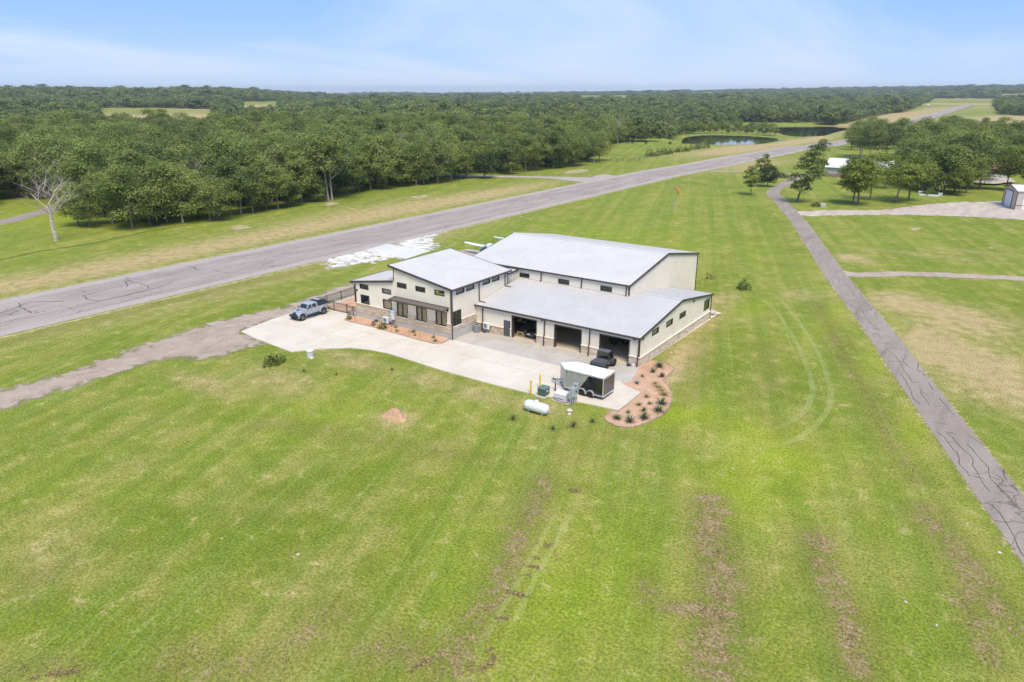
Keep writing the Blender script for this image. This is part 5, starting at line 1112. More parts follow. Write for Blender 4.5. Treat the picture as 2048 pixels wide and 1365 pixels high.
m = MB(); m.lathe([(.12,0),(.12,.05),(.06,.1)], (.26,-.14,.72), 'y', 12); m.build('regulator', M_GALV, gm)

# --- black iron fence round the side yard
def fence(label, pts, h, n_seg_pickets=0.12, gate=None, z0=0.1):
    f = thing('iron_fence', label, 'fence', (pts[0][0], pts[0][1], 0)); ox, oy = pts[0]
    for (x, y) in pts: m = MB(); m.box(x-ox-.035,x-ox+.035,y-oy-.035,y-oy+.035,0.0,h+z0+.06); m.taper(x-ox-.05,x-ox+.05,y-oy-.05,y-oy+.05,h+z0+.06,h+z0+.11,.04,.04); m.build('post', M_IRON, f)
    pm = None
    for (x0, y0), (x1, y1) in zip(pts, pts[1:]):
        L = math.hypot(x1-x0, y1-y0)
        for z in (z0+.06, h+z0-.12, h+z0): m = MB(); m.tube([(x0-ox,y0-oy,z),(x1-ox,y1-oy,z)], .018, 4); m.build('rail', M_IRON, f)
        n = int(L/n_seg_pickets)
        for k in range(1, n):
            if pm is None: mm = MB(); mm.box(-.010,.010,-.010,.010,0,h-.02); pm = mm.mesh('picket', M_IRON)
            link('picket', pm, f, (x0-ox+(x1-x0)*k/n, y0-oy+(y1-y0)*k/n, z0+.04))
    return f
M_IRON = paint('black_iron', (.015,.015,.02), .5)
fence('black iron fence panel run along the gravel lane behind the side yard', [(-45.43, -4.85), (-45.67, -3.40), (-45.75, -0.72), (-46.05, 2.09)], 1.35, 0.125, z0=.1)
fence('black iron fence and gate across the front of the mulched side yard', [(-45.43, -4.85), (-42.78, -4.72), (-40.41, -4.59), (-38.87, -4.88), (-38.69, -4.40)], 1.25, 0.125, z0=.08)

# --- small things round the house
M_ROCK = paint('pale_rock', (.58,.50,.41), .9, var=.25, scale=4, bump=.4)
def rock(name, label, loc, r, seed, mat=None, cat='rock', group=None, flat=.6):
    rs = random.Random(seed); bm = bmesh.new(); bmesh.ops.create_icosphere(bm, subdivisions=2, radius=r)
    for v in bm.verts: v.co *= rs.uniform(.75, 1.2); v.co.z *= flat
    me = bpy.data.meshes.new(name); bm.to_mesh(me); bm.free(); me.materials.append(mat or M_ROCK); o = link(name, me, None, (loc[0], loc[1], loc[2]+r*flat*.55)); o.rotation_euler = (0, 0, rs.uniform(0, 6)); return tag(o, label, cat, group)
def mound(name, label, loc, rx, ry, h, mat, seed, cat):
    rs = random.Random(seed); V = []; F = []; N, K = 28, 9
    ph = [rs.uniform(0, 6.3) for _ in range(6)]
    for j in range(K+1):
        for i in range(N):
            a = 2*math.pi*i/N; e = 1+.12*math.sin(2*a+ph[0])+.10*math.sin(3*a+ph[1])+.06*math.sin(5*a+ph[2]); q = j/K
            z = h*(math.cos(q*math.pi)*.5+.5)**.8+.12*h*math.sin(4*a+7*q+ph[3])*q*(1-q)*3+rs.uniform(-.05,.05)*h*(1-q)*q*4
            V.append((rx*q*e*math.cos(a), ry*q*e*math.sin(a), z-(.03 if j == K else 0)))
    for j in range(K):
        for i in range(N): F.append((j*N+i, j*N+(i+1)%N, (j+1)*N+(i+1)%N, (j+1)*N+i))
    me = bpy.data.meshes.new(name); me.from_pydata(V, [], F); me.materials.append(mat)
    for p in me.polygons: p.use_smooth = True
    return tag(link(name, me, None, loc), label, cat)
mound('dirt_pile', 'heap of bare orange soil standing alone on the lawn', (-12.86, -24.09, 0.00), 1.25, 1.0, .85, loose('orange_soil', (.46,.27,.15), (.56,.36,.22), 5, None, bump=1.0), 3, 'dirt pile')
t_ = thing('well_cap', 'pale concrete cylinder standing in the grass at the drive edge', 'well cap', (-31.59, -18.20, 0.00))
m = MB(); m.lathe([(.42,0),(.42,.72)], (0,0,0), 'z', 24); m.build('casing', paint('precast_grey', (.55,.54,.51), .8, var=.12), t_, True)
m = MB(); m.lathe([(.45,.72),(.45,.80),(.40,.83),(.02,.84)], (0,0,0), 'z', 24); m.build('lid', paint('precast_lid', (.66,.65,.62), .8), t_, True)
m = MB(); m.box(.35,.75,-.5,-.1,0,.06); m.build('splash_stone', M_ROCK, t_)
hose = MB(); hose.lathe([(.10,0),(.22,.02),(.26,.10),(.22,.18),(.10,.20)], (0,0,0), 'z', 18); tag(hose.build('hose_coil', M_BLACKP, None, True, (-.95,-.45,.10)), 'coiled black hose at the foot of the garage corner pier', 'hose')
jug = thing('jug', 'small white jug beside the hose coil at the garage corner', 'jug', (-.45,-.38,.10)); m = MB(); m.lathe([(.11,0),(.12,.03),(.12,.26),(.05,.34),(.05,.38)], (0,0,0), 'z', 14); m.build('bottle', M_PLATE, jug, True); m = MB(); m.cyl((0,0,.38),(0,0,.6),.015,n=6); m.build('spout', M_BLACKP, jug)
dh = MB(); dh.box(-.22,.22,-.10,.10,0,.10); dh.bevel(.03,1); tag(dh.build('splash_block', M_BLACKP, None, False, (-20.55,-.45,.098)), 'black splash block under the downspout left of the split unit', 'splash block')
dh = MB(); dh.taper(-.28,.28,-.16,.16,0,.22,.08,.06); dh.bevel(.03,1); tag(dh.build('bait_box', M_BLACKP, None, False, (-34.6,-4.95,.13)), 'small black box on the mulch below the house foundation', 'box')
for i in range(14):
    rs = random.Random(i); rock('rubble_stone', 'pale stone in the rubble heap behind the far garage corner', (.1+rs.uniform(-1.1,.5), 22.9+rs.uniform(-.8,.9), .07+(.22 if i > 8 else 0)), rs.uniform(.22,.42), i, group='rubble stones behind the garage')
rock('stone_block', 'white stone lying in the grass below the meter rack', (-.37,-13.97,0), .28, 31); rock('stone_chip', 'flat pale stone next to the white stone below the meter rack', (-.1,-14.4,0), .2, 32, flat=.3)
rock('litter_scrap', 'white scrap lying alone in the middle of the lawn', (-3.67, -42.66, 0.00), .10, 33, M_ROCK, 'scrap', None, .3)
rock('litter_scrap', 'small pale scrap on the lawn left of the white scrap', (-9.23, -44.44, 0.00), .07, 34, M_ROCK, 'scrap', None, .3)
rock('pale_stone', 'pinkish stone in the grass between the thatch rows and the path', (29.10, -25.28, 0.00), .10, 35); rock('pale_stone', 'small pale stone in the grass below the pinkish stone', (30.79, -26.41, 0.00), .08, 36)
rock('pale_stone', 'white stone at the near edge of the asphalt path', (33.42, -16.50, 0.00), .14, 37, flat=.35); rock('pale_stone', 'pale stones in the dry grass beside the garage end wall', (1.08, 6.26, 0.00), .16, 38, flat=.4)
for i, q in enumerate([(-36.70, -6.89), (-33.60, -6.79), (-30.27, -6.91), (-27.28, -6.89), (-25.49, -6.98)]):
    s_ = thing('path_light', 'thin brown stake light in the house bed, number %s from the fence end' % ('one two three four five'.split()[i]), 'path light', (q[0], q[1]+.25, .13), 0, 'stake lights along the house bed')
    m = MB(); m.cyl((0,0,0),(0,0,.62),.014,n=6); m.build('stake', M_RAMP, s_); m = MB(); m.lathe([(.02,.60),(.08,.60),(.03,.68)], (0,0,0), 'z', 10); m.build('shade', M_RAMP, s_)
m = MB(); m.box(-.3,.3,-.16,.16,.0,.18); m.bevel(.04,1); tag(m.build('cooler', M_PLATE, None, False, (*(-41.25, -3.50), .09)), 'small white and dark cooler on the mulch inside the side yard fence', 'cooler')
ws = thing('windsock', 'orange windsock drooping from a thin pole in the open field', 'windsock', (-40.88, 106.36, 0.00)); ws.scale = (1.3, 1.3, 1.12)
m = MB(); m.cyl((0,0,0),(0,0,4.5),.05,.035,8); m.build('pole', M_GALV, ws)
m = MB(); m.tube([(0,0,4.5),(.25,.1,4.55),(.45,.2,4.3),(.65,.3,3.6),(.85,.4,2.6)], [.12,.26,.25,.2,.13], 12, False); m.build('sock', paint('sock_orange', (.62,.20,.06), .8, var=.15), ws, True)

# ---------------------------------------------------------------- the neighbour's house and shed
nh = thing('neighbour_house', 'low grey house with white metal roof and stone base among the trees', 'house', (-26.6, 208.0, -.5))
M_NW = paint('blue_grey_siding', (.44,.435,.42), .7, var=.06); M_NR = paint('white_metal_roof', (.72,.70,.67), .5, .0, var=.05)
m = MB(); m.box(0,32,0,11,0,3.4); m.build('wall', M_NW, nh)
m = MB(); m.box(-.12,32.12,-.12,11.12,0,1.1); m.build('stone_base', stone_mat('rubble_stone', (.25,.15,.10), (.33,.23,.16), (.2,.13,.09)), nh)
m = MB(); m.prism([(-.6,3.25),(5.5,5.9),(11.6,3.25),(11.6,3.38),(5.5,6.05),(-.6,3.38)], 'x', -.6, 32.6); nr = m.build('roof', M_NR, nh)
m = MB(); m.box(10,18,4.9,6.1,5.9,6.5); m.build('ridge_vent', paint('vent_blue', (.30,.38,.50), .5), nr)
for x in (6, 13, 20, 27): m = MB(); m.box(x,x+1.4,-.1,.02,1.4,2.8); w_ = m.build('window', M_CARGLASS, nh); m = MB(); m.box(x-.1,x+1.5,-.13,-.1,1.3,1.4); m.build('sill', M_PLATE, w_)
m = MB(); m.box(16.5,17.5,-.12,.02,.3,2.5); m.build('door', M_RAMP, nh)
A_, B_ = (27.29, 162.90), (30.32, 152.96)
ang = math.atan2(B_[1]-A_[1], B_[0]-A_[0]); LAB = math.hypot(B_[0]-A_[0], B_[1]-A_[1])
sh = thing('metal_shed', 'pale metal shed with maroon trim and white door by the gravel lot', 'shed', (A_[0], A_[1], 0), ang)
M_SHED = paint('shed_siding', (.52,.465,.41), .6, var=.05); M_MAROON = paint('maroon_trim', (.13,.03,.035), .5)
m = MB(); m.prism([(0,0),(LAB,0),(LAB,4.6),(LAB/2,5.5),(0,4.6)], 'y', 0, 14); m.build('wall', M_SHED, sh)
m = MB(); m.prism([(-.3,4.55),(LAB/2,5.52),(LAB+.3,4.55),(LAB+.3,4.68),(LAB/2,5.65),(-.3,4.68)], 'y', -.3, 14.3); m.build('roof', M_NR, sh)
m = MB(); m.box(LAB*.18,LAB*.68,-.05,0,.05,4.0); m.build('door', M_PLATE, sh)
for a, b in ((LAB*.14,LAB*.18),(LAB*.68,LAB*.72)): m = MB(); m.box(a,b,-.07,0,0,4.15); m.build('door_trim', M_MAROON, sh)
m = MB(); m.box(LAB*.14,LAB*.72,-.07,0,4.15,4.3); m.build('door_trim', M_MAROON, sh)
for x in (-.02, LAB-.14): m = MB(); m.box(x,x+.16,-.04,.12,0,4.6); m.build('corner_trim', M_MAROON, sh)
m = MB(); m.box(LAB,LAB+.04,1.5,4.2,.05,2.6); m.build('side_door', M_PLATE, sh)
m = MB(); m.box(LAB,LAB+.05,-.0,14,1.0,1.12); m.build('belt_trim', M_MAROON, sh)
m = MB(); m.prism([(-.36,4.5),(LAB/2,5.48),(LAB+.36,4.5),(LAB+.36,4.72),(LAB/2,5.7),(-.36,4.72)], 'y', -.36, -.3); m.build('rake_trim', M_MAROON, sh)
# garden island, utility boxes, patio
pi_ = thing('planter_bed', 'raised white edged planting bed on the neighbour lawn', 'planter', (9.81, 169.19, 0.00))
m = MB(); m.box(-2.4,2.4,-1.0,1.0,0,.5); m.bevel(.05,1); m.build('edging', M_PLATE, pi_); m = MB(); m.box(-2.25,2.25,-.88,.88,.5,.53); m.build('soil', M_RAMP, pi_)
for px, lb in (((7.31, 171.24, -0.00), 'pale green utility box left of the planting bed'), ((12.48, 169.82, 0.00), 'pale teal utility box right of the planting bed'), ((-9.94, 129.53, 0.00), 'pale utility box beside the bush at the gravel lot')):
    u_ = thing('utility_box', lb, 'utility box', px, 0, 'pale utility boxes'); m = MB(); m.box(-.5,.5,-.4,.4,0,.8); m.bevel(.03,1); m.build('cabinet', paint('box_pale', (.50,.56,.52), .5), u_); m = MB(); m.taper(-.55,.55,-.45,.45,.8,.92,.05,.05); m.build('lid', paint('box_pale2', (.58,.62,.58), .5), u_)
gc = thing('golf_cart', 'white golf cart parked on the patio beneath the trees', 'golf cart', (19.67, 245.79, -0.91), R(20))
m = MB(); m.box(-1.2,1.2,-.6,.6,.3,.7); m.bevel(.08,1); m.build('body', M_PLATE, gc); m = MB(); m.box(-.9,.7,-.62,.62,1.85,1.93); m.bevel(.03,1); m.build('roof', M_PLATE, gc); m = MB(); m.box(-.6,.1,-.55,.55,.7,1.0); m.build('seat', M_BLACKP, gc)
for x in (-.85,.65):
    for y in (-.55,.55): m = MB(); m.cyl((x,y,.6),(x,y,1.87),.025,n=6); m.build('post', M_BLACKP, gc)
for x in (-.8,.8):
    for s in (1,-1): wheel(gc, x, s*.5, .24, .18, M_RIM, s)
sheet('patio', [(15.62, 225.15), (18.20, 244.71), (25.76, 244.28), (29.13, 224.38), (24.00, 212.50), (18.56, 211.68)], M_PALEGRAVEL, 0.03, rimw=.5)
cn_ = thing('garden_pool', 'round green rimmed pool on the patio by the trees', 'pool', (23.86, 223.93, -0.78)); m = MB(); m.lathe([(2.6,0),(2.6,.55),(2.45,.55),(2.45,.4)], (0,0,0), 'z', 24); m.build('rim', M_GREEN, cn_); m = MB(); m.lathe([(2.44,.40),(.01,.41)], (0,0,0), 'z', 24); m.build('water', M_WATER, cn_)
rr = thing('red_roof_shed', 'small shed with red roof half hidden behind the trees at the frame edge', 'shed', (24.04, 251.16, -0.94)); m = MB(); m.box(-3,3,-2.5,2.5,0,2.6); m.build('wall', M_RAMP, rr); m = MB(); m.prism([(-2.9,2.5),(0,3.9),(2.9,2.5),(0,3.75)], 'x', -3.4, 3.4); m.build('roof', paint('red_roof', (.30,.09,.07), .6), rr)
# field fence beyond the runway
ff = thing('field_fence', 'grey pipe rail fence along the meadow beyond the runway', 'fence', (0, 0, 0))
fp = [(-115.44, 215.38), (-113.11, 219.29), (-110.72, 223.16), (-108.25, 226.98), (-110.98, 234.77), (-111.17, 245.79), (-111.86, 264.38)]
fp2 = arclen_resample(fp, 3.0)
for x, y in fp2: m = MB(); m.cyl((x,y,terrain(x,y)-.1),(x,y,terrain(x,y)+1.4),.07,n=6); m.build('post', M_RAMP, ff)
for z in (.5,.9,1.3): m = MB(); m.tube([(x,y,terrain(x,y)+z) for x, y in fp2], .035, 4); m.build('rail', M_RAMP, ff)
# far farm buildings and parked machines by the runway end
for i, (q, w_, lb) in enumerate((((-1145.21, 511.76, 5.40), 16, 'tiny white farmhouse at the left end of the yellow far field'), ((-167.21, 1675.24, 1.03), 13, 'tiny pale hangar building beside the far end of the runway'))):
    f_ = thing('far_house', lb, 'house', q, .3); m = MB(); m.box(-w_/2,w_/2,-5,5,0,4.5); m.build('wall', M_PLATE, f_); m = MB(); m.prism([(-5.6,4.3),(0,7.5),(5.6,4.3)], 'x', -w_/2-.6, w_/2+.6); m.build('roof', M_NR, f_); m = MB(); m.box(-2,2,-5.1,-5,0,3.2); m.build('door', M_RAMP, f_)
for q, lb in (((-139.89, 1571.83, 0.97), 'tiny white vehicle parked by the far runway end under trees'), ((-140.50, 1270.45, -1.19), 'tiny white machine parked at the wood edge left of the far runway')):
    v_ = thing('far_vehicle', lb, 'vehicle', q, .2); m = MB(); m.box(-3,3,-1.2,1.2,.5,1.8); m.bevel(.2,1); m.build('body', M_PLATE, v_); m = MB(); m.taper(-1.4,1.6,-1.1,1.1,1.8,2.8,.4,.2); m.build('cab', M_PLATE, v_)
    for x in (-1.9,1.9):
        for s in (1,-1): m = MB(); m.lathe([(.2,-.15),(.5,-.15),(.5,.15),(.2,.15)],(x,s*1.05,.5),'y',10); m.build('wheel', M_TYRE, v_)

# ---------------------------------------------------------------- trees
def leaf_mat(name, c0, c1, c2, trans=0.35):
    t = NT(name); oi = t.n.new('ShaderNodeObjectInfo'); r = oi.outputs['Random']; tint = t.attr('tint')
    col = t.mix(t.math('ADD', t.math('MULTIPLY', r, 0.8), t.ramp(t.noise(t.mapping(oi.outputs['Location'], (1, 1, 0)), 0.018, 3, 0.6), 0.35, 0.65, -0.1, 0.35), True), c0, c1); col = t.mix(t.ramp(tint, 0.3, 1.0, 0.0, 0.7), col, c2); col = t.scale(col, t.ramp(tint, 0.0, 1.0, 0.80, 1.16))
    d = t.bsdf(col, 0.65, 0, 0.25); tl = t.n.new('ShaderNodeBsdfTranslucent'); t.put(tl.inputs[0], t.scale(col, 1.15))
    mx = t.n.new('ShaderNodeMixShader'); mx.inputs[0].default_value = trans; t.l.new(d, mx.inputs[1]); t.l.new(tl.outputs[0], mx.inputs[2]); return t.finish(mx.outputs[0])
M_OAK = leaf_mat('oak_leaves', (0.078, 0.118, 0.030), (0.255, 0.305, 0.066), (0.330, 0.350, 0.098), 0.28)
M_OAKB = leaf_mat('bright_oak_leaves', (0.150, 0.205, 0.028), (0.225, 0.265, 0.04), (0.31, 0.33, 0.07))
M_CEDAR = leaf_mat('cedar_leaves', (0.055, 0.08, 0.026), (0.075, 0.10, 0.03), (0.11, 0.13, 0.045), 0.2)
M_FARLEAF = leaf_mat('far_leaves', (0.055, 0.092, 0.030), (0.245, 0.295, 0.072), (0.29, 0.31, 0.09), 0.25)
M_BARK = paint('bark', (0.16, 0.13, 0.105), 0.95, var=0.3, scale=4, bump=0.5)
M_PALEBARK = paint('pale_bark', (0.36, 0.31, 0.265), 0.95, var=0.3, scale=4, bump=0.5)
M_REDBARK = paint('peeling_bark', (0.52, 0.44, 0.37), 0.95, var=0.45, scale=3, bump=0.5)
def quads_mesh(name, C, N, S, tint, mat, rs, aspect=(0.6, 1.0)):
    """many small leaf faces: centres, normals, sizes"""
    n = len(C); N = N/np.maximum(np.linalg.norm(N, axis=1, keepdims=True), 1e-6)
    a = rs.normal(size=(n, 3)); U = np.cross(N, a); U /= np.maximum(np.linalg.norm(U, axis=1, keepdims=True), 1e-6); W = np.cross(N, U)
    S = S[:, None]; k = rs.uniform(aspect[0], aspect[1], size=(n, 1))
    bend = N*S*rs.uniform(-.25, .25, size=(n, 1))
    co = np.stack([C-U*S*.5, C-W*S*.5*k+bend, C+U*S*.5, C+W*S*.5*k+bend], 1).reshape(-1, 3).astype(np.float32)
    me = bpy.data.meshes.new(name); me.vertices.add(n*4); me.vertices.foreach_set('co', co.ravel())
    me.loops.add(n*4); me.loops.foreach_set('vertex_index', np.arange(n*4, dtype=np.int32)); me.polygons.add(n)
    me.polygons.foreach_set('loop_start', (np.arange(n)*4).astype(np.int32)); me.polygons.foreach_set('loop_total', np.full(n, 4, np.int32)); me.update(calc_edges=True)
    at = me.attributes.new('tint', 'FLOAT', 'POINT'); at.data.foreach_set('value', np.repeat(tint, 4).astype(np.float32)); me.materials.append(mat); return me
def crown_points(seed, H, Rc, base, nc, per, leaf, rclump=(0.26, 0.42), lean=0.0, top=1.0):
    rs = np.random.RandomState(seed); zc = (base+1)/2*H; hz = (1-base)/2*H
    C = []; N = []; S = []; T = []
    k = 0
    while k < nc:
        d = rs.normal(size=3); d /= np.linalg.norm(d); u = rs.uniform(0.35, 1.0)**0.5
        wid = 1.0-0.30*max(0, d[2])*top
        p = np.array([d[0]*Rc*u*wid, d[1]*Rc*u*wid, zc+d[2]*hz*u]); rc = Rc*rs.uniform(*rclump)
        p[2] = min(p[2], H-rc*0.7); p[0] += lean*(p[2]/H)**1.5
        ct = rs.uniform(0, 1); n = int(per*rs.uniform(0.7, 1.3))
        q = rs.normal(size=(n, 3)); q /= np.linalg.norm(q, axis=1, keepdims=True); q[:, 2] = np.where(q[:, 2] < -0.35, -q[:, 2], q[:, 2])
        rad = rc*rs.uniform(0.55, 1.12, size=(n, 1)); pos = p+q*rad*np.array([1.1, 1.1, 0.8])
        C.append(pos); N.append(q*0.7+np.array([0, 0, 0.5])+rs.normal(size=(n, 3))*0.45); S.append(leaf*rs.uniform(0.6, 1.35, n)); T.append(np.clip(ct*0.7+rs.uniform(0, 0.28, n), 0, 1)); k += 1
    return np.concatenate(C), np.concatenate(N), np.concatenate(S), np.concatenate(T), rs
def trunk_mb(seed, H, r, base, Rc, lean=0.0, twin=False):
    rs = random.Random(seed); m = MB()
    def stem(ox, oy, bend):
        top = H*(base+0.45*(1-base)); n = 6; pts = []
        for i in range(n+1):
            f = i/n; pts.append((ox+bend*f*f+lean*(top*f/H)**1.5+0.12*math.sin(3*f+seed), oy+0.12*math.cos(4*f+seed), -0.15+top*f))
        m.tube(pts, [r*(1.35 if i == 0 else 1)*(1-0.62*i/n) for i in range(n+1)], 8)
        for k in range(5):
            f = rs.uniform(0.5, 1.0); i = min(int(f*n), n-1); b = Vector(pts[i]); a = rs.uniform(0, 6.28); L = Rc*rs.uniform(0.5, 0.85)
            m.tube([b, b+Vector((math.cos(a)*L*.45, math.sin(a)*L*.45, L*.35)), b+Vector((math.cos(a)*L, math.sin(a)*L, L*.8))], [r*.42, r*.26, r*.10], 6)
    stem(0, 0, rs.uniform(-.4, .4))
    if twin: stem(0.9, 0.5, 0.7)
    return m
KINDS = {}
def tree_kind(key, seed, H, Rc, base, nc, per, leaf, r, mat, bark=None, rclump=(0.26, 0.42), lean=0.0, twin=False):
    C, N, S, T, rs = crown_points(seed, H, Rc, base, nc, per, leaf, rclump, lean)
    KINDS[key] = (quads_mesh('crown', C, N, S, T, mat, rs), trunk_mb(seed, H, r, base, Rc, lean, twin).mesh('trunk', bark or M_BARK, True), H)
for i, (H, Rc, base) in enumerate(((13, 5.4, .14), (14, 4.8, .18), (12, 5.8, .12), (15, 5.2, .24), (11, 4.6, .08), (13, 4.2, .06), (14.5, 6.0, .24), (12.5, 5.0, .10))):
    tree_kind('oak%d' % i, 100+i, H, Rc, base, 50, 118, 0.37, 0.24, M_OAK, M_BARK if i % 3 else M_PALEBARK)
for i, (H, Rc, base) in enumerate(((9, 3.6, .26), (12, 4.4, .28), (8, 3.2, .3))):
    tree_kind('bright%d' % i, 140+i, H, Rc, base, 44, 100, 0.32, 0.2, M_OAKB)
tree_kind('slender', 160, 8, 1.7, .28, 26, 60, 0.34, 0.10, M_OAKB, rclump=(.35, .55))
tree_kind('lean', 161, 16, 3.7, .08, 66, 90, 0.36, 0.30, M_OAK, lean=5.8, rclump=(.22, .36))
tree_kind('leanlow', 165, 9, 3.3, .38, 34, 72, 0.40, 0.2, M_OAKB, lean=2.4)
tree_kind('twin', 162, 17, 6.2, .40, 52, 84, 0.52, 0.26, M_OAK, M_PALEBARK, twin=True)
tree_kind('dense', 163, 6.2, 3.2, .18, 40, 80, 0.36, 0.16, M_CEDAR, rclump=(.3, .45))
tree_kind('cedar', 164, 3.2, 1.3, .02, 24, 60, 0.26, 0.08, M_CEDAR, rclump=(.35, .55))
def tree(kind, label, x, y, h, rz, group=None, cat='tree', wid=1.0, name='oak_tree'):
    cr_, tk, H = KINDS[kind]; s = h/H
    o = thing(name, label, cat, (x, y, terrain(x, y)), rz, group); o.scale = (s*wid, s*wid, s)
    link('trunk', tk, o); link('crown', cr_, o); return o
rt = random.Random(11)
ORD = 'first second third fourth fifth sixth seventh eighth ninth tenth eleventh twelfth thirteenth fourteenth fifteenth sixteenth seventeenth eighteenth nineteenth twentieth twenty-first twenty-second twenty-third twenty-fourth twenty-fifth twenty-sixth twenty-seventh twenty-eighth twenty-ninth thirtieth thirty-first thirty-second thirty-third thirty-fourth thirty-fifth thirty-sixth thirty-seventh thirty-eighth'.split()
# front row of the wood beyond the runway, from the dead tree toward the meadow
FRONT = [((-138.79, 6.99), 9.5), ((-134.81, 7.53), 9), ((-135.15, 12.60), 12.5), ((-125.33, 11.99), 13.5), ((-125.82, 16.07), 10), ((-126.24, 20.40), 13), ((-123.36, 22.42), 12.5), ((-120.72, 27.47), 9), ((-119.81, 28.92), 9.5), ((-122.85, 34.43), 13.5), ((-123.33, 37.67), 12), ((-123.08, 40.60), 11), ((-122.96, 44.47), 12.5), ((-122.49, 47.72), 11), ((-123.68, 51.93), 9), ((-125.59, 58.02), 13.5), ((-123.85, 61.46), 7), ((-122.67, 65.67), 17), ((-127.39, 75.64), 13), ((-129.68, 81.88), 13), ((-129.80, 87.30), 14), ((-127.28, 90.47), 12), ((-128.42, 98.44), 12), ((-126.87, 104.11), 13), ((-125.64, 106.54), 11), ((-124.54, 112.10), 13.5), ((-125.31, 119.90), 12), ((-125.41, 125.06), 9), ((-125.85, 128.34), 12), ((-121.24, 146.80), 13), ((-120.78, 157.40), 13.5), ((-118.89, 163.02), 13), ((-117.15, 170.88), 13.5), ((-117.15, 175.66), 12), ((-117.16, 183.66), 13), ((-116.70, 190.01), 12), ((-118.30, 205.45), 13.5), ((-122.02, 216.75), 12)]
placed = []
for i, ((x, y), h) in enumerate(FRONT):
    kd = 'twin' if h == 17 else 'oak%d' % rt.randrange(8)
    lb = 'tall twin trunk oak with pale bare stems at the front of the wood' if h == 17 else '%s oak from the dead tree along the front row of the wood' % ORD[i]
    tree(kd, lb, x, y, h, rt.uniform(0, 6.28), 'front row of the wood beyond the runway'); placed.append((x, y))
tree('dense', 'round dark green tree standing clear of the wood at the taxi link', *(-119.89, 130.71), 8.2, 1.0); placed.append((-119.89, 130.71))
tree('lean', 'tall leaning tree with ragged crown beside the bend of the asphalt path', *(-17.58, 134.76), 16.5, R(-20), name='leaning_tree')
tree('slender', 'slim young tree alone on the grass left of the path bend', *(-32.03, 141.14), 8.4, 0.4, name='young_tree', wid=1.2)
tree('dense', 'small round dark tree beside the young tree near the path bend', *(-33.80, 163.19), 6.4, 2.0, name='round_tree')
tree('slender', 'slim oak just behind the round dark tree near the path bend', *(-37.88, 171.17), 9.6, 2.2, name='small_oak', wid=1.15)
NEIGH = [('bright0', ((-4.78, 139.38)), 10.4, 'left stem of the pair of trees beside the gravel lot'), ('bright2', ((-3.55, 138.65)), 11.8, 'right stem of the pair of trees beside the gravel lot'), ('bright1', ((-2.42, 150.45)), 12.8, 'rounded green tree just behind the pair beside the gravel lot'), ('leanlow', ((4.05, 148.25)), 10.2, 'tree with a slanting trunk on the neighbour lawn'), ('bright0', ((6.41, 154.92)), 12.2, 'broad tree right of the slanting trunk on the neighbour lawn'), ('bright1', ((27.31, 199.07)), 13.5, 'bright green tree just behind the metal shed'), ('bright0', ((32.72, 196.99)), 13.0, 'bright green tree at the frame edge behind the metal shed'),
         ('bright1', ((17.99, 181.94)), 10.5, 'bright tree standing forward of the grove, nearest the metal shed'), ('bright2', ((16.80, 174.17)), 8.0, 'small bright tree at the front of the grove left of the shed'), ('oak2', ((20.24, 198.24)), 14.0, 'stout trunked oak beside the patio at the right of the grove'),
         ('dense', ((-11.82, 182.32)), 8.5, 'dark leafy tree against the front of the neighbour house'), ('bright1', ((-3.07, 179.27)), 10.5, 'leafy tree hiding the middle of the neighbour house')]
for kd, (x, y), h, lb in NEIGH: tree(kd, lb, x, y, h, rt.uniform(0, 6.28), 'trees round the neighbour house')
grove = [((6.57, 183.62), 13), ((7.37, 192.68), 14), ((9.95, 181.62), 12), ((11.31, 178.26), 13), ((12.86, 176.61), 12.5), ((15.02, 181.09), 13), ((9.92, 202.27), 15), ((15.60, 194.32), 15), ((17.21, 206.65), 15.5), ((0.69, 192.51), 12), ((2.70, 201.90), 13), ((21.54, 222.03), 14), ((12.35, 210.27), 15)]
for i, ((x, y), h) in enumerate(grove): tree('oak%d' % (i % 8), 'grove oak on the neighbour lawn, %s counting outward from the planting bed' % ORD[i], x, y, h*1.1, rt.uniform(0, 6.28), 'grove by the planting bed')
GROVE_BACK = [(-39.79, 301.45), (-23.28, 300.50), (1.76, 234.91), (16.61, 245.59), (41.97, 265.55), (58.06, 519.04), (31.50, 585.68), (0.02, 597.62), (-34.29, 573.59), (-55.06, 507.25), (-57.31, 432.97), (-48.79, 347.79)]
xs_ = [p[0] for p in GROVE_BACK]; ys_ = [p[1] for p in GROVE_BACK]; cnt = 0; gb = []
while cnt < 4000 and len(gb) < 92:
    cnt += 1; x, y = rt.uniform(min(xs_), max(xs_)), rt.uniform(min(ys_), max(ys_))
    if poly_dist(x, y, GROVE_BACK) > 0 or (-29 < x < 8 and 203 < y < 223) or any((x-a)**2+(y-b)**2 < 42 for a, b in gb): continue
    gb.append((x, y)); tree('oak%d' % rt.randrange(8), 'oak in the dense grove behind the neighbour house', x, y, rt.uniform(12, 19), rt.uniform(0, 6.28), 'oaks of the grove behind the neighbour house')

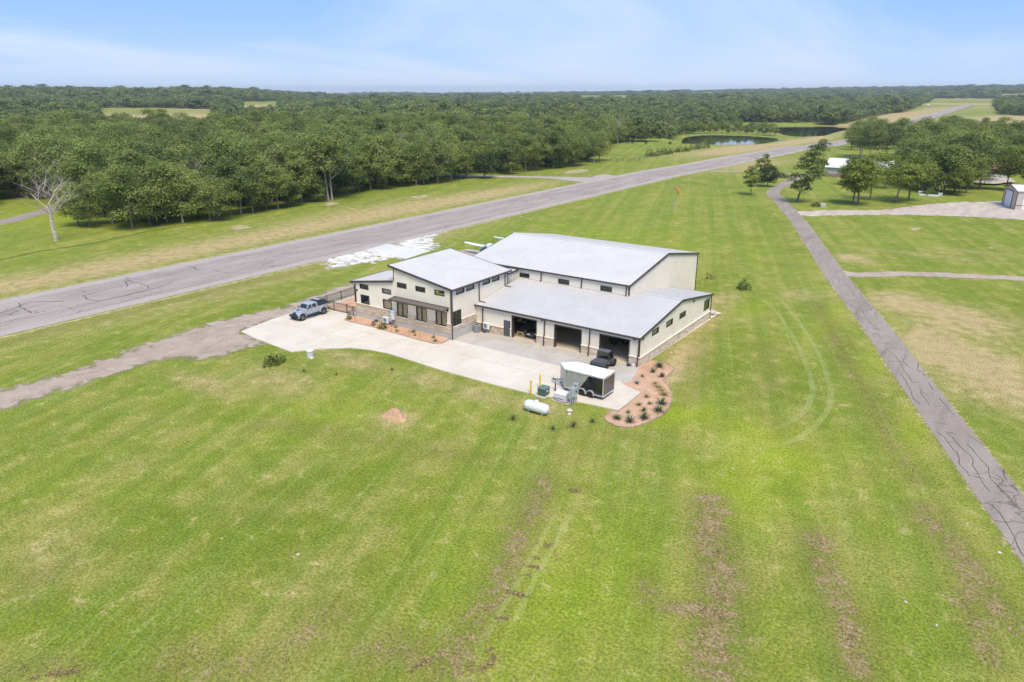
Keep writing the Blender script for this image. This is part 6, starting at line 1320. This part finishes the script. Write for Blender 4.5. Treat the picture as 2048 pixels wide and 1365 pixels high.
# bare trees
def bare_mesh(seed, H, r, mat, depth=4, spread=0.62, first=0.32, nb=(3, 4)):
    rs = random.Random(seed); m = MB()
    def grow_(p, d, L, r, k):
        n = 4; pts = [p]; q = p.copy(); dd = d.copy()
        for i in range(n):
            dd = (dd+Vector((rs.uniform(-.18, .18), rs.uniform(-.18, .18), rs.uniform(-.05, .12)))).normalized(); q = q+dd*L/n; pts.append(q.copy())
        m.tube(pts, [r*(1-.45*i/n) for i in range(n+1)], 6 if k > 1 else 4, False)
        if k == 0: return
        for j in range(rs.randint(*nb)):
            t_ = rs.uniform(.45, 1.0); i = min(int(t_*n), n-1); b = pts[i].lerp(pts[i+1], t_*n-i) if t_ < 1 else pts[-1]
            a = rs.uniform(0, 6.28); side = Vector((math.cos(a), math.sin(a), rs.uniform(.05, .5))); nd = (dd*(1-spread)+side*spread).normalized(); grow_(b, nd, L*rs.uniform(.55, .8), r*.42, k-1)
    top = H*first*1.45; pts = [Vector((0.12*math.sin(i), 0.1*math.cos(i*1.3), -0.1+top*i/6)) for i in range(7)]; m.tube(pts, [r*(1.3-.5*i/6) for i in range(7)], 9)
    for j in range(7):
        f = 3.6+2.4*j/6; i = min(int(f), 5); b = pts[i].lerp(pts[i+1], min(1, f-i)); a = j*2.4+rs.uniform(-.4, .4); grow_(b, Vector((math.cos(a)*.75, math.sin(a)*.75, rs.uniform(.45, 1.0))).normalized(), H*rs.uniform(.26, .36), r*.34, depth-1)
    return m.mesh('branches', mat, False)
o = thing('dead_tree', 'leafless dead tree with peeling reddish trunk standing before the wood', 'dead tree', (-125.03, -3.74, 0.00)); link('branches', bare_mesh(5, 15.5, .32, M_REDBARK, 5, .58, .32, (3, 3)), o)
sn = bare_mesh(9, 13, .16, M_PALEBARK, 3, .5, .5, (2, 3))
for (x, y), h, lb in (((-134.16, 32.84), 13.5, 'pale dead snag rising among the crowns right of the dead tree'), ((-132.91, 54.00), 14, 'pale forked snag above the middle of the wood'), ((-123.07, 151.61), 13, 'grey dead snag among the trees past the taxi link'), ((-173.74, 335.96), 17, 'pale dead snag at the meadow end of the wood'), ((-136.11, 85.71), 12, 'thin bare snag beside the pale twin trunk oak'), ((-138.58, 126.86), 15.5, 'bare branching snag near the round dark tree'), ((-155.84, 17.67), 12.5, 'thin bare snag just behind the dead tree'), ((-148.67, 119.80), 15.5, 'broken bare snag in the wood left of the taxi link')):
    o = thing('dead_snag', lb, 'dead tree', (x, y, terrain(x, y)), rt.uniform(0, 6), 'bare snags in the wood'); o.scale = (h/13,)*3; link('branches', sn, o); placed.append((x, y))

# the wood: nearest trees one by one, the rest as one mass
CLEAR = [(-700, -320), (-330, -60)] + WOODS_F + [(-136.49, 248.07), (-161.45, 297.88), (-174.51, 340.80), (-165.78, 365.25), (-159.55, 404.17), (-190.70, 466.90), (-207.16, 532.25), (-217.20, 698.10), (-188.54, 740.97), (-130.50, 772.25), (-129.67, 793.23), (-134.34, 904.30), (-131.70, 1008.70), (-129.63, 1143.77), (-134.57, 1356.64), (-151.03, 1564.98), (-169.96, 1799.33), (-166.19, 2061.27), (-113.16, 2220.40), (-59.42, 2126.30), (-34.17, 1643.22), (-21.37, 1303.66), (-5.99, 1096.74), (27.00, 1024.52), (92.38, 1002.40), (150.90, 802.68)] + [(700, 60), (700, -320)]
FIELDS = [[(-546.03, 209.78), (-489.04, 207.67), (-417.25, 198.28), (-459.77, 255.58), (-953.64, 578.20), (-1043.62, 547.66), (-1108.21, 488.17)], [(-847.03, 1417.45), (-778.66, 1614.04), (-1653.59, 3419.43), (-2053.25, 3457.95)], [(-1348.83, 1194.89), (-1281.76, 1263.39), (-3178.59, 3170.72), (-3344.32, 3037.47)], [(-119.46, 1322.78), (-22.91, 1399.06), (-59.48, 2413.14), (-223.91, 2400.20)], [(-56.57, 2177.34), (71.70, 2068.15), (90.22, 3108.49), (-94.32, 3124.54)], [(-2066.73, 1734.86), (-2388.57, 2175.77), (-6098.96, 5617.10), (-5747.69, 4898.73)], [(-1729.48, 2362.63), (-1573.88, 2379.94), (-3736.96, 5679.38), (-4255.23, 5850.00)], [(-2668.99, 2894.08), (-2517.46, 3000.18), (-6377.57, 7647.82), (-6758.57, 7381.04)], [(-1161.03, 2928.65), (-991.20, 2867.98), (-1526.22, 4403.97), (-2274.21, 5726.75)], [(-783.95, 503.93), (-750.34, 538.21), (-1246.97, 923.74), (-1192.66, 791.03)], [(-485.01, 552.79), (-458.62, 571.26), (-978.92, 1250.64), (-1033.35, 1212.53)], [(1.30, 758.02), (49.83, 729.99), (57.38, 1094.09), (-7.12, 1055.26)]]
fb = [(min(p[0] for p in f), max(p[0] for p in f), min(p[1] for p in f), max(p[1] for p in f)) for f in FIELDS]
cand = []; rw_ = random.Random(23); r = 135.0
while r < 7600:
    s = 6.4 if r < 520 else 6.4+(r-520)*0.0075
    n = int(R(98)*r/s)
    for k in range(n):
        az = R(-50)+R(98)*(k+rw_.random())/n; rr_ = r+rw_.uniform(-.5, .5)*s; a = az-R(35)
        x, y = CAMX+rr_*math.sin(a), CAMY+rr_*math.cos(a)
        if rr_ < 2600 and poly_dist(x, y, CLEAR) < 2.5: continue
        if any(b[0] < x < b[1] and b[2] < y < b[3] and poly_dist(x, y, f) < 0 for b, f in zip(fb, FIELDS)): continue
        if rr_ < 420 and any((x-p)**2+(y-q)**2 < 20 for p, q in placed): continue
        if -60 < x < 60 and 60 < y < 420 and x > -67: continue
        if rr_ > 330 and math.sin(x*.021+1.3*math.sin(y*.013))*math.sin(y*.019+1.1*math.sin(x*.017)) > .80: continue
        cand.append((rr_, math.degrees(az), x, y, s))
    r += s*0.92
cand.sort()
NEARN = 300-len(FRONT)-len(NEIGH)-len(grove)-len(gb)-4
vis = [c for c in cand if -37 < c[1] < 36][:NEARN]; vs_ = set((c[2], c[3]) for c in vis)
for c in vis: tree('oak%d' % rt.randrange(8), 'oak standing behind the front row of the wood beyond the runway', c[2], c[3], rt.uniform(9.0, 17.0), rt.uniform(0, 6.28), 'oaks behind the front row of the wood', wid=rt.uniform(.85, 1.2))
rest = [c for c in cand if (c[2], c[3]) not in vs_]
proto = bpy.data.collections.new('wood_prototypes')
def joined(name, kind):
    cr_, tk, H = KINDS[kind]; bm = bmesh.new(); bm.from_mesh(cr_); n0 = len(bm.faces); bm.from_mesh(tk); bm.faces.ensure_lookup_table()
    for f in bm.faces[n0:]: f.material_index = 1
    me = bpy.data.meshes.new(name); bm.to_mesh(me); bm.free(); me.materials.append(cr_.materials[0]); me.materials.append(tk.materials[0]); return me
plist = []
for i in range(8): plist.append(('wood_a%d' % i, joined('near_oak', 'oak%d' % i)))
for i in range(6):
    C, N, S, T, rs = crown_points(300+i, 13, 5.4, .10, 30, 26, 1.15, (.28, .46)); plist.append(('wood_b%d' % i, quads_mesh('far_oak', C, N, S, T, M_FARLEAF, rs)))
for i in range(3): plist.append(('wood_c%d' % i, joined('bright_oak', ('bright1', 'bright0', 'dense')[i])))
for nm, me in plist: proto.objects.link(bpy.data.objects.new(nm, me))
def gn_scatter(name, coll, pts, variant, rot, sxy, sz):
    me = bpy.data.meshes.new(name); me.vertices.add(len(pts)); me.vertices.foreach_set('co', np.array(pts, np.float32).ravel())
    for nm, ty, v in (('variant', 'INT', variant), ('rot', 'FLOAT', rot), ('sxy', 'FLOAT', sxy), ('sz', 'FLOAT', sz)):
        a = me.attributes.new(nm, ty, 'POINT'); a.data.foreach_set('value', np.array(v, np.int32 if ty == 'INT' else np.float32))
    o = link(name, me); ng = bpy.data.node_groups.new(name, 'GeometryNodeTree'); ng.interface.new_socket('Geometry', in_out='INPUT', socket_type='NodeSocketGeometry'); ng.interface.new_socket('Geometry', in_out='OUTPUT', socket_type='NodeSocketGeometry')
    N_ = ng.nodes; L_ = ng.links; gi = N_.new('NodeGroupInput'); go = N_.new('NodeGroupOutput'); ip = N_.new('GeometryNodeInstanceOnPoints'); ci = N_.new('GeometryNodeCollectionInfo')
    ci.inputs['Collection'].default_value = coll; ci.inputs['Separate Children'].default_value = True; ci.inputs['Reset Children'].default_value = True
    def na(nm, ty):
        n = N_.new('GeometryNodeInputNamedAttribute'); n.data_type = ty; n.inputs[0].default_value = nm; return n.outputs[0]
    L_.new(gi.outputs[0], ip.inputs['Points']); L_.new(ci.outputs[0], ip.inputs['Instance']); ip.inputs['Pick Instance'].default_value = True; L_.new(na('variant', 'INT'), ip.inputs['Instance Index'])
    cr_ = N_.new('ShaderNodeCombineXYZ'); L_.new(na('rot', 'FLOAT'), cr_.inputs[2]); L_.new(cr_.outputs[0], ip.inputs['Rotation'])
    cs = N_.new('ShaderNodeCombineXYZ'); sx_ = na('sxy', 'FLOAT'); L_.new(sx_, cs.inputs[0]); L_.new(sx_, cs.inputs[1]); L_.new(na('sz', 'FLOAT'), cs.inputs[2]); L_.new(cs.outputs[0], ip.inputs['Scale'])
    L_.new(ip.outputs[0], go.inputs[0]); md = o.modifiers.new('scatter', 'NODES'); md.node_group = ng; return o
P_, V_, R_, X_, Z_ = [], [], [], [], []
for rr_, az, x, y, s in rest:
    P_.append((x, y, terrain(x, y)-.2)); V_.append((rt.randrange(8) if rt.random() < .82 else 14+rt.randrange(3)) if rr_ < 480 else 8+rt.randrange(6)); R_.append(rt.uniform(0, 6.28)); h = (rt.uniform(.72, 1.18) if rt.random() < .8 else rt.uniform(.45, 1.4))*(1.0 if rr_ < 480 else .92+.2*math.sin(x*.011)*math.cos(y*.013))
    X_.append(h*max(1.0, min(3.2, s/8.5))); Z_.append(h*(1.0 if rr_ < 1500 else rt.uniform(.8, 1.35)))
tag(gn_scatter('far_woods', proto, P_, V_, R_, X_, Z_), 'continuous oak woodland filling the distance to the horizon', 'woods', kind='stuff')

# ---------------------------------------------------------------- shrubs, yuccas, grasses
def shrub_mesh(seed, r, h, n, leaf, mat, base=0.0):
    rs = np.random.RandomState(seed); q = rs.normal(size=(n, 3)); q /= np.linalg.norm(q, axis=1, keepdims=True); q[:, 2] = np.abs(q[:, 2])
    lump = 1+.22*np.sin(q[:, 0:1]*5+seed)+.18*np.sin(q[:, 1:2]*7+seed*2)
    C = q*np.array([r, r, h*.95])*rs.uniform(.35, 1.0, size=(n, 1))**.5*lump; C[:, 2] += .04
    return quads_mesh('shrub', C, q+rs.normal(size=(n, 3))*.6, leaf*rs.uniform(.6, 1.3, n), rs.uniform(0, 1, n), mat, rs)
M_SHRUB = leaf_mat('shrub_leaves', (0.10, 0.15, 0.03), (0.13, 0.17, 0.04), (0.26, 0.25, 0.07)); M_GREYSHRUB = leaf_mat('grey_shrub', (0.12, 0.105, 0.075), (0.15, 0.13, 0.09), (0.19, 0.17, 0.12)); M_REDSHRUB = leaf_mat('dark_red_shrub', (0.055, 0.045, 0.035), (0.07, 0.05, 0.04), (0.10, 0.07, 0.06))
def shrub(label, loc, r, h, n, leaf, mat, seed, group=None, name='shrub'): return tag(link(name, shrub_mesh(seed, r, h, n, leaf, mat), None, loc), label, 'shrub', group)
shrub('leafy green shrub at the gravel corner of the drive', (-33.15, -21.94, 0.00), 1.15, 1.05, 420, .22, M_SHRUB, 1)
shrub('loose green shrub in the grass behind the garage', (-0.98, 38.37, 0.00), 1.15, 1.5, 420, .22, M_SHRUB, 2)
shrub('thin yellowing shrub in the grass behind the hangar corner', (-7.38, 41.61, 0.00), .9, 1.0, 110, .2, leaf_mat('yellow_shrub', (.2,.19,.06), (.24,.22,.07), (.3,.26,.1)), 3)
shrub('rounded yellow green bush in front of the wall split unit', (*(-31.89, -6.62), .13), .62, .85, 300, .15, M_SHRUB, 4, name='round_bush')
shrub('small grey brown shrub in the middle of the house bed', (*(-33.70, -6.30), .13), .38, .62, 160, .1, M_GREYSHRUB, 5)
shrub('green leafy plant at the fence end of the house bed', (*(-38.10, -6.33), .13), .35, .95, 120, .16, M_SHRUB, 6)
shrub('green bush beside the utility box at the gravel lot', (-11.82, 130.26, 0.00), 1.4, 1.1, 320, .3, M_SHRUB, 7)
shrub('green bush growing from the white edged planting bed', ((9.69, 170.36, -0.00)[0], (9.69, 170.36, -0.00)[1], .5), 2.3, 1.3, 420, .35, M_SHRUB, 8)
shrub('dark reddish bush left of its twin near the path bend', (-39.25, 188.91, -0.16), 1.8, 1.9, 380, .35, M_REDSHRUB, 9); shrub('dark reddish bush right of its twin near the path bend', (-37.42, 192.66, -0.22), 2.0, 2.1, 380, .35, M_REDSHRUB, 10)
for i, (q, h) in enumerate((((-179.35, 336.95, -2.12), 3.4), ((-175.48, 340.04, -2.14), 3.0), ((-169.88, 341.71, -2.17), 3.4), ((-166.49, 341.62, -2.18), 3.0), ((-158.07, 342.67, -2.20), 1.9), ((-144.76, 347.54, -2.24), 1.9))): tree('cedar', '%s small round cedar from the wood at the back of the meadow' % ORD[i], q[0], q[1], h, i*1.3, 'cedars at the back of the meadow', name='cedar')
POND_BUSH = [(-115.18, 253.42), (-113.69, 254.63), (-114.09, 262.41), (-114.68, 270.88), (-114.29, 276.10), (-116.32, 289.82), (-116.39, 295.28), (-116.05, 301.22), (-118.67, 315.51), (-117.91, 321.60), (-117.99, 329.32), (-117.41, 334.71)]
for i, q in enumerate(POND_BUSH): shrub('%s bush in the row between meadow fence and near pond' % ORD[i], (*q, terrain(*q)), rt.uniform(1.6, 2.6), rt.uniform(2.2, 3.6), 260, .5, M_SHRUB if i % 2 else M_OAK, 40+i, 'bushes along the near pond', 'pond_bush')
MID = [(-194.76, 476.66), (-202.75, 504.15), (-204.71, 521.76), (-203.60, 532.23), (-201.21, 539.72), (-198.77, 547.28), (-196.28, 554.93), (-192.54, 559.34), (-188.76, 563.69), (-183.75, 564.55), (-178.71, 565.24), (-173.65, 565.72), (-168.57, 566.00), (-163.45, 566.05), (-158.32, 565.87), (-152.10, 561.86), (-145.93, 557.64), (-140.56, 553.03), (-212.42, 525.43), (-212.10, 549.09), (-208.60, 568.38), (-202.38, 581.45), (-194.70, 590.97), (-185.58, 596.49), (-175.09, 597.59), (-163.35, 593.94), (-151.56, 584.53), (-214.26, 597.05), (-205.97, 613.77), (-194.71, 622.65), (-180.65, 622.62)]
for i, q in enumerate(MID): tree('bright0' if i % 3 else 'oak4', '%s tree along the dam between the two ponds' % ORD[i], q[0], q[1], rt.uniform(6, 11), rt.uniform(0, 6), 'trees on the dam between the ponds', name='dam_tree')

def blade_plant(seed, n, L, w, curve, mat, erect=0.5, tip=0.05, name='leaves'):
    """rosette of pointed leaves, each a bent tapering blade"""
    rs = random.Random(seed); V = []; F = []; T = []
    for k in range(n):
        a = 2.39996*k+rs.uniform(-.2, .2); el = R(rs.uniform(12+60*erect, 84)) if rs.random() < erect else R(rs.uniform(15, 60)); l = L*rs.uniform(.7, 1.1); ww = w*rs.uniform(.8, 1.2); b = len(V); tt = rs.random()
        for i, f in enumerate((0, .35, .7, 1.0)):
            rr_ = l*f*math.cos(el)*(1+curve*f); z = l*f*math.sin(el)-curve*l*f*f*.45; x, y = rr_*math.cos(a), rr_*math.sin(a); h = ww*(.7, 1.0, .7, tip)[i]*.5
            V += [(x-math.sin(a)*h, y+math.cos(a)*h, z+.03), (x+math.sin(a)*h, y-math.cos(a)*h, z+.03)]; T += [tt, tt]
        for i in range(3): F.append((b+2*i, b+2*i+1, b+2*i+3, b+2*i+2))
    me = bpy.data.meshes.new(name); me.from_pydata(V, [], F); at = me.attributes.new('tint', 'FLOAT', 'POINT'); at.data.foreach_set('value', T); me.materials.append(mat); return me
M_YUCCA = leaf_mat('yucca_leaves', (0.12, 0.16, 0.065), (0.15, 0.19, 0.075), (0.27, 0.28, 0.13), .2); M_AGAVE = leaf_mat('agave_leaves', (0.17, 0.24, 0.25), (0.2, 0.27, 0.28), (0.28, 0.35, 0.36), .1)
M_GOLD = leaf_mat('golden_grass', (0.44, 0.32, 0.10), (0.50, 0.38, 0.14), (0.62, 0.52, 0.28), .3); M_TALL = leaf_mat('tall_grass', (0.16, 0.20, 0.05), (0.19, 0.22, 0.06), (0.30, 0.29, 0.12), .3); M_DEADLEAF = paint('dry_skirt', (.32,.22,.13), .9)
def bp(x, y): return (1200+x/8.03, 700+y/8.03)
YB = [blade_plant(60+i, 54, .95, .075, .25, M_YUCCA, .55) for i in range(3)]; YS = [blade_plant(70+i, 40, .62, .04, .35, M_YUCCA, .45) for i in range(3)]; AG = blade_plant(80, 22, .55, .12, .1, M_AGAVE, .35); GG = [blade_plant(85+i, 160, .6, .02, .8, M_GOLD, .6) for i in range(2)]; TG = [blade_plant(90+i, 90, 1.0, .02, .5, M_TALL, .75) for i in range(2)]; DS = blade_plant(95, 30, .55, .06, .5, M_DEADLEAF, .0)
def yucca(label, loc, me, s, rz, name='yucca', cat='yucca', skirt=False, group='yuccas in the mulch bed'):
    o = thing(name, label, cat, (loc[0], loc[1], .05), rz, group); o.scale = (s*.76,)*3; link('leaves', me, o)
    if skirt: link('dry_skirt', DS, o)
yucca('largest yucca at the back corner of the mulch bed by the garage', (1.87, 1.31), YB[0], 1.25, 0, skirt=True)
yucca('yucca in front of the largest one, nearer the garage corner', (1.98, -0.55), YB[1], .95, 1, skirt=False)
yucca('small spiky yucca by the straight outer edge of the mulch bed', (3.26, -1.19), YB[2], .9, 2, skirt=True)
yucca('little light green yucca on the open mulch near the garage', (1.57, -2.37), YS[0], .95, 3)
yucca('blue grey agave on the open mulch', (1.94, -4.40), AG, 1.15, 0, 'agave', 'agave', False, None)
yucca('wispy yucca beside the drive tip, top of its row', (4.17, -6.95), YS[1], 1.1, 1); yucca('thin dark yucca close to the drive edge', (4.39, -9.08), YS[2], 1.0, 2); yucca('thin dark yucca in the middle of the rounded bed', (5.12, -8.28), YS[0], 1.0, 4)
yucca('big yucca with dry skirt at the outer curve of the bed, upper one', (6.10, -7.60), YB[1], 1.2, 2.2, skirt=True); yucca('big yucca with dry skirt at the outer curve of the bed, lower one', (6.45, -9.26), YB[0], 1.15, .4, skirt=True)
yucca('small yucca between the drive corner and the front yuccas', (4.31, -11.16), YS[1], 1.0, 5); yucca('dark yucca just behind the widest front one', (5.35, -10.03), YB[2], .75, 1.7); yucca('widest yucca near the front rim of the bed', (6.07, -11.48), YB[2], 1.2, 2.9, skirt=True)
yucca('yucca at the grass end of the rounded bed', (4.07, -12.95), YB[0], .95, 3.3, skirt=True); yucca('yucca with yellow tips at the front rim of the bed', (5.29, -12.85), YB[1], 1.15, 1.1, skirt=True)
for i, (px, s) in enumerate((((3.51, -3.38), .8), ((3.99, -3.91), .85), ((4.36, -4.19), .9), ((4.86, -4.77), 1.0), ((5.39, -5.44), 1.15))):
    o = thing('golden_grass', '%s golden grass clump from the garage end of the bed rim' % ORD[i], 'grass clump', (*px, .05), i, 'golden grass clumps on the bed rim'); o.scale = (s,)*3; link('blades', GG[i % 2], o)
for i, (px, s) in enumerate((((-30.72, -5.38), .8), ((-29.58, -6.41), .8), ((-27.69, -5.46), .9), ((-26.69, -6.28), .7), ((-24.25, -5.63), .85), ((-23.28, -6.49), .8))):
    o = thing('bed_yucca', '%s small dark yucca in the house bed from the heater box' % ORD[i], 'yucca', (*px, .13), i*1.1, 'small yuccas in the house bed'); o.scale = (s,)*3; link('leaves', YS[i % 3], o)
for i, (px, s, lb) in enumerate((((-3.61, -18.51, 0.00), .95, 'tall grass tuft left of the row below the propane tank'), ((0.37, -18.06, 0.00), .75, 'low pale grass tuft below the propane tank'), ((1.61, -16.60, 0.00), 1.05, 'widest grass tuft below the propane tank'), ((2.55, -14.83, 0.00), .8, 'grass tuft nearest the mulch bed below the propane tank'), ((-28.69, -21.51, 0.00), .5, 'small grass tuft right of the drive shrub'), ((-24.99, -20.29, 0.00), .5, 'small grass tuft in the lawn below the well cap'), ((-21.21, -15.92, 0.00), .6, 'small grass tuft at the drive curve'))):
    o = thing('grass_tuft', lb, 'grass tuft', px, i, 'tall grass tufts round the drive'); o.scale = (s,)*3; link('blades', TG[i % 2], o)
# raked clippings: ragged scraps of dead thatch heaped on the rows
rs = np.random.RandomState(3); CC, NN, SS, TT = [], [], [], []
RUNGS = [([(6.61, -25.97), (7.08, -25.73), (7.84, -25.71)], .16, 1.6), ([(8.29, -32.85), (8.95, -32.72), (9.22, -32.40)], .14, 1.2), ([(8.81, -34.18), (9.40, -34.14)], .10, 1.0), ([(9.07, -35.24), (9.61, -34.92), (10.03, -35.11)], .13, 1.2), ([(9.33, -36.19), (9.79, -35.87)], .08, .9), ([(9.58, -37.82), (10.15, -37.70), (10.76, -37.65)], .15, 1.4), ([(10.14, -40.19), (10.51, -39.93), (10.84, -39.70)], .12, 1.2), ([(11.17, -43.81), (11.72, -43.68), (12.02, -43.34), (12.12, -42.69), (11.76, -42.43)], .2, 1.3), ([(11.33, -42.51), (11.50, -42.08)], .1, 1.0), ([(-6.60, -57.43), (-5.99, -56.52), (-4.97, -55.53)], .15, 1.0), ([(9.00, -45.83), (9.18, -44.87), (9.38, -44.52)], .2, 1.0)]
for pts, w, s_ in [(p, w, s) for p, w, s in WINDROWS if s > .5] + RUNGS:
    for (x0, y0), (x1, y1) in zip(pts, pts[1:]):
        L = math.hypot(x1-x0, y1-y0)
        if x0 < -45: continue
        nb = int(L*w*(130 if w > .3 else 900)*s_*min(1, 1.0)); f = rs.uniform(0, 1, nb); ox = rs.normal(0, w*.7, (nb, 2))*rs.choice([.6, 1.0, 1.9], (nb, 1), p=[.35, .45, .2]); px = np.stack([x0+(x1-x0)*f, y0+(y1-y0)*f], 1)+ox
        cl = np.sin(px[:, 0]*3.1+1.3*np.sin(px[:, 1]*2.3))*np.sin(px[:, 1]*2.7+1.7*np.sin(px[:, 0]*1.9)); keep = (cl+rs.uniform(-.3, .3, nb) > (.15 if w > .3 else -.6))
        px = px[keep]; nb = len(px)
        CC.append(np.concatenate([px, rs.uniform(.01, .07, (nb, 1))], 1)); NN.append(rs.normal(size=(nb, 3))*.6+np.array([0, 0, .8])); SS.append(rs.uniform(.05, .17, nb)); TT.append(rs.uniform(0, 1, nb))
M_THATCH = leaf_mat('thatch', (0.26, 0.185, 0.085), (0.28, 0.20, 0.095), (0.42, 0.32, 0.17), .1)
tag(link('grass_clippings', quads_mesh('grass_clippings', np.concatenate(CC), np.concatenate(NN), np.concatenate(SS), np.concatenate(TT), M_THATCH, rs, (.25, .7))), 'brown raked clippings lying in ragged rows over the near lawn', 'clippings', kind='stuff')
print('thatch scraps', sum(len(c) for c in CC), 'trees', len(cand), 'near', len(vis))

# coarse tufts and weeds standing out of the near turf
tcol = bpy.data.collections.new('tuft_prototypes'); M_TUFT = leaf_mat('turf_tuft', (0.21, 0.275, 0.03), (0.37, 0.39, 0.07), (0.48, 0.44, 0.15), .45)
for i in range(5): tcol.objects.link(bpy.data.objects.new('tuft_%d' % i, blade_plant(400+i, 16+4*i, .17, .016, .7, M_TUFT, .5)))
for i in range(2): tcol.objects.link(bpy.data.objects.new('weed_%d' % i, blade_plant(420+i, 12, .15, .06, .5, M_TUFT, .2)))
P_, V_, R_, X_, Z_ = [], [], [], [], []; keepout = [drive_s+drive_n, bedR, gl_t+gl_b]
while len(P_) < 9000:
    rr_ = 20+62*rt.random()**1.25; a = R(rt.uniform(-40, 40))-R(35); x, y = CAMX+rr_*math.sin(a), CAMY+rr_*math.cos(a)
    if math.sin(x*.9+2*math.sin(y*.37))*math.sin(y*.8+2*math.sin(x*.41)) < rt.uniform(-1.1, .6): continue
    if (x < 4 and y > -25 and any(poly_dist(x, y, k) < .4 for k in keepout)) or (y > -8 and x < 5): continue
    if x > 14 and any((x-p)**2+(y-q)**2 < 5.5 for p, q in path_line[:45]): continue
    P_.append((x, y, -.015)); w_ = rt.random() < .06; V_.append(5+rt.randrange(2) if w_ else rt.randrange(5)); R_.append(rt.uniform(0, 6.28)); k = rt.uniform(.35, .85); X_.append(k); Z_.append(k*rt.uniform(.25, .5))
tag(gn_scatter('grass_tufts', tcol, P_, V_, R_, X_, Z_), 'coarse grass tufts and weeds dotted over the near lawn', 'grass', kind='stuff')

# ---------------------------------------------------------------- haze
m = MB(); m.box(-8900, 8900, -2600, 8900, -10.5, 78); hz = m.mesh('haze', [])
hm = bpy.data.materials.new('haze'); hm.use_nodes = True
for n in list(hm.node_tree.nodes): hm.node_tree.nodes.remove(n)
ho = hm.node_tree.nodes.new('ShaderNodeOutputMaterial'); pv = hm.node_tree.nodes.new('ShaderNodeVolumePrincipled'); pv.inputs['Color'].default_value = (0.90, 0.96, 1.0, 1); pv.inputs['Density'].default_value = 0.00010; pv.inputs['Anisotropy'].default_value = 0.2
hm.node_tree.links.new(pv.outputs[0], ho.inputs['Volume']); hz.materials.append(hm); tag(link('haze', hz), kind='stuff')
